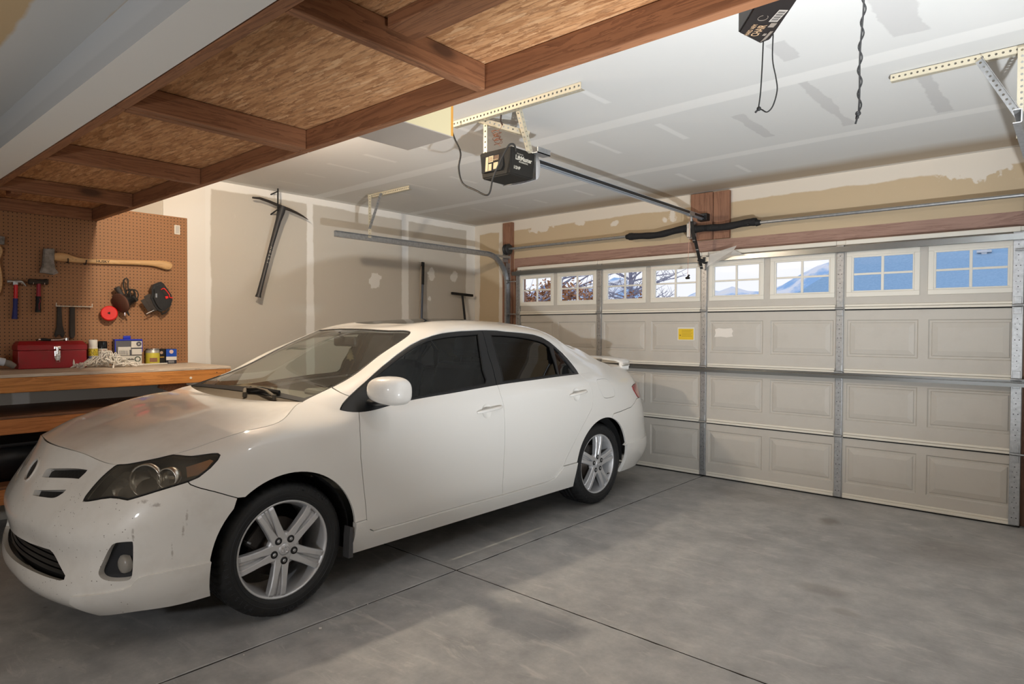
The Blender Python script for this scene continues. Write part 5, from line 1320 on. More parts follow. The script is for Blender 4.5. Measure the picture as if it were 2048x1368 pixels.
def perforated(mb, L, w, pitch, r, M, mi=0, th=.002):
    """strip along x, width along y, with a row of round holes"""
    n = max(1, int(L/pitch)); p = L/n
    for sgn, z in ((1, th/2), (-1, -th/2)):
        for k in range(n):
            cx = (k+.5)*p; V = []; F = []
            sq = [(p/2, 0), (p/2, w/2), (0, w/2), (-p/2, w/2), (-p/2, 0), (-p/2, -w/2), (0, -w/2), (p/2, -w/2)]
            for j in range(8):
                a = PI/4*j; V.append((cx+sq[j][0], sq[j][1], z)); V.append((cx+r*math.cos(a), r*math.sin(a), z))
            for j in range(8):
                f = (2*j, (2*j+2) % 16, (2*j+3) % 16, 2*j+1); F.append(f if sgn > 0 else f[::-1])
            mb.add(V, F, mi, False, M)
    for y in (-w/2, w/2): mb.add([(0, y, -th/2), (L, y, -th/2), (L, y, th/2), (0, y, th/2)], [(0, 1, 2, 3)], mi, False, M)
def angle_iron(mb, a, b, up, w=.032, pitch=.025, r=.0055, mi=0):
    """perforated angle from a to b; second leg on the 'up' side"""
    a = Vector(a); b = Vector(b); x = (b-a).normalized(); z = Vector(up); z = (z-x*z.dot(x)).normalized(); y = z.cross(x)
    M = Matrix((x, y, z)).transposed().to_4x4(); M.translation = a+y*(w/2); perforated(mb, (b-a).length, w, pitch, r, M, mi)
    M2 = Matrix((x, z, -y)).transposed().to_4x4(); M2.translation = a+z*(w/2); perforated(mb, (b-a).length, w, pitch, r, M2, mi)
M_CREAM = simple('zinc_cream_angle', rgb(208, 200, 178), .45, .3)
def track(name, x, s, lab):
    t = empty(name, (x, -.05, 0), (0, 0, 0), lab, 'door track', 'garage door tracks')
    R = .34; pts = [(x, -.05, .0), (x, -.05, 1.855)]
    pts += [(x, -.05-R*(1-math.cos(a)), 1.855+R*math.sin(a)) for a in np.radians(np.arange(6, 91, 6))]+[(x, -2.344, 2.195)]
    mb = MB(); sweep(mb, pts, c_section(s)); wpart(mb, 'rail', M_GAL, t)
    mb = MB(); mb.box((x-s*.030-.002, -.05, .1), (x-s*.030+.002, .052, 2.12), 0)
    for z in np.arange(.2, 2.1, .06): mb.cyl((x-s*.0285, .0, z), (x-s*.0275, .0, z), .006, 1, 8)
    wpart(mb, 'angle_plate', [M_GAL, M_HOLE], t)
    mb = MB(); xs = sorted((x-s*.1, x+s*.51)); angle_iron(mb, (xs[0], -1.93, CZ-.036), (xs[1], -1.93, CZ-.036), (0, 0, 1)); wpart(mb, 'ceiling_angle', M_CREAM, t)
    mb = MB(); angle_iron(mb, (x-s*.02, -1.95, 2.20), (x-s*.02, -1.95, CZ-.02), (0, -1, 0)); wpart(mb, 'drop_strap', M_CREAM, t)
    mb = MB(); angle_iron(mb, (x-s*.02, -1.955, 2.28), (x+s*.14, -1.945, CZ-.03), (0, -1, 0), .028); wpart(mb, 'brace', M_GAL, t)
    mb = MB(); mb.beam((x-s*.02, -.30, 2.19), (x-s*.02, .05, 2.19), .004, .03); wpart(mb, 'jamb_bracket', M_GAL, t)
    for z in (1.90, .508, 1.016, 1.525):
        mb = MB(); mb.cyl((x-s*.01, -.05, z), (x+s*.12, -.05, z), .006, 0, 10); mb.lathe([(0, -.008), (.02, -.008), (.022, 0), (.02, .008), (0, .008)], Matrix.Translation((x-s*.012, -.05, z)) @ Matrix.Rotation(PI/2, 4, 'Y'), 0, 16); wpart(mb, 'roller', M_GAL, t)
    return t
track('door_track', -.045, 1, 'galvanised door track curving up beside the left wall, behind the car')
track('door_track', 4.705, -1, 'galvanised door track at the right edge of the photo beside the door')
# ------------------------------------------------------------------ torsion shaft and springs
ts = empty('torsion_shaft', (2.3, -.06, 2.272), (0, 0, 0), 'steel shaft with two black covered springs across the wall above the door', 'spring shaft')
mb = MB(); mb.cyl((-.075, -.06, 2.278), (4.78, -.06, 2.264), .0135, 0, 16); wpart(mb, 'shaft', M_GAL, ts)
M_SOCK = NT('black_spring_sleeve'); M_SOCK.set(Base_Color=rgb(24, 24, 26), Roughness=.8); M_SOCK.bump(M_SOCK.noise(M_SOCK.coord('Object', scale=(40, 6, 6)), 2, 4), .6, .008); M_SOCK = M_SOCK.m
for (xa, xb, sag) in ((1.578, 2.20, .016), (2.245, 2.83, .006)):
    mb = MB(); P = []; R = []
    for k in range(25):
        q = k/24; x = xa+(xb-xa)*q; P.append((x, -.06, 2.274-sag*math.sin(PI*q*1.2+.3)+.004*math.sin(9*q))); R.append(.031+.0015*math.sin(23*q)+(.004 if k in (0, 1, 23, 24) else 0))
    mb.tube(P, R, 0, 18); wpart(mb, 'covered_spring', M_SOCK, ts)
    mb = MB(); e = xa if xa < 2 else xb; s = -1 if xa < 2 else 1
    mb.cyl((e, -.06, 2.27), (e+s*.035, -.06, 2.27), .030, 0, 16, .022); wpart(mb, 'winding_cone', M_RUB, ts)
mb = MB(); mb.box((2.205, -.10, 2.20), (2.245, -.02, 2.33), 0, .004); mb.box((2.20, -.06, 2.19), (2.25, .012, 2.35), 0, .003); wpart(mb, 'centre_bracket', M_GAL, ts)
for x in (-.045, 4.70):
    mb = MB(); mb.lathe([(.014, -.03), (.058, -.03), (.062, -.022), (.05, -.016), (.05, .016), (.062, .022), (.058, .03), (.014, .03)], Matrix.Translation((x, -.06, 2.275)) @ Matrix.Rotation(PI/2, 4, 'Y'), 0, 28); wpart(mb, 'cable_drum', simple('dark_drum', rgb(58, 58, 60), .5, .4) if 'dark_drum' not in bpy.data.materials else bpy.data.materials['dark_drum'], ts)
    mb = MB(); mb.box((x-.06, -.075, 2.13), (x-.055, .05, 2.30), 0); mb.box((x-.06, .03, 2.05), (x-.02, .05, 2.30), 0); wpart(mb, 'end_plate', M_GAL, ts)
    mb = MB(); mb.tube([(x, -.012, 2.27), (x+.01, -.02, .06)], .0017, 0, 6); wpart(mb, 'lift_cable', M_GAL, ts)
# ------------------------------------------------------------------ opener
op = empty('garage_door_opener', (2.33, -2.70, 2.24), (0, 0, 0), 'black ceiling mounted garage door opener with white lamp lens hanging from angle irons', 'door opener')
M_OPB = simple('opener_black_case', rgb(44, 42, 39), .75, 0, Specular_IOR_Level=.2); M_OPL = NT('opener_lens'); M_OPL.set(Base_Color=rgb(236, 236, 238), Roughness=.35, Transmission_Weight=.25); M_OPL = M_OPL.m
x0, x1, ya, yb, za, zb = 2.205, 2.462, -2.815, -2.595, 2.243, 2.398
V = []
for (x, y, e) in ((x0, ya, .014), (x1, ya, .014), (x1, yb, .012), (x0, yb, .012)):
    V += [(x+(e if x == x0 else -e), y+(e if y == ya else -e)*.6, za), (x, y, zb)]
bm = bmesh.new(); vs = [bm.verts.new(v) for v in V]
for f in ((0, 2, 3, 1), (2, 4, 5, 3), (4, 6, 7, 5), (6, 0, 1, 7), (1, 3, 5, 7), (6, 4, 2, 0)): bm.faces.new([vs[i] for i in f])
bmesh.ops.bevel(bm, geom=bm.edges[:], offset=.007, segments=3, affect='EDGES')
mb = MB(); mb.from_bm(bm, 0); case = wpart(mb, 'motor_case', M_OPB, op)
mb = MB()   # white lens with ribs at the front
V = []; F = []; nseg = 14
for k in range(nseg+1):
    x = x0-.006+(x1-x0+.012)*k/nseg; r = math.sin(PI*(k+.0)/nseg)**.35 if 0 < k < nseg else .55
    for a in np.radians(np.arange(90, -91, -15)): V.append((x, yb+.0+.075*math.cos(a)*r-.004, 2.318+.082*math.sin(a)*(.85+.15*r)))
m_ = 13
for k in range(nseg):
    for j in range(m_-1): F.append((k*m_+j, k*m_+j+1, (k+1)*m_+j+1, (k+1)*m_+j))
F += [tuple(range(m_))[::-1], tuple(range(nseg*m_, (nseg+1)*m_))]
mb.add(V, F, 0, True)
for k in range(26):
    x = x0+.006+(x1-x0-.012)*k/25; r = math.sin(PI*(x-x0+.006)/(x1-x0+.012))**.35; mb.tube([(x, yb-.004+.0755*math.cos(a)*r, 2.318+.082*math.sin(a)*(.85+.15*r)) for a in np.radians(np.arange(-80, 10, 15))], .0016, 0, 4, False)
wpart(mb, 'lamp_lens', M_OPL, op)
mb = MB(); mb.box((x1-.002, yb+.012, 2.30), (x1+.003, yb+.032, 2.335), 0, .002); mb.build('lens_catch', M_DGAP, case)
# lettering on the side, labels on the back
M_LET = simple('pale_lettering', rgb(206, 200, 186), .6)
Ms = lambda y, z: frame_matrix((x1+.0006-.0, y, z), (0, 1, 0), (0, 0, 1), (1, 0, 0))
tilt = Matrix.Rotation(-.0, 4, 'X')
mb = MB()
def side_text(body, y, z, size, bold=0.):
    k = (z-za)/(zb-za); X = x1-.014*(1-k)+.0009
    M = frame_matrix((X, y, z), (0, 1, 0), (.09, 0, 1)); add_text(mb, body, size, M, 0, bold)
side_text('LiftMaster', -2.700, 2.343, .036, .03); side_text('PROFESSIONAL', -2.700, 2.322, .012, .02); side_text('1/2HP', -2.755, 2.285, .024, .03); side_text('Chamberlain', -2.735, 2.366, .011)
mb.build('case_lettering', M_LET, case)
mb = MB(); mb.prism([(-.085, -.05), (-.095, .04), (-.08, .052), (.06, .058), (.085, .045), (.085, -.03), (.07, -.052)], 0, .003, 0)
Mb = frame_matrix((2.315, ya+.001, 2.325), (1, 0, 0), (0, .07, 1), (0, -1, .07)); mb.v = [tuple(Mb @ Vector(p)) for p in mb.v]
for (a, b, c, d, mi) in ((-.055, -.045, -.035, .04, 1), (-.03, .005, .005, .042, 1), (-.03, -.045, -.005, -.005, 1), (.01, -.04, .045, -.002, 1), (.012, .008, .05, .04, 2)):
    mb.box((a, b, .003), (c, d, .0042), mi, 0, Mb)
for k in range(5): mb.box((-.028, .009+.006*k, .0042), (.003-.004*(k % 2), .012+.006*k, .0046), 2, 0, Mb)
for k in range(3): mb.cyl(Mb @ Vector((.018+.012*k, .012, .004)), Mb @ Vector((.018+.012*k, .012, .010)), .0035, 1, 8)
mb.build('rating_plate', [M_DGAP, simple('cream_label', rgb(206, 186, 150), .6), simple('brown_label', rgb(98, 72, 50), .6)], case)
# rail to the header
mb = MB(); a = Vector((2.335, -2.56, 2.405)); b = Vector((2.335, .005, 2.375)); mb.beam(a, b, .038, .022, 0); mb.beam(a-Vector((0, 0, .018)), b-Vector((0, 0, .018)), .012, .014, 1); mb.beam(a+Vector((.017, 0, .0)), b+Vector((.017, 0, 0)), .003, .03, 1)
wpart(mb, 'rail', [simple('black_rail', rgb(22, 22, 24), .4), simple('steel_chain', rgb(188, 196, 206), .3, .6)], op)
mb = MB(); mb.box((2.29, -.06, 2.345), (2.38, .012, 2.41), 0, .004); wpart(mb, 'header_bracket', simple('black_bracket', rgb(26, 26, 27), .5), op)
mb = MB(); mb.box((2.315, -.34, 2.352), (2.355, -.24, 2.39), 0, .004); mb.cyl((2.335, -.27, 2.35), (2.335, -.27, 2.31), .012, 0, 10); wpart(mb, 'trolley', M_GAL, op)
mb = MB(); mb.beam((2.335, -.27, 2.33), (2.333, -.20, 2.13), .006, .028, 0, (1, 0, 0)); mb.beam((2.338, -.215, 2.18), (2.345, -.075, 1.905), .006, .028, 0, (1, 0, 0)); mb.beam((2.338, -.12, 1.985), (2.36, -.03, 1.965), .03, .025, 0)
for p in ((2.33, -.205, 2.15), (2.34, -.16, 2.07), (2.345, -.085, 1.925)): mb.cyl(Vector(p)+Vector((-.012, 0, 0)), Vector(p)+Vector((.014, 0, 0)), .006, 1, 8)
wpart(mb, 'door_arm', [bpy.data.materials['black_bracket'], M_GAL], op)
mb = MB(); mb.tube([(2.335, -.30, 2.35), (2.337, -.32, 2.1), (2.336, -.335, 1.83)], .0018, 0, 6); mb.box((2.318, -.345, 1.795), (2.354, -.322, 1.815), 1, .005); mb.cyl((2.325, -.335, 1.80), (2.352, -.335, 1.832), .008, 1, 10); wpart(mb, 'release_cord', [simple('red_white_cord', rgb(206, 160, 140), .8), M_RUB], op)
# hanging irons
mb = MB(); angle_iron(mb, (2.02, -2.86, CZ-.036), (2.98, -2.86, CZ-.036), (0, 0, 1), .034, .028, .0065); wpart(mb, 'ceiling_angle', M_CREAM, op)
mb = MB(); angle_iron(mb, (2.225, -2.80, 2.385), (2.225, -2.80, CZ-.012), (0, 1, 0), .030, .028, .006); wpart(mb, 'drop_strap', M_CREAM, op)
mb = MB(); angle_iron(mb, (2.475, -2.66, 2.385), (2.525, -2.83, CZ-.012), (-1, 0, 0), .026, .028, .005); wpart(mb, 'drop_strap', M_CREAM, op)
mb = MB(); angle_iron(mb, (2.205, -2.83, 2.585), (2.485, -2.69, 2.475), (0, 0, 1), .03, .028, .0055); wpart(mb, 'cross_brace', M_CREAM, op)
mb = MB(); mb.box((2.44, -2.62, 2.395), (2.50, -2.50, 2.400), 0); mb.box((2.495, -2.62, 2.395), (2.50, -2.50, 2.43), 0); wpart(mb, 'mount_plate', M_GAL, op)
# coil of bare wire on a ceiling hook
wc = empty('wire_coil', (2.40, -2.83, CZ), (0, 0, 0), 'tangled copper wire hanging from a dark hook above the opener', 'wire')
mb = MB(); mb.tube([(2.43, -2.83, CZ), (2.42, -2.83, 2.60), (2.395, -2.83, 2.585), (2.39, -2.83, 2.55), (2.405, -2.83, 2.525)], .005, 0, 8); wpart(mb, 'hook', simple('dark_cable', rgb(58, 44, 38), .7), wc)
mb = MB(); P = [(2.405, -2.83, 2.525), (2.39, -2.83, 2.505)]
for k in range(110):
    a = k*.55; P.append((2.355+.022*math.cos(a)-.010*math.sin(k*.13)+.0002*k, -2.832+.02*math.sin(a), 2.50-.00065*k+.012*math.sin(a*.7)))
P += [(2.36, -2.83, 2.43), (2.39, -2.825, 2.405)]
mb.tube(P, .0013, 0, 5); wpart(mb, 'copper_wire', simple('copper_wire', rgb(150, 96, 70), .4, .7), wc)
# power cord
mb = MB(); P = open_curve([(2.05, -2.92, 2.60), (2.075, -2.9, 2.50), (2.13, -2.9, 2.40), (2.115, -2.9, 2.31), (2.15, -2.9, 2.215), (2.25, -2.89, 2.16), (2.32, -2.88, 2.125), (2.345, -2.87, 2.14), (2.36, -2.86, 2.22), (2.40, -2.85, 2.30), (2.44, -2.84, 2.37), (2.465, -2.83, 2.402), (2.48, -2.81, 2.40), (2.475, -2.79, 2.37)], 6)
pc = mb.tube(P, .0055, 0, 8).build('power_cord', simple('black_cord', rgb(34, 32, 30), .6)); tag(pc, 'black power cord looping down from the ceiling to the garage door opener', 'power cord')
# ------------------------------------------------------------------ left wall: pegboard, bench, tools
def sc_at(Y, Z, X, X0=-.67):
    """slide a point seen on the plane X0 along the sight line onto the plane X"""
    s = (CAM[0]-X)/(CAM[0]-X0); return Vector((X, CAM[1]+(Y-CAM[1])*s, CAM[2]+(Z-CAM[2])*s))
t = NT('pegboard'); t.set(Roughness=.6); X = t.coord('Object'); sep = t.node('ShaderNodeSeparateXYZ'); t.link(X, sep.inputs[0])
d = []
for ax in (1, 2): f = t.math('SUBTRACT', t.math('FRACT', t.math('MULTIPLY', sep.outputs[ax], 1/.0254)), .5); d.append(t.math('MULTIPLY', f, f))
hole = t.math('LESS_THAN', t.math('ADD', d[0], d[1]), .021)
base = t.mix(t.math('MULTIPLY', t.noise(X, 260, 2), .45), rgb(164, 118, 80), rgb(130, 90, 58)); base = t.mix(t.ramp(t.noise(X, 2.2, 5, .6), [(.5, (0, 0, 0)), (.8, (.3, .3, .3))]), base, rgb(172, 128, 92))
t.color(t.mix(hole, base, rgb(24, 15, 10))); M_PEG = t.m
pb_ = plank((WX+.0125, -5.6, 1.056), (WX+.0185, -3.365, 2.262), .001).build('pegboard', M_PEG); tag(pb_, 'brown perforated pegboard panel fixed to the left wall above the workbench', 'pegboard')
PX = WX+.019
M_BOARD = wood('varnished_bench_board', rgb(196, 132, 70), rgb(150, 90, 40), 1, 1, True, .38); M_PLY = wood('worn_bench_top', rgb(208, 194, 178), rgb(170, 152, 134), 1, .7, False, .8); M_SHELF = wood('dark_shelf_board', rgb(126, 86, 60), rgb(86, 56, 38), 1, .8, False, .6)
bench = empty('workbench', (-.3, -4.4, 0), (0, 0, 0), 'long wooden workbench with orange varnished front boards and lower shelves against the left wall', 'workbench')
BZ, BF = 1.055, .05
wpart(plank((WX+.001, -5.6, BZ-.02), (BF, -3.333, BZ), .003), 'bench_top', M_PLY, bench)
wpart(plank((BF-.038, -5.6, BZ-.113), (BF, -3.372, BZ-.0205), .004), 'front_board', M_BOARD, bench)
wpart(plank((WX+.04, -3.371, BZ-.113), (BF, -3.333, BZ-.0205), .004), 'end_board', wood('bench_end_board', rgb(188, 124, 66), rgb(146, 90, 44), 0), bench)
mb = MB()
for (y, z) in ((-3.352, BZ-.045), (-3.352, BZ-.085), (-3.44, BZ-.045)): mb.cyl((BF-.002, y, z), (BF+.0008, y, z), .004, 0, 8)
wpart(mb, 'screw_heads', M_HOLE, bench)
mb = MB(); mb.cyl((BF-.004, -3.63, BZ-.075), (BF+.004, -3.63, BZ-.075), .009, 0, 12); wpart(mb, 'round_plug', M_WINF, bench)
for z in (.80, .375):
    wpart(plank((WX+.001, -5.6, z-.018), (BF, -3.37, z), .003), 'shelf', M_SHELF, bench); wpart(plank((BF-.038, -5.6, z-.112), (BF, -3.37, z-.0185), .004), 'shelf_edge_board', wood('shelf_edge', rgb(190, 122, 68), rgb(150, 88, 42), 1) if 'shelf_edge' not in bpy.data.materials else bpy.data.materials['shelf_edge'], bench)
for y in (-3.41, -5.5):
    for x in (WX+.02, -.03-.09):
        for (a, b) in ((0, .262), (.376, .686), (.801, BZ-.021)): wpart(plank((x, y-.04, a), (x+.085, y, b), .004), 'leg', M_FIRZ, bench)
mb = MB(); mb.beam((-.055, -3.80, .952), (-.055, -3.44, .80), .085, .036, 0, (1, 0, 0)); wpart(mb, 'brace', M_FIRX, bench)
# plastic tub on the bottom shelf
tub = empty('storage_tub', (-.3, -4.72, .376), (0, 0, 0), 'black plastic tub standing in the shade on the lowest workbench shelf', 'tub')
M_TUB = simple('black_tub', rgb(22, 23, 26), .4)
V = []
bm = bmesh.new(); bmesh.ops.create_cube(bm, size=1)
for v in bm.verts: k = 1 if v.co.z > 0 else .86; v.co = Vector((-.3+v.co.x*.5*k, -4.72+v.co.y*.62*k, .376+(v.co.z+.5)*.225))
bmesh.ops.bevel(bm, geom=[e for e in bm.edges], offset=.025, segments=3, affect='EDGES'); mb = MB(); mb.from_bm(bm, 0, True); wpart(mb, 'tub_body', M_TUB, tub)
mb = MB(); mb.box((-.56, -5.04, .598), (-.04, -4.40, .622), 0, .008); wpart(mb, 'tub_rim', M_TUB, tub)
# ---- things on the bench
M_RED = NT('red_enamel'); M_RED.color(M_RED.mix(M_RED.ramp(M_RED.noise(M_RED.coord('Object'), 14, 6, .7), [(.5, (0, 0, 0)), (.75, (.6, .6, .6))]), rgb(158, 22, 34), rgb(128, 50, 44))); M_RED.set(Roughness=.42); M_RED = M_RED.m
tb = empty('toolbox', (-.6, -4.335, BZ), (0, 0, 0), 'red metal toolbox with a chrome latch on the workbench', 'toolbox')
wpart(MB().box((-.672, -4.543, BZ+.001), (-.505, -4.138, BZ+.128), 0, .005), 'toolbox_body', M_RED, tb)
bm = bmesh.new(); vs = [bm.verts.new(p) for p in ((-.674, -4.546, BZ+.130), (-.502, -4.546, BZ+.130), (-.502, -4.135, BZ+.130), (-.674, -4.135, BZ+.130), (-.674, -4.546, BZ+.160), (-.502, -4.546, BZ+.165), (-.502, -4.135, BZ+.165), (-.674, -4.135, BZ+.160), (-.64, -4.53, BZ+.192), (-.545, -4.53, BZ+.192), (-.545, -4.151, BZ+.192), (-.64, -4.151, BZ+.192))]
for f in ((3, 2, 1, 0), (0, 1, 5, 4), (1, 2, 6, 5), (2, 3, 7, 6), (3, 0, 4, 7), (4, 5, 9, 8), (5, 6, 10, 9), (6, 7, 11, 10), (7, 4, 8, 11), (8, 9, 10, 11)): bm.faces.new([vs[i] for i in f])
bmesh.ops.bevel(bm, geom=bm.edges[:], offset=.003, segments=2, affect='EDGES'); lid = wpart(MB().from_bm(bm, 0), 'lid', M_RED, tb)
mb = MB(); yl = -4.318
mb.box((-.503, yl-.021, BZ+.136), (-.496, yl+.021, BZ+.156), 0, .003); mb.box((-.505, yl-.019, BZ+.085), (-.496, yl+.019, BZ+.126), 0, .004); mb.prism([(-.019, 0), (.019, 0), (.012, -.03), (-.012, -.03)], 0, .006, 0, frame_matrix((-.504, yl, BZ+.086), (0, 1, 0), (0, 0, 1), (1, 0, 0)))
mb.tube([(-.494, yl-.010, BZ+.09), (-.492, yl-.011, BZ+.045), (-.492, yl+.011, BZ+.045), (-.494, yl+.010, BZ+.09)], .0018, 0, 6); mb.box((-.499, yl-.008, BZ+.10), (-.490, yl+.008, BZ+.152), 0, .003)
wpart(mb, 'latch', M_CHROME, tb)
mb = MB(); mb.tube([(-.59, -4.42, BZ+.193), (-.59, -4.415, BZ+.205), (-.59, -4.26, BZ+.205), (-.59, -4.255, BZ+.193)], .004, 0, 8); wpart(mb, 'carry_handle', M_RUB, tb)
rw = empty('socket_wrench', (-.57, -4.33, BZ+.2), (0, 0, 0), 'chrome socket wrench with black grip lying on top of the red toolbox', 'wrench')
mb = MB(); mb.tube([(-.555, -4.345, BZ+.2), (-.555, -4.30, BZ+.201), (-.555, -4.262, BZ+.208)], [.005, .005, .006], 0, 10); mb.cyl((-.555, -4.25, BZ+.196), (-.555, -4.25, BZ+.214), .013, 0, 18); mb.cyl((-.555, -4.418, BZ+.205), (-.555, -4.405, BZ+.205), .008, 0, 12); wpart(mb, 'ratchet_shaft', M_CHROME, rw)
mb = MB(); mb.tube([(-.555, -4.405, BZ+.205), (-.555, -4.38, BZ+.204), (-.555, -4.345, BZ+.2)], [.009, .010, .007], 0, 12); wpart(mb, 'grip', M_RUB, rw)
fl_ = empty('flashlight', (-.50, -4.66, BZ), (0, 0, 0), 'pale tool with grey knurled grip lying beside the red toolbox at the photo edge', 'hand tool')
mb = MB(); mb.cyl((-.46, -4.70, BZ+.075), (-.46, -4.625, BZ+.055), .026, 0, 20); wpart(mb, 'head', simple('pale_blue_plastic', rgb(206, 216, 230), .4), fl_)
mb = MB(); mb.tube([(-.46, -4.626, BZ+.055), (-.46, -4.60, BZ+.045), (-.465, -4.57, BZ+.024)], [.020, .022, .018], 0, 18); wpart(mb, 'grip', simple('grey_knurl', rgb(128, 122, 116), .6), fl_)
def can(name, x, y, r, h, capr, caph, mats, lab, cat, bands=()):
    o = empty(name, (x, y, BZ), (0, 0, 0), lab, cat); T_ = Matrix.Translation((x, y, BZ+.001))
    mb = MB(); mb.lathe([(0, 0), (r*.95, 0), (r, .004), (r, h-.012), (r*.86, h), (0, h)], T_, 0, 28); body = wpart(mb, 'can_body', mats[0], o)
    for (z0, z1, m_) in bands: mb = MB(); mb.lathe([(r+.0006, z0), (r+.0006, z1)], T_, 0, 28); mb.build('label_band', m_, body)
    if caph: mb = MB(); mb.lathe([(capr, h-.004), (capr, h-.004+caph-.005), (capr*.93, h-.004+caph), (0, h-.004+caph)], T_, 0, 28); wpart(mb, 'cap', mats[1], o)
    return o, body
t = NT('yellow_graphic_label'); t.set(Roughness=.35); n = t.noise(t.coord('Object', scale=(60, 60, 60)), 1., 3); t.color(t.ramp(n, [(.46, rgb(222, 200, 60)), (.50, rgb(48, 44, 30)), (.55, rgb(222, 200, 70))])); M_YL = t.m
can('spray_can', -.60, -4.073, .031, .150, .029, .052, (simple('white_can', rgb(226, 224, 218), .35), simple('white_cap', rgb(236, 234, 228), .4)), 'white capped spray can with yellow label right of the red toolbox', 'spray can', ((.078, .132, M_YL), (.05, .076, simple('blue_label_band', rgb(126, 150, 190), .4))))
can('spray_can', -.61, -4.008, .032, .135, .031, .056, (simple('pale_label_can', rgb(214, 208, 200), .3), simple('gloss_black_cap', rgb(16, 18, 22), .12)), 'black capped can with pale label beside the taller white capped can', 'spray can', ((.118, .123, simple('rust_band', rgb(120, 72, 58), .4)),))
# accessory kit in a clear case
kit = empty('accessory_kit', (-.62, -3.83, BZ), (0, 0, 0), 'clear plastic case of rotary tool accessories with blue hanger top', 'tool kit')
M_KBLUE = simple('blue_plastic', rgb(30, 52, 190), .35); M_KWH = simple('white_insert', rgb(222, 220, 214), .5); M_KGR = simple('smoky_insert', rgb(96, 96, 102), .4); kx = -.60; ky0, ky1 = -3.928, -3.735
wpart(MB().box((kx-.05, ky0, BZ+.001), (kx-.006, ky1, BZ+.200), 0, .006), 'case_back', M_KGR, kit)
mb = MB(); mb.box((kx-.05, ky0, BZ+.19), (kx, ky1, BZ+.2015), 0, .003); mb.box((kx-.035, ky0+.065, BZ+.2), (kx-.02, ky1-.075, BZ+.228), 0, .006); mb.box((kx-.005, ky0, BZ+.002), (kx, ky0+.006, BZ+.19), 0); mb.box((kx-.005, ky1-.006, BZ+.10), (kx, ky1, BZ+.19), 0); wpart(mb, 'hanger_frame', M_KBLUE, kit)
wpart(MB().box((kx-.0055, ky0+.006, BZ+.002), (kx+.0005, ky1-.006, BZ+.072), 0, .001), 'label_card', M_KWH, kit)
for (a, b, c, d) in ((.02, .11, .118, .142), (.02, .10, .076, .118), (.112, .188, .134, .185), (.115, .188, .080, .125)): wpart(MB().box((kx-.0055, ky0+a, BZ+c), (kx+.004, ky0+b, BZ+d), 0, .002), 'tray', M_KWH, kit)
for k in range(6): mb = MB(); mb.cyl((kx+.003, ky0+.032+.011*k, BZ+.080), (kx+.003, ky0+.032+.011*k, BZ+.114), .003, 0, 8); wpart(mb, 'bit', M_CHROME, kit)
mb = MB(); mb.lathe([(.006, 0), (.018, 0), (.018, .004), (.006, .004)], frame_matrix((kx+.004, ky0+.165, BZ+.165), (0, 1, 0), (0, 0, 1)), 0, 20, True, True); wpart(mb, 'cutting_disc', M_KGR, kit)
mb = MB(); mb.cyl((kx+.0005, ky0+.157, BZ+.045), (kx+.0015, ky0+.157, BZ+.045), .022, 0, 22); mb.cyl((kx+.0015, ky0+.157, BZ+.045), (kx+.002, ky0+.157, BZ+.045), .015, 1, 20); wpart(mb, 'round_badge', [simple('dark_green_badge', rgb(40, 66, 52), .5), M_KWH], kit)
mb = MB()
for k in range(9): mb.box((kx+.0005, ky0+.048+.0095*k, BZ+.038), (kx+.0012, ky0+.0545+.0095*k, BZ+.049+.003*(k % 2)), 0)
wpart(mb, 'printing', M_HOLE, kit)
# yellow tin, blue box, white strip
tin, tb_ = can('paint_tin', -.62, -3.655, .050, .120, 0, 0, (simple('tin_steel', rgb(196, 192, 184), .35, .5), None), 'yellow labelled tin with bare metal lid between the accessory kit and blue carton', 'tin', ((.004, .090, simple('yellow_tin_label', rgb(206, 194, 70), .5)),))
mb = MB(); mb.lathe([(.052, .118), (.053, .124), (.047, .126), (.044, .121), (0, .121)], Matrix.Translation((-.62, -3.655, BZ)), 0, 32); wpart(mb, 'lid', M_CHROME, tin)
V = []; F = []
for k in range(9):
    a = -.75+1.1*k/8
    for z in (.02, .052): V.append((-.62+.0512*math.cos(a), -3.655+.0512*math.sin(a), BZ+z))
for k in range(8): F.append((2*k, 2*k+2, 2*k+3, 2*k+1))
mesh_obj('brown_panel', V, F, simple('brown_print', rgb(146, 104, 78), .5), tb_)
bx = empty('small_carton', (-.61, -3.52, BZ), (0, 0, 0), 'small blue and white carton at the right end of the bench items', 'carton')
wpart(MB().box((-.66, -3.566, BZ+.001), (-.588, -3.486, BZ+.120), 0, .001), 'carton', simple('dark_blue_card', rgb(36, 40, 56), .5), bx)
mb = MB(); mb.box((-.588, -3.566, BZ+.058), (-.5874, -3.486, BZ+.119), 0); mb.box((-.588, -3.566, BZ+.030), (-.5874, -3.486, BZ+.058), 1); mb.cyl((-.5876, -3.526, BZ+.098), (-.5870, -3.526, BZ+.098), .016, 2, 20)
for k in range(3): mb.box((-.5874, -3.548, BZ+.008+.007*k), (-.5870, -3.505, BZ+.010+.007*k), 1)
wpart(mb, 'front_print', [simple('royal_blue', rgb(20, 74, 178), .45), simple('white_print', rgb(224, 222, 218), .5), simple('pink_badge', rgb(226, 196, 190), .5)], bx)
bk = empty('small_carton', (-.62, -3.60, BZ), (0, 0, 0), 'small black carton pushed behind the left side of the blue carton', 'carton')
wpart(MB().box((-.665, -3.622, BZ+.001), (-.595, -3.570, BZ+.122), 0, .001), 'carton', simple('black_card', rgb(20, 18, 18), .4), bk)
mb = MB(); mb.cyl((-.5952, -3.598, BZ+.092), (-.5944, -3.598, BZ+.092), .012, 0, 18); mb.box((-.595, -3.616, BZ+.052), (-.5944, -3.578, BZ+.060), 1); wpart(mb, 'front_print', [simple('tan_badge', rgb(176, 150, 128), .5), simple('gold_print', rgb(180, 140, 50), .5)], bk)
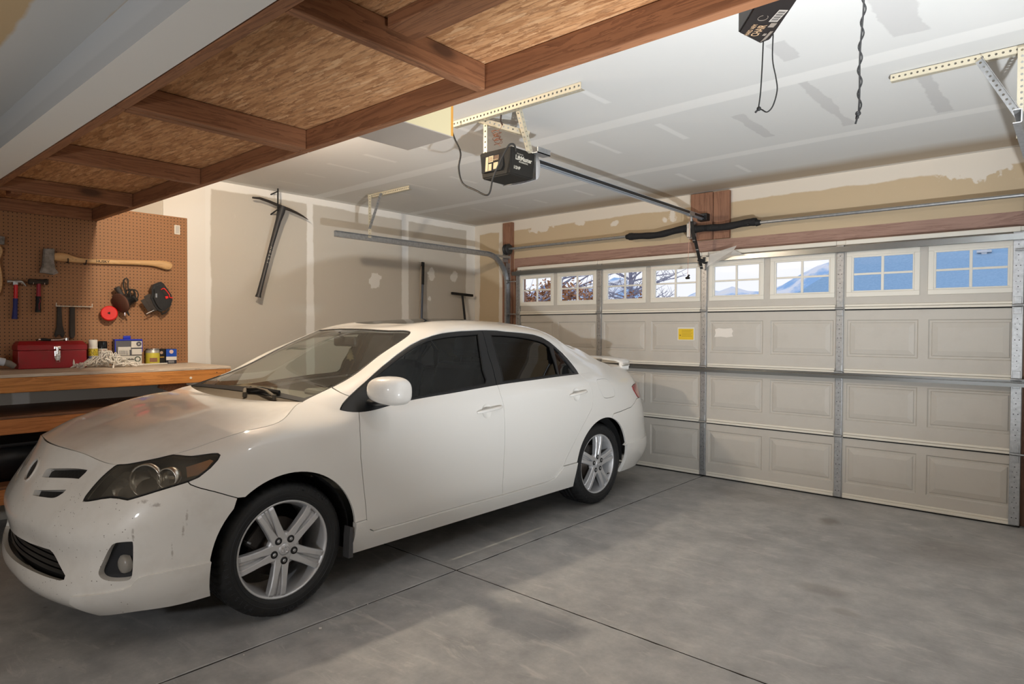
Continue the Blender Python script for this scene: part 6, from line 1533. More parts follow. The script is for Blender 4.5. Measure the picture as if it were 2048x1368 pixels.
pen = empty('paint_stick', (-.5, -3.68, BZ), (0, 0, 0), 'thin white stick with blue end lying in front of the yellow tin', 'stick')
mb = MB(); mb.beam((-.50, -3.775, BZ+.007), (-.54, -3.575, BZ+.007), .010, .010, 0, (0, 0, 1), .002); wpart(mb, 'stick', M_WINF, pen); mb = MB(); mb.beam((-.495, -3.805, BZ+.007), (-.4995, -3.776, BZ+.007), .014, .010, 0, (0, 0, 1), .002); wpart(mb, 'end', simple('slate_blue', rgb(66, 70, 104), .5), pen)
sl = empty('string_lights', (-.38, -4.0, BZ), (0, 0, 0), 'tangled heap of white string lights spilling along the bench front', 'string lights')
mb = MB(); r2 = random.Random(3); BUL = []
def heap(x, y): return .115*math.exp(-((y+4.04)/.12)**2-((x+.40)/.12)**2)+.014
for k in range(60):
    x = r2.gauss(-.40, .05); y = -4.04+r2.gauss(0, .085); y = min(max(y, -4.20), -3.88); x = min(max(x, -.49), -.28)
    a = r2.uniform(0, 6.28); P = []
    for j in range(6):
        a += r2.uniform(-1.2, 1.2); x = min(max(x+.024*math.cos(a), -.50), -.27); y = min(max(y+.030*math.sin(a), -4.22), -3.85); P.append(Vector((x, y, BZ+.005+r2.uniform(.15, 1)*heap(x, y))))
    mb.tube(open_curve([tuple(p) for p in P], 3), .0033, 0, 5)
    BUL.append((P[-1], P[-1]-P[-2]))
wpart(mb, 'cable', simple('white_cable', rgb(232, 228, 220), .5), sl)['kind'] = 'stuff'
bb = MB(); bb.tube([(0, 0, 0), (0, 0, .018), (0, 0, .040)], [.0075, .0065, .001], 0, 8); b0 = None
for p, d in BUL:
    d = Vector(d).normalized(); q = d.to_track_quat('Z', 'Y').to_matrix().to_4x4(); q.translation = p
    if b0 is None: b0 = bb.build('bulb', bpy.data.materials['white_cable']); o = b0
    else: o = b0.copy(); COL.objects.link(o)
    o.parent = sl; o.matrix_parent_inverse = Matrix.Translation(sl.location).inverted(); o.matrix_basis = q
# ---- things on the pegboard
def flat(mb, pts, x0, x1, mi=0, bev=.003):
    """outline in (Y, Z) raised from the board between two X depths"""
    mb.prism(pts, x0, x1, mi, Matrix(((0, 0, 1, 0), (1, 0, 0, 0), (0, 1, 0, 0), (0, 0, 0, 1))), False, bev); return mb
def pegs(mb, pts, x1, mi):
    for (y, z) in pts: mb.tube([(PX, y, z), (x1, y, z), (x1+.006, y, z+.018)], .003, mi, 6)
M_IRON = NT('worn_steel'); M_IRON.color(M_IRON.ramp(M_IRON.noise(M_IRON.coord('Object'), 22, 6, .7), [(.35, rgb(110, 102, 96)), (.7, rgb(164, 158, 152))])); M_IRON.set(Metallic=.55, Roughness=.5); M_IRON = M_IRON.m
M_DIRON = simple('dark_steel', rgb(62, 56, 52), .5, .5); M_ASH = wood('ash_handle', rgb(214, 174, 124), rgb(184, 142, 96), 1, 1, False, .45)
axe = empty('axe', (-.65, -4.33, 1.82), (0, 0, 0), 'long wooden handled axe hung sideways on pegboard beneath the overhead platform', 'axe')
hp_ = [(-4.365, 1.907), (-4.301, 1.913), (-4.301, 1.883), (-4.304, 1.824), (-4.297, 1.77), (-4.277, 1.74), (-4.309, 1.724), (-4.35, 1.733), (-4.391, 1.735), (-4.375, 1.786)]
wpart(flat(MB(), hp_, -.662, -.622, 0, .006), 'axe_head', M_IRON, axe)
tp = open_curve([(-4.302, 1.885), (-4.266, 1.890), (-4.229, 1.887), (-4.181, 1.871), (-4.123, 1.862), (-4.012, 1.863), (-3.8, 1.875), (-3.626, 1.886), (-3.52, 1.884), (-3.492, 1.862)], 4); bt = open_curve([(-4.302, 1.829), (-4.266, 1.828), (-4.229, 1.826), (-4.181, 1.825), (-4.123, 1.826), (-4.012, 1.828), (-3.8, 1.838), (-3.645, 1.840), (-3.552, 1.820), (-3.515, 1.822)], 4)
mb = MB(); mb.tube([(-.642, (a[0]+b[0])/2, (a[1]+b[1])/2) for a, b in zip(tp, bt)], [max(.008, np.hypot(*(np.array(a)-b))/2)*.62 for a, b in zip(tp, bt)], 0, 14, True, True, 1.62); wpart(mb, 'handle', M_ASH, axe)
mb = MB(); add_text(mb, 'HUSKY', .026, frame_matrix((-.6295, -3.995, 1.846), (0, 1, .04), (0, 0, 1), (1, 0, 0)), 0, .02, 1.1); wpart(mb, 'handle_lettering', M_HOLE, axe)
mb = MB(); mb.tube([(PX, -4.22, 1.825), (-.62, -4.22, 1.818), (-.616, -4.222, 1.850)], .004, 0, 8); mb.tube([(PX, -4.11, 1.822), (-.62, -4.11, 1.816), (-.616, -4.106, 1.848)], .004, 0, 8); hk = mb.build('peg_hook', M_DIRON); tag(hk, 'pair of dark hooks carrying the long wooden axe handle', 'hook')
ham = empty('claw_hammer', (-.65, -4.53, 1.64), (0, 0, 0), 'claw hammer with red and blue handle hanging leftmost on the pegboard', 'hammer')
mb = MB(); mb.tube(open_curve([(-.640, -4.575, 1.662), (-.640, -4.545, 1.664), (-.640, -4.525, 1.664), (-.640, -4.50, 1.665), (-.640, -4.482, 1.652), (-.640, -4.468, 1.634)], 3), [.013, .013, .011, .009, .0095, .0105, .012, .012, .012, .012, .011, .010, .008, .006, .004, .002], 0, 12); mb.box((-.650, -4.542, 1.638), (-.630, -4.514, 1.668), 0, .004); wpart(mb, 'hammer_head', simple('polished_steel', rgb(176, 180, 184), .3, .8), ham)
mb = MB(); mb.tube([(-.64, -4.526, 1.642), (-.64, -4.526, 1.60), (-.64, -4.528, 1.545)], [.0125, .012, .0115], 0, 14); wpart(mb, 'red_shaft', simple('bright_red', rgb(206, 24, 34), .35), ham)
mb = MB(); mb.tube([(-.64, -4.528, 1.545), (-.64, -4.530, 1.49), (-.64, -4.533, 1.43), (-.64, -4.535, 1.402)], [.0145, .0135, .0155, .017], 0, 14); wpart(mb, 'blue_grip', simple('blue_rubber', rgb(36, 42, 110), .6), ham)
mb = MB(); pegs(mb, [(-4.56, 1.64), (-4.495, 1.64)], -.625, 0); wpart(mb, 'peg_hook', M_CHROME, ham)
sl_ = empty('sledge_hammer', (-.65, -4.4, 1.66), (0, 0, 0), 'short black headed sledge hammer with dark red grip right of claw hammer', 'hammer')
mb = MB(); mb.tube([(-.636, -4.456, 1.667), (-.636, -4.448, 1.667), (-.636, -4.42, 1.668), (-.636, -4.37, 1.670), (-.636, -4.346, 1.672), (-.636, -4.340, 1.672)], [.017, .022, .019, .019, .022, .018], 0, 8, True, False); wpart(mb, 'hammer_head', M_DIRON, sl_)
mb = MB(); mb.tube([(-.636, -4.395, 1.665), (-.636, -4.396, 1.60), (-.636, -4.397, 1.56)], [.013, .013, .015], 0, 14); wpart(mb, 'red_shaft', simple('dark_red', rgb(150, 26, 46), .4), sl_)
mb = MB(); mb.tube([(-.636, -4.397, 1.565), (-.636, -4.399, 1.51), (-.636, -4.401, 1.452)], [.017, .0155, .018], 0, 14); wpart(mb, 'black_grip', M_RUB, sl_)
mb = MB(); mb.tube([(-.6205, -4.394, 1.55), (-.6198, -4.390, 1.53), (-.6205, -4.398, 1.51), (-.6195, -4.397, 1.47)], .002, 0, 6); wpart(mb, 'red_stripe', bpy.data.materials['dark_red'], sl_)
mb = MB(); pegs(mb, [(-4.43, 1.643), (-4.365, 1.645)], -.62, 0); wpart(mb, 'peg_hook', M_CHROME, sl_)
ht = empty('hatchet', (-.65, -4.62, 1.9), (0, 0, 0), 'grey headed tool with pale curved handle cut off by left photo edge', 'hatchet')
mb = MB(); flat(mb, [(-4.70, 1.905), (-4.588, 1.915), (-4.586, 1.968), (-4.70, 1.975)], -.655, -.625); wpart(mb, 'head', M_IRON, ht)
mb = MB(); mb.tube(open_curve([(-.64, -4.625, 1.91), (-.64, -4.605, 1.87), (-.64, -4.622, 1.80), (-.64, -4.61, 1.70), (-.64, -4.612, 1.62), (-.64, -4.63, 1.56)], 4), .017, 0, 12, True, True, .6); wpart(mb, 'handle', M_ASH, ht)
rk = empty('wrench_rack', (-.66, -4.18, 1.5), (0, 0, 0), 'narrow white wire rack with small hooks on the pegboard', 'tool rack')
mb = MB(); mb.box((-.668, -4.292, 1.497), (-.640, -4.064, 1.504), 0, .002)
for y in (-4.292, -4.067): mb.box((-.645, y, 1.497), (-.640, y+.004, 1.524), 0)
for k in range(16): y = -4.28+.0139*k; mb.tube([(-.642, y, 1.500), (-.630, y, 1.497), (-.628, y, 1.503)], .0018, 0, 5)
wpart(mb, 'rack', M_WINF, rk)
M_SPAN = simple('blackened_steel', rgb(50, 43, 38), .55, .3)
w1 = flat(MB(), [(-4.282, 1.495), (-4.256, 1.495), (-4.250, 1.36), (-4.236, 1.30), (-4.246, 1.268), (-4.258, 1.272), (-4.266, 1.292), (-4.282, 1.290), (-4.292, 1.268), (-4.302, 1.29), (-4.287, 1.35)], -.664, -.652).build('spanner', M_SPAN); tag(w1, 'dark open ended spanner hanging from the white wire rack', 'spanner')
w2 = flat(MB(), [(-4.206, 1.495), (-4.173, 1.495), (-4.173, 1.288), (-4.180, 1.268), (-4.192, 1.262), (-4.204, 1.270), (-4.209, 1.290)], -.664, -.648, 0, .004).build('pry_bar', M_SPAN); tag(w2, 'dark straight bar hanging right of the open ended spanner', 'bar')
rr = empty('red_reel', (-.62, -3.957, 1.453), (0, 0, 0), 'bright red round reel hanging on the pegboard under the sander', 'reel')
ax = Vector((.93, -.30, .12)).normalized(); q = ax.to_track_quat('Z', 'Y').to_matrix().to_4x4(); q.translation = Vector((-.625, -3.957, 1.453)); mb = MB()
mb.lathe([(.008, -.028), (.050, -.028), (.056, -.024), (.056, .020), (.050, .026), (.008, .026), (.008, -.028)], q, 0, 36, False); wpart(mb, 'reel', simple('signal_red', rgb(226, 34, 30), .45), rr)
mb = MB(); mb.prism([(.012*math.cos(a)*(1 if k % 2 else .55), .012*math.sin(a)*(1 if k % 2 else .55)) for k, a in enumerate(np.arange(6)*PI/3)], .0255, .0272, 0, q); mb.cyl(q @ Vector((0, 0, -.045)), q @ Vector((0, 0, .02)), .007); wpart(mb, 'hub', M_HOLE, rr)
M_TOOLB = simple('black_tool_plastic', rgb(30, 29, 30), .35); M_CORD = bpy.data.materials['black_cord']
sd = empty('orbital_sander', (-.62, -3.84, 1.58), (0, 0, 0), 'black hand sander with coiled cord hung on pegboard left of jigsaw', 'power tool')
axd = Vector((.35, -.80, -.35)).normalized(); q = axd.to_track_quat('Z', 'Y').to_matrix().to_4x4(); q.translation = Vector((-.60, -3.865, 1.545)); mb = MB()
mb.lathe([(0, .038), (.074, .038), (.078, .033), (.078, .026), (.070, .022), (.0, .022)], q, 1, 32); mb.lathe([(.0, .022), (.066, .022), (.060, .0), (.046, -.03), (.040, -.06), (.036, -.082), (.026, -.094), (0, -.096)], q, 0, 28); wpart(mb, 'sander_body', [M_TOOLB, simple('brown_pad', rgb(92, 58, 44), .8)], sd)
mb = MB(); mb.tube([(-.60, -3.872, 1.585), (-.60, -3.89, 1.615), (-.60, -3.914, 1.655)], [.017, .019, .022], 0, 14); wpart(mb, 'dust_port', simple('grey_black_plastic', rgb(62, 58, 56), .45), sd)
mb = MB(); mb.tube([(-.60+.012*math.sin(k*.9), -3.825+.032*math.cos(k*.55)+.004*k*.3, 1.60+.045*math.sin(k*.55)) for k in range(34)], .0048, 0, 6)
mb.tube(open_curve([(-.61, -3.845, 1.60), (-.61, -3.862, 1.67), (-.61, -3.858, 1.715), (-.61, -3.845, 1.725), (-.61, -3.832, 1.715), (-.61, -3.832, 1.66), (-.60, -3.82, 1.60)], 4), .0055, 0, 7); mb.tube([(-.59, -3.81, 1.59), (-.59, -3.79, 1.575), (-.595, -3.775, 1.555)], .012, 0, 10); wpart(mb, 'coiled_cord', M_CORD, sd)
mb = MB(); mb.tube([(-.60, -3.845, 1.49), (-.60, -3.838, 1.46), (-.60, -3.828, 1.44)], [.006, .008, .006], 0, 8); mb.cyl((-.57, -3.868, 1.462), (-.57, -3.866, 1.440), .004, 1, 8); wpart(mb, 'plug', [M_CORD, M_CHROME], sd)
jg = empty('jigsaw', (-.6, -3.6, 1.58), (0, 0, 0), 'black jigsaw with red trigger outline hung rightmost on the pegboard', 'power tool')
body = [(-3.672, 1.655), (-3.655, 1.690), (-3.60, 1.716), (-3.578, 1.700), (-3.556, 1.665), (-3.520, 1.612), (-3.514, 1.57), (-3.530, 1.52), (-3.565, 1.49), (-3.60, 1.475), (-3.628, 1.488), (-3.655, 1.53), (-3.678, 1.585), (-3.668, 1.62)]
wpart(flat(MB(), body, -.655, -.575, 0, .016), 'jigsaw_body', M_TOOLB, jg)
mb = MB(); flat(mb, [(-3.60, 1.650), (-3.578, 1.656), (-3.545, 1.608), (-3.560, 1.598), (-3.585, 1.612)], -.577, -.572, 0, .0); wpart(mb, 'handle_opening', M_HOLE, jg)
mb = MB(); mb.tube(open_curve([(-.572, -3.606, 1.650), (-.572, -3.585, 1.662), (-.572, -3.560, 1.635), (-.572, -3.545, 1.612), (-.572, -3.542, 1.592), (-.572, -3.518, 1.59)], 3), .004, 0, 7); flat(mb, [(-3.578, 1.598), (-3.558, 1.602), (-3.552, 1.586), (-3.572, 1.578)], -.577, -.568, 0, .002); wpart(mb, 'red_trim', bpy.data.materials['signal_red'], jg)
mb = MB(); mb.beam((-.60, -3.700, 1.605), (-.60, -3.638, 1.480), .05, .004, 0, (1, 0, 0)); mb.beam((-.60, -3.722, 1.575), (-.60, -3.668, 1.49), .06, .003, 0, (1, 0, 0)); wpart(mb, 'sole_plate', M_DIRON, jg)
mb = MB(); mb.cyl((-.585, -3.655, 1.486), (-.585, -3.712, 1.455), .005, 0, 8); mb.box((-.58, -3.648, 1.585), (-.573, -3.634, 1.62), 0, .003); wpart(mb, 'guide_pin', M_CHROME, jg)
mb = MB(); mb.cyl((-.62, -3.60, 1.71), (-.66, -3.60, 1.705), .004); mb.tube([(-.6, -3.60, 1.48), (-.6, -3.59, 1.455), (-.62, -3.555, 1.47), (-.62, -3.53, 1.50)], .006, 0, 8); wpart(mb, 'cord', M_CORD, jg)
ol = MB().box((PX, -3.468, 2.118), (PX+.006, -3.424, 2.194), 0, .002); ol.box((PX+.006, -3.460, 2.125), (PX+.0075, -3.432, 2.187), 1, .003); o = ol.build('outlet_plate', [M_WINF, simple('outlet_grey', rgb(196, 192, 186), .5)]); tag(o, 'small white outlet plate at the upper right of the pegboard', 'outlet')
# ---- tools on the left wall
pk = empty('pickaxe', (-.6, -2.5, 2.45), (0, 0, 0), 'black pickaxe hung from its head high on the left wall', 'pickaxe')
hd = [sc_at(y, z, -.55) for y, z in ((-2.80, 2.523), (-2.735, 2.528), (-2.65, 2.514), (-2.56, 2.492), (-2.506, 2.478), (-2.45, 2.468), (-2.37, 2.447), (-2.30, 2.423), (-2.245, 2.398))]
mb = MB(); mb.tube(hd, [.012, .016, .017, .018, .022, .019, .016, .011, .003], 0, 10, True, True, .7); wpart(mb, 'pick_head', M_DIRON, pk)
h0 = sc_at(-2.512, 2.485, -.55); h1 = sc_at(-2.62, 2.12, -.56); h2 = sc_at(-2.752, 1.63, -.58)
mb = MB(); mb.tube([h0, h0*.85+h1*.15, h0*.62+h1*.38, h1, h1*.4+h2*.6, h2+(h1-h2)*.06, h2], [.036, .036, .026, .020, .019, .022, .027], 0, 14, True, True, .75); wpart(mb, 'handle', simple('black_fibreglass', rgb(38, 38, 40), .5), pk)
mb = MB(); dv_ = (h2-h1).normalized(); c = h1*.93+h2*.07
for k, ch in enumerate('HUSKY'):
    p = c+dv_*(.034*k)+Vector((.0165, 0, 0)); add_text(mb, ch, .03, frame_matrix(p, dv_, (0, -dv_.z, dv_.y) if False else Vector((1, 0, 0)).cross(dv_), (1, 0, 0)), 0, .02)
wpart(mb, 'handle_lettering', M_LET, pk)
mb = MB(); a = sc_at(-2.556, 2.65, -.56); mb.tube([Vector((WX, a.y, a.z-.04)), a-Vector((0, 0, .03)), a, ], .006, 0, 8); mb.tube([a, sc_at(-2.558, 2.46, -.52)], .007, 0, 8); mb.tube([Vector((WX, a.y, 2.40)), sc_at(-2.558, 2.452, -.52)], .007, 0, 8); hk2 = mb.build('wall_hook', M_RUB); tag(hk2, 'black wall hook holding up the pickaxe head', 'hook')
br = empty('long_bar', (-.5, -.8, 0), (0, 0, 0), 'long black gripped bar standing against the left wall behind the car roof', 'bar')
a, b = sc_at(-.80, 2.105, -.655), sc_at(-.822, 1.40, -.60); gd = b-a; low = a+gd*(a.z/(a.z-b.z)); mid_ = a+gd*.36
mb = MB(); mb.tube([a, mid_], .019, 0, 14); wpart(mb, 'grip', M_RUB, br); mb = MB(); mb.tube([mid_, low], .013, 0, 12); wpart(mb, 'shaft', simple('steel_blue', rgb(70, 78, 92), .4, .5), br); mb = MB(); mb.cyl(a+Vector((-.03, -.03, .006)), a+Vector((.0, .0, .006)), .004); wpart(mb, 'wall_peg', M_CHROME, br)
br2 = empty('wooden_pole', (-.5, -.85, 0), (0, 0, 0), 'thin pale pole standing just left of the black gripped bar', 'pole')
a2 = sc_at(-.828, 2.06, -.655); l2 = sc_at(-.845, 1.40, -.61); g2 = l2-a2; mb = MB(); mb.tube([a2, a2+g2*(a2.z/(a2.z-l2.z))], .010, 0, 10); wpart(mb, 'pole', simple('weathered_pole', rgb(150, 138, 124), .7), br2)
sq = empty('floor_squeegee', (-.5, -.2, 0), (0, 0, 0), 'black tee shaped floor squeegee leaning upside down in the far corner', 'squeegee')
a, b = sc_at(-.357, 1.776, -.62), sc_at(.0, 1.763, -.62); b.y = min(b.y, .03); mb = MB(); mb.beam(a, b, .03, .026, 0, (1, 0, 0), .006); wpart(mb, 'blade', M_RUB, sq)
c = (a+b)/2+Vector((.0, 0, -.01)); d = sc_at(-.134, 1.477, -.60); g3 = d-c; mb = MB(); mb.tube([c, c+g3*(c.z/(c.z-d.z))], .013, 0, 12); wpart(mb, 'handle', M_RUB, sq)
# ---- things on the platform
DZ = LZ+h+.0125 if False else LZ+.1015
cb = empty('cardboard_box', (2.51, -3.75, DZ), (0, 0, 0), 'cardboard box with cream side overhanging the platform edge beside the opener', 'box')
wpart(plank((2.345, -4.10, DZ), (2.682, -3.475, DZ+.24), .003), 'box_body', [simple('grey_cardboard', rgb(172, 162, 152), .85)], cb)
mb = MB(); mb.box((2.682, -4.095, DZ+.004), (2.6826, -3.478, DZ+.236), 0); mb.box((2.6826, -3.492, DZ+.004), (2.6832, -3.478, DZ+.236), 1); wpart(mb, 'side_print', [simple('cream_print', rgb(206, 194, 156), .8), simple('orange_print', rgb(206, 148, 60), .7)], cb)
ch = empty('folding_chair_bag', (4.2, -3.7, DZ), (0, 0, 0), 'black printed camping chair sleeve overhanging the platform edge with its cord hanging', 'chair bag')
dd = Vector((.592, -.806, 0)); bz = 2.2595
pts = [(4.113, -3.617), (4.135, -3.499), (4.17, -3.506), (4.302, -3.686), (4.302+.592*.45, -3.686-.806*.45), (4.172+.592*.45, -3.693-.806*.45), (4.172, -3.693)]
mb = MB(); mb.prism(pts, bz, bz+.11, 0, None, False, .004); wpart(mb, 'sleeve', simple('black_print_card', rgb(30, 25, 25), .5), ch)
td = Vector((.69, -.72, 0)).normalized(); Mt = lambda x, y: frame_matrix((x, y, bz-.0008), td, (td.y, -td.x, 0), (0, 0, -1))
mb = MB(); add_text(mb, 'CHAIR', .034, Mt(4.166, -3.592), 0, .012, .72); add_text(mb, 'HARD ARM', .020, Mt(4.150, -3.612), 0, .01, .72); wpart(mb, 'lettering', simple('tan_lettering', rgb(190, 156, 122), .6), ch)
mb = MB()
for (x, y, w, hh) in ((4.170, -3.556, .014, .010), (4.210, -3.602, .026, .018)): mb.box((-w/2, -hh/2, 0), (w/2, hh/2, .0006), 0, 0, Mt(x, y))
mb.box((-.035, -.013, 0), (.035, .013, .0006), 1, 0, Mt(4.243, -3.648))
for k in range(9): mb.box((-.03+.007*k, -.010, .0006), (-.03+.007*k+.002+.002*(k % 2), .010, .001), 2, 0, Mt(4.243, -3.648))
for k in range(4): mb.box((-.04, -.001, 0), (.035-.006*k, .001, .0005), 0, 0, Mt(4.168+.006*k, -3.540-.003*k))
mb.tube([Mt(4.205, -3.665) @ Vector((.016*math.cos(a), .014*math.sin(a), 0)) for a in np.linspace(.4, 5.6, 12)], .0012, 0, 5); wpart(mb, 'small_print', [simple('dull_print', rgb(132, 122, 112), .6), simple('barcode_white', rgb(176, 168, 160), .6), M_HOLE], ch)
mb = MB(); mb.tube(open_curve([(4.152, -3.515, 2.27), (4.150, -3.52, 2.16), (4.146, -3.52, 2.09), (4.141, -3.52, 2.045), (4.150, -3.52, 2.042), (4.168, -3.52, 2.030), (4.186, -3.52, 2.046), (4.198, -3.52, 2.09), (4.194, -3.52, 2.13), (4.183, -3.52, 2.19), (4.182, -3.515, 2.27)], 5), .0022, 0, 6); mb.sphere((4.142, -3.52, 2.046), .007, 0); mb.tube([(4.142, -3.52, 2.046), (4.130, -3.52, 2.036)], .003, 0, 6); wpart(mb, 'draw_cord', M_RUB, ch)
hc = empty('hanging_cord', (4.41, -3.4, 2.3), (0, 0, 0), 'single black knotted cord hanging straight down in the upper right', 'cord')
mb = MB(); P = [(4.395+.01*0, -3.4, CZ)]+[(4.41-.012*q+.002*math.sin(q*9), -3.4, 2.40-.41*q) for q in np.linspace(0, 1, 60)]
mb.tube(P, .0026, 0, 7); mb.tube([(p[0]+.006*math.sin(2.6*k*14/60), p[1]+.003, p[2]) for k, p in enumerate(P)], .0024, 0, 7); mb.sphere((4.399, -3.4, 2.005), .008, 0); mb.tube([(4.399, -3.4, 2.0), (4.392, -3.4, 1.975)], .003, 0, 6); wpart(mb, 'cord', M_RUB, hc)
# clear plastic left on top of the door
cp = empty('plastic_sheet', (2.55, -.08, 2.0), (0, 0, 0), 'small clear plastic sheet lying over the door strut beside the opener arm', 'plastic sheet')
t = NT('clear_film'); t.set(Base_Color=rgb(232, 230, 226), Roughness=.25, Alpha=.45); mb = MB()
Mx = Matrix(((1, 0, 0, 0), (0, 0, 1, -.075), (0, 1, 0, 0), (0, 0, 0, 1)))
mb.add([(2.40, -.085, 1.92), (2.62, -.10, 2.005), (2.74, -.095, 2.0), (2.64, -.07, 2.055), (2.66, -.06, 2.09), (2.52, -.055, 2.06), (2.41, -.06, 2.03)], [(0, 1, 3, 6), (1, 2, 3), (3, 4, 5, 6)]); o = wpart(mb, 'film', t.m, cp); sm_ = o.modifiers.new('thick', 'SOLIDIFY'); sm_.thickness = .002
# crumbs of concrete on the floor
cr0 = None
for (x, y) in ((2.40, -4.015), (2.395, -4.07), (2.37, -4.35), (2.345, -3.72), (2.30, -3.62)):
    if cr0 is None:
        bm = bmesh.new(); bmesh.ops.create_icosphere(bm, subdivisions=1, radius=.008)
        for v in bm.verts: v.co = Vector((v.co.x*rnd.uniform(.7, 1.3), v.co.y*rnd.uniform(.7, 1.3), v.co.z*.6))
        cr0 = MB().from_bm(bm, 0).build('concrete_crumb', simple('pale_crumb', rgb(214, 210, 204), .9)); o = cr0
    else: o = cr0.copy(); COL.objects.link(o); o.scale = (.45, .45, .45)
    o.location = (x, y, .0045 if o is cr0 else .002); o.rotation_euler = (0, 0, rnd.uniform(0, 6)); tag(o, 'tiny white concrete crumb beside the floor joint near the front wheel', 'debris', 'concrete crumbs by the joint')
cr0['label'] = 'largest white concrete crumb beside the floor joint near the front wheel'
# stub of the right jamb by the floor
o = plank((4.66, -.03, 0), (4.80, .05, .155), .006).build('jamb_block', [wood('weathered_block', rgb(150, 122, 96), rgb(96, 72, 56), 0)]); tag(o, 'weathered wood block at floor level beside the right door edge', 'wood block')
# ------------------------------------------------------------------ outside, seen through the door windows
t = NT('snowy_ground'); t.set(Base_Color=rgb(224, 228, 234), Roughness=.9)
gnd = MB().box((-90, .36, -.30), (90, 200, -.14)).build('ground', t.m); tag(gnd, kind='structure')
t = NT('blue_grey_shingles'); X = t.coord('Object', scale=(1, 1, 1)); vo = t.node('ShaderNodeTexVoronoi'); vo.inputs['Scale'].default_value = 9; t.link(t.coord('Object', scale=(1, 2.2, 2.2)), vo.inputs['Vector'])
t.color(t.mix(t.noise(X, 16, 5, .7), rgb(116, 152, 184), rgb(166, 194, 216))); t.set(Roughness=.85); M_SHG = t.m
M_SID = simple('pale_siding', rgb(206, 206, 204), .8)
hs = empty('house', (4, 16, 0), (0, 0, 0), 'neighbouring house with blue grey shingled roof seen through the right hand door windows', 'house')
mb = MB(); mb.add([(-1.35, 14, 2.42), (12, 14, 2.42), (12, 19.5, 6.2), (2.6, 19.5, 6.2), (-1.35, 14, 2.30), (12, 14, 2.30), (12, 19.5, 6.05), (2.6, 19.5, 6.05), (2.6, 25, 2.42), (12, 25, 2.42)], [(0, 1, 2, 3), (1, 0, 4, 5), (0, 3, 7, 4), (3, 2, 9, 8)]); wpart(mb, 'roof', M_SHG, hs)
mb = MB(); mb.box((-.8, 14.5, -.14), (11.6, 24.5, 2.35)); wpart(mb, 'wall', M_SID, hs)
mb = MB(); mb.box((2.96, 15.45, 3.30), (3.08, 15.58, 3.60)); mb.box((2.86, 15.42, 3.46), (3.18, 15.60, 3.52)); wpart(mb, 'roof_vent', simple('pale_vent', rgb(206, 208, 210), .6), hs)
V = []; F = []; n, m_ = 60, 10; r3 = random.Random(11)
hh = [5.0+1.1*math.sin(k*.35)+.8*math.sin(k*.9+1)+r3.uniform(-.25, .25) for k in range(n)]
for k in range(n):
    for j in range(m_):
        q = j/(m_-1); V.append((-60+2.0*k, 60+14*q+r3.uniform(-.6, .6), -.14+(hh[k]+.9)*q**.8*1.25+r3.uniform(-.18, .18)*(1 if j else 0)))
for k in range(n-1):
    for j in range(m_-1): F.append((k*m_+j, (k+1)*m_+j, (k+1)*m_+j+1, k*m_+j+1))
t = NT('snowy_slope'); t.set(Roughness=.9); t.color(t.ramp(t.noise(t.coord('Object'), .28, 6, .65), [(.42, rgb(150, 186, 222)), (.55, rgb(232, 230, 232)), (.7, rgb(240, 232, 226))])); o = mesh_obj('snowy_hill', V, F, t.m); tag(o, 'snow covered hillside seen through the middle door windows', 'hill')
def tree(name, x, y, h_, r, col, nleaf, lab, sd, zlo=.35):
    o = empty(name, (x, y, -.14), (0, 0, 0), lab, 'tree'); q = random.Random(sd); mb = MB()
    mb.tube([(x, y, -.14), (x+.05, y, h_*.45), (x, y, h_*.9)], [.14, .10, .03], 0, 8); tips = []
    for k in range(34 if nleaf else 60):
        a = q.uniform(0, 6.28); z = h_*q.uniform(zlo*.6, .85); L = r*q.uniform(.5, 1.); e = (x+L*math.cos(a), y+L*math.sin(a), z+L*q.uniform(.1, .6)); mb.tube([(x, y, z), ((x+e[0])/2+q.uniform(-.1, .1), (y+e[1])/2, (z+e[2])/2+.05), e], [.035, .022, .008], 0, 5)
        tips.append(((x, y, z), e))
        for j in range(3 if nleaf else 9):
            f = q.uniform(.4, 1); b = [x+(e[0]-x)*f, y+(e[1]-y)*f, z+(e[2]-z)*f]; mb.tube([b, (b[0]+q.uniform(-.4, .4), b[1]+q.uniform(-.3, .3), b[2]+q.uniform(.0, .5))], [.010, .004], 0, 4)
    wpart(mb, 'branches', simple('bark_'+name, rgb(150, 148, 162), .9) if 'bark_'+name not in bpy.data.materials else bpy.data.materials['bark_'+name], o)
    if nleaf:
        V = []; F = []
        for k in range(nleaf):
            (s, e) = q.choice(tips); f = q.uniform(.3, 1.05); c = Vector(s)*(1-f)+Vector(e)*f+Vector((q.gauss(0, .16), q.gauss(0, .16), q.gauss(0, .14)))
            u = Vector((q.gauss(0, 1), q.gauss(0, 1), q.gauss(0, 1))).normalized(); w = u.orthogonal().normalized(); s_ = q.uniform(.03, .065); b = len(V); V += [c-u*s_, c+w*s_*.6, c+u*s_, c-w*s_*.6]; F.append((b, b+1, b+2, b+3))
        me = mesh_obj('foliage', V, F, col); me.parent = o; me.matrix_parent_inverse = Matrix.Translation(o.location).inverted()
t = NT('brown_leaves'); oi = t.noise(t.coord('Object'), 3., 3); t.color(t.ramp(oi, [(.35, rgb(122, 74, 44)), (.65, rgb(196, 138, 92))])); t.set(Roughness=.9)
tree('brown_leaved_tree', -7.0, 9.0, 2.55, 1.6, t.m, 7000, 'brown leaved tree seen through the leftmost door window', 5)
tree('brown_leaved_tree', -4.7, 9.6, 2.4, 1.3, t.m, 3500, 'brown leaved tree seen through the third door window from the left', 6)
tree('bare_tree', -8.6, 12.0, 5.4, 2.8, None, 0, 'bare grey branched tree rising behind the brown leaved trees outside', 8, .3)
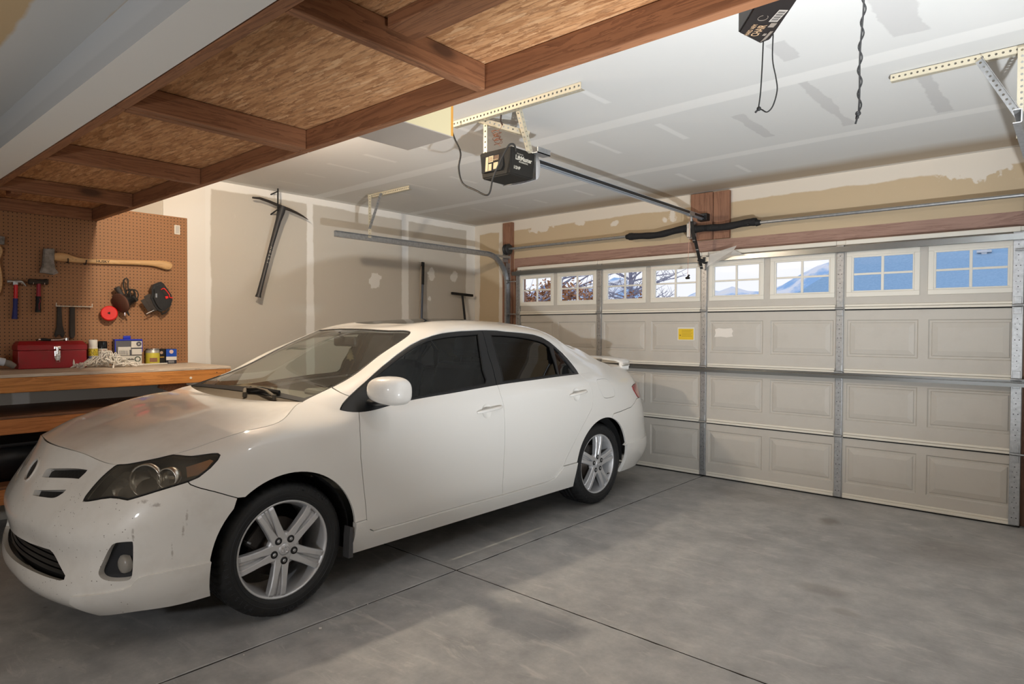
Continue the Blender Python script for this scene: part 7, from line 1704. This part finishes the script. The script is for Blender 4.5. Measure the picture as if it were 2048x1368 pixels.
tree('bare_tree', -7.2, 14.5, 5.0, 2.2, None, 0, 'second bare grey tree outside, nearer the snowy hillside', 9, .3)
# ------------------------------------------------------------------ light
w = bpy.data.worlds.new('world'); SC.world = w; w.use_nodes = True; bg = w.node_tree.nodes['Background']
tcn = w.node_tree.nodes.new('ShaderNodeTexCoord'); sp = w.node_tree.nodes.new('ShaderNodeSeparateXYZ'); rp = w.node_tree.nodes.new('ShaderNodeValToRGB')
w.node_tree.links.new(tcn.outputs['Generated'], sp.inputs[0]); w.node_tree.links.new(sp.outputs[2], rp.inputs[0]); w.node_tree.links.new(rp.outputs[0], bg.inputs[0])
rp.color_ramp.elements[0].color = (.90, .90, .93, 1); rp.color_ramp.elements[1].color = (.55, .70, .95, 1); rp.color_ramp.elements[0].position = .25
bg.inputs[1].default_value = LIGHT['sky']
def lamp(name, typ, loc, energy, col, **kw):
    l = bpy.data.lights.new(name, typ); l.energy = energy; l.color = col
    for k, v in kw.items(): setattr(l, k, v)
    o = bpy.data.objects.new(name, l); COL.objects.link(o); o.location = loc; return o
# the two ceiling bulbs over the parking bays, above the platform's edge
lamp('ceiling_bulb_warm', 'POINT', (1.30, -3.955, 2.50), LIGHT['A'], (1., .84, .64), shadow_soft_size=.045)
lamp('ceiling_bulb_white', 'POINT', (4.40, -3.88, 2.46), LIGHT['B'], (.93, .965, 1.), shadow_soft_size=.06)
# the photographer's flash, tipped up at the ceiling
o = lamp('bounced_flash', 'SPOT', (5.30, -4.45, .40), LIGHT['F'], (.92, .965, 1.), spot_size=math.radians(88), spot_blend=.8, shadow_soft_size=.05); o.rotation_euler = (Vector((3.0, -1.7, CZ))-Vector((5.30, -4.45, .40))).to_track_quat('-Z', 'Y').to_euler()
lamp('rear_fill_light', 'POINT', (3.3, -6.9, 1.20), LIGHT['C'], (.95, .97, 1.), shadow_soft_size=.06)  # unseen fill lamp added behind the camera to lift the dark front
vs_ = SC.view_settings; vs_.view_transform = 'Standard'; vs_.look = 'None'; vs_.gamma = 1; vs_.exposure = LIGHT['exp']; vs_.use_curve_mapping = False
SC.cycles.use_denoising = True; SC.cycles.max_bounces = 8; SC.cycles.diffuse_bounces = 4; SC.cycles.glossy_bounces = 4; SC.cycles.transparent_max_bounces = 16; SC.cycles.transmission_bounces = 6
SC.cycles.use_adaptive_sampling = True; SC.cycles.adaptive_threshold = .025
SC.cycles.sample_clamp_indirect = 6; SC.cycles.caustics_reflective = False; SC.cycles.caustics_refractive = False
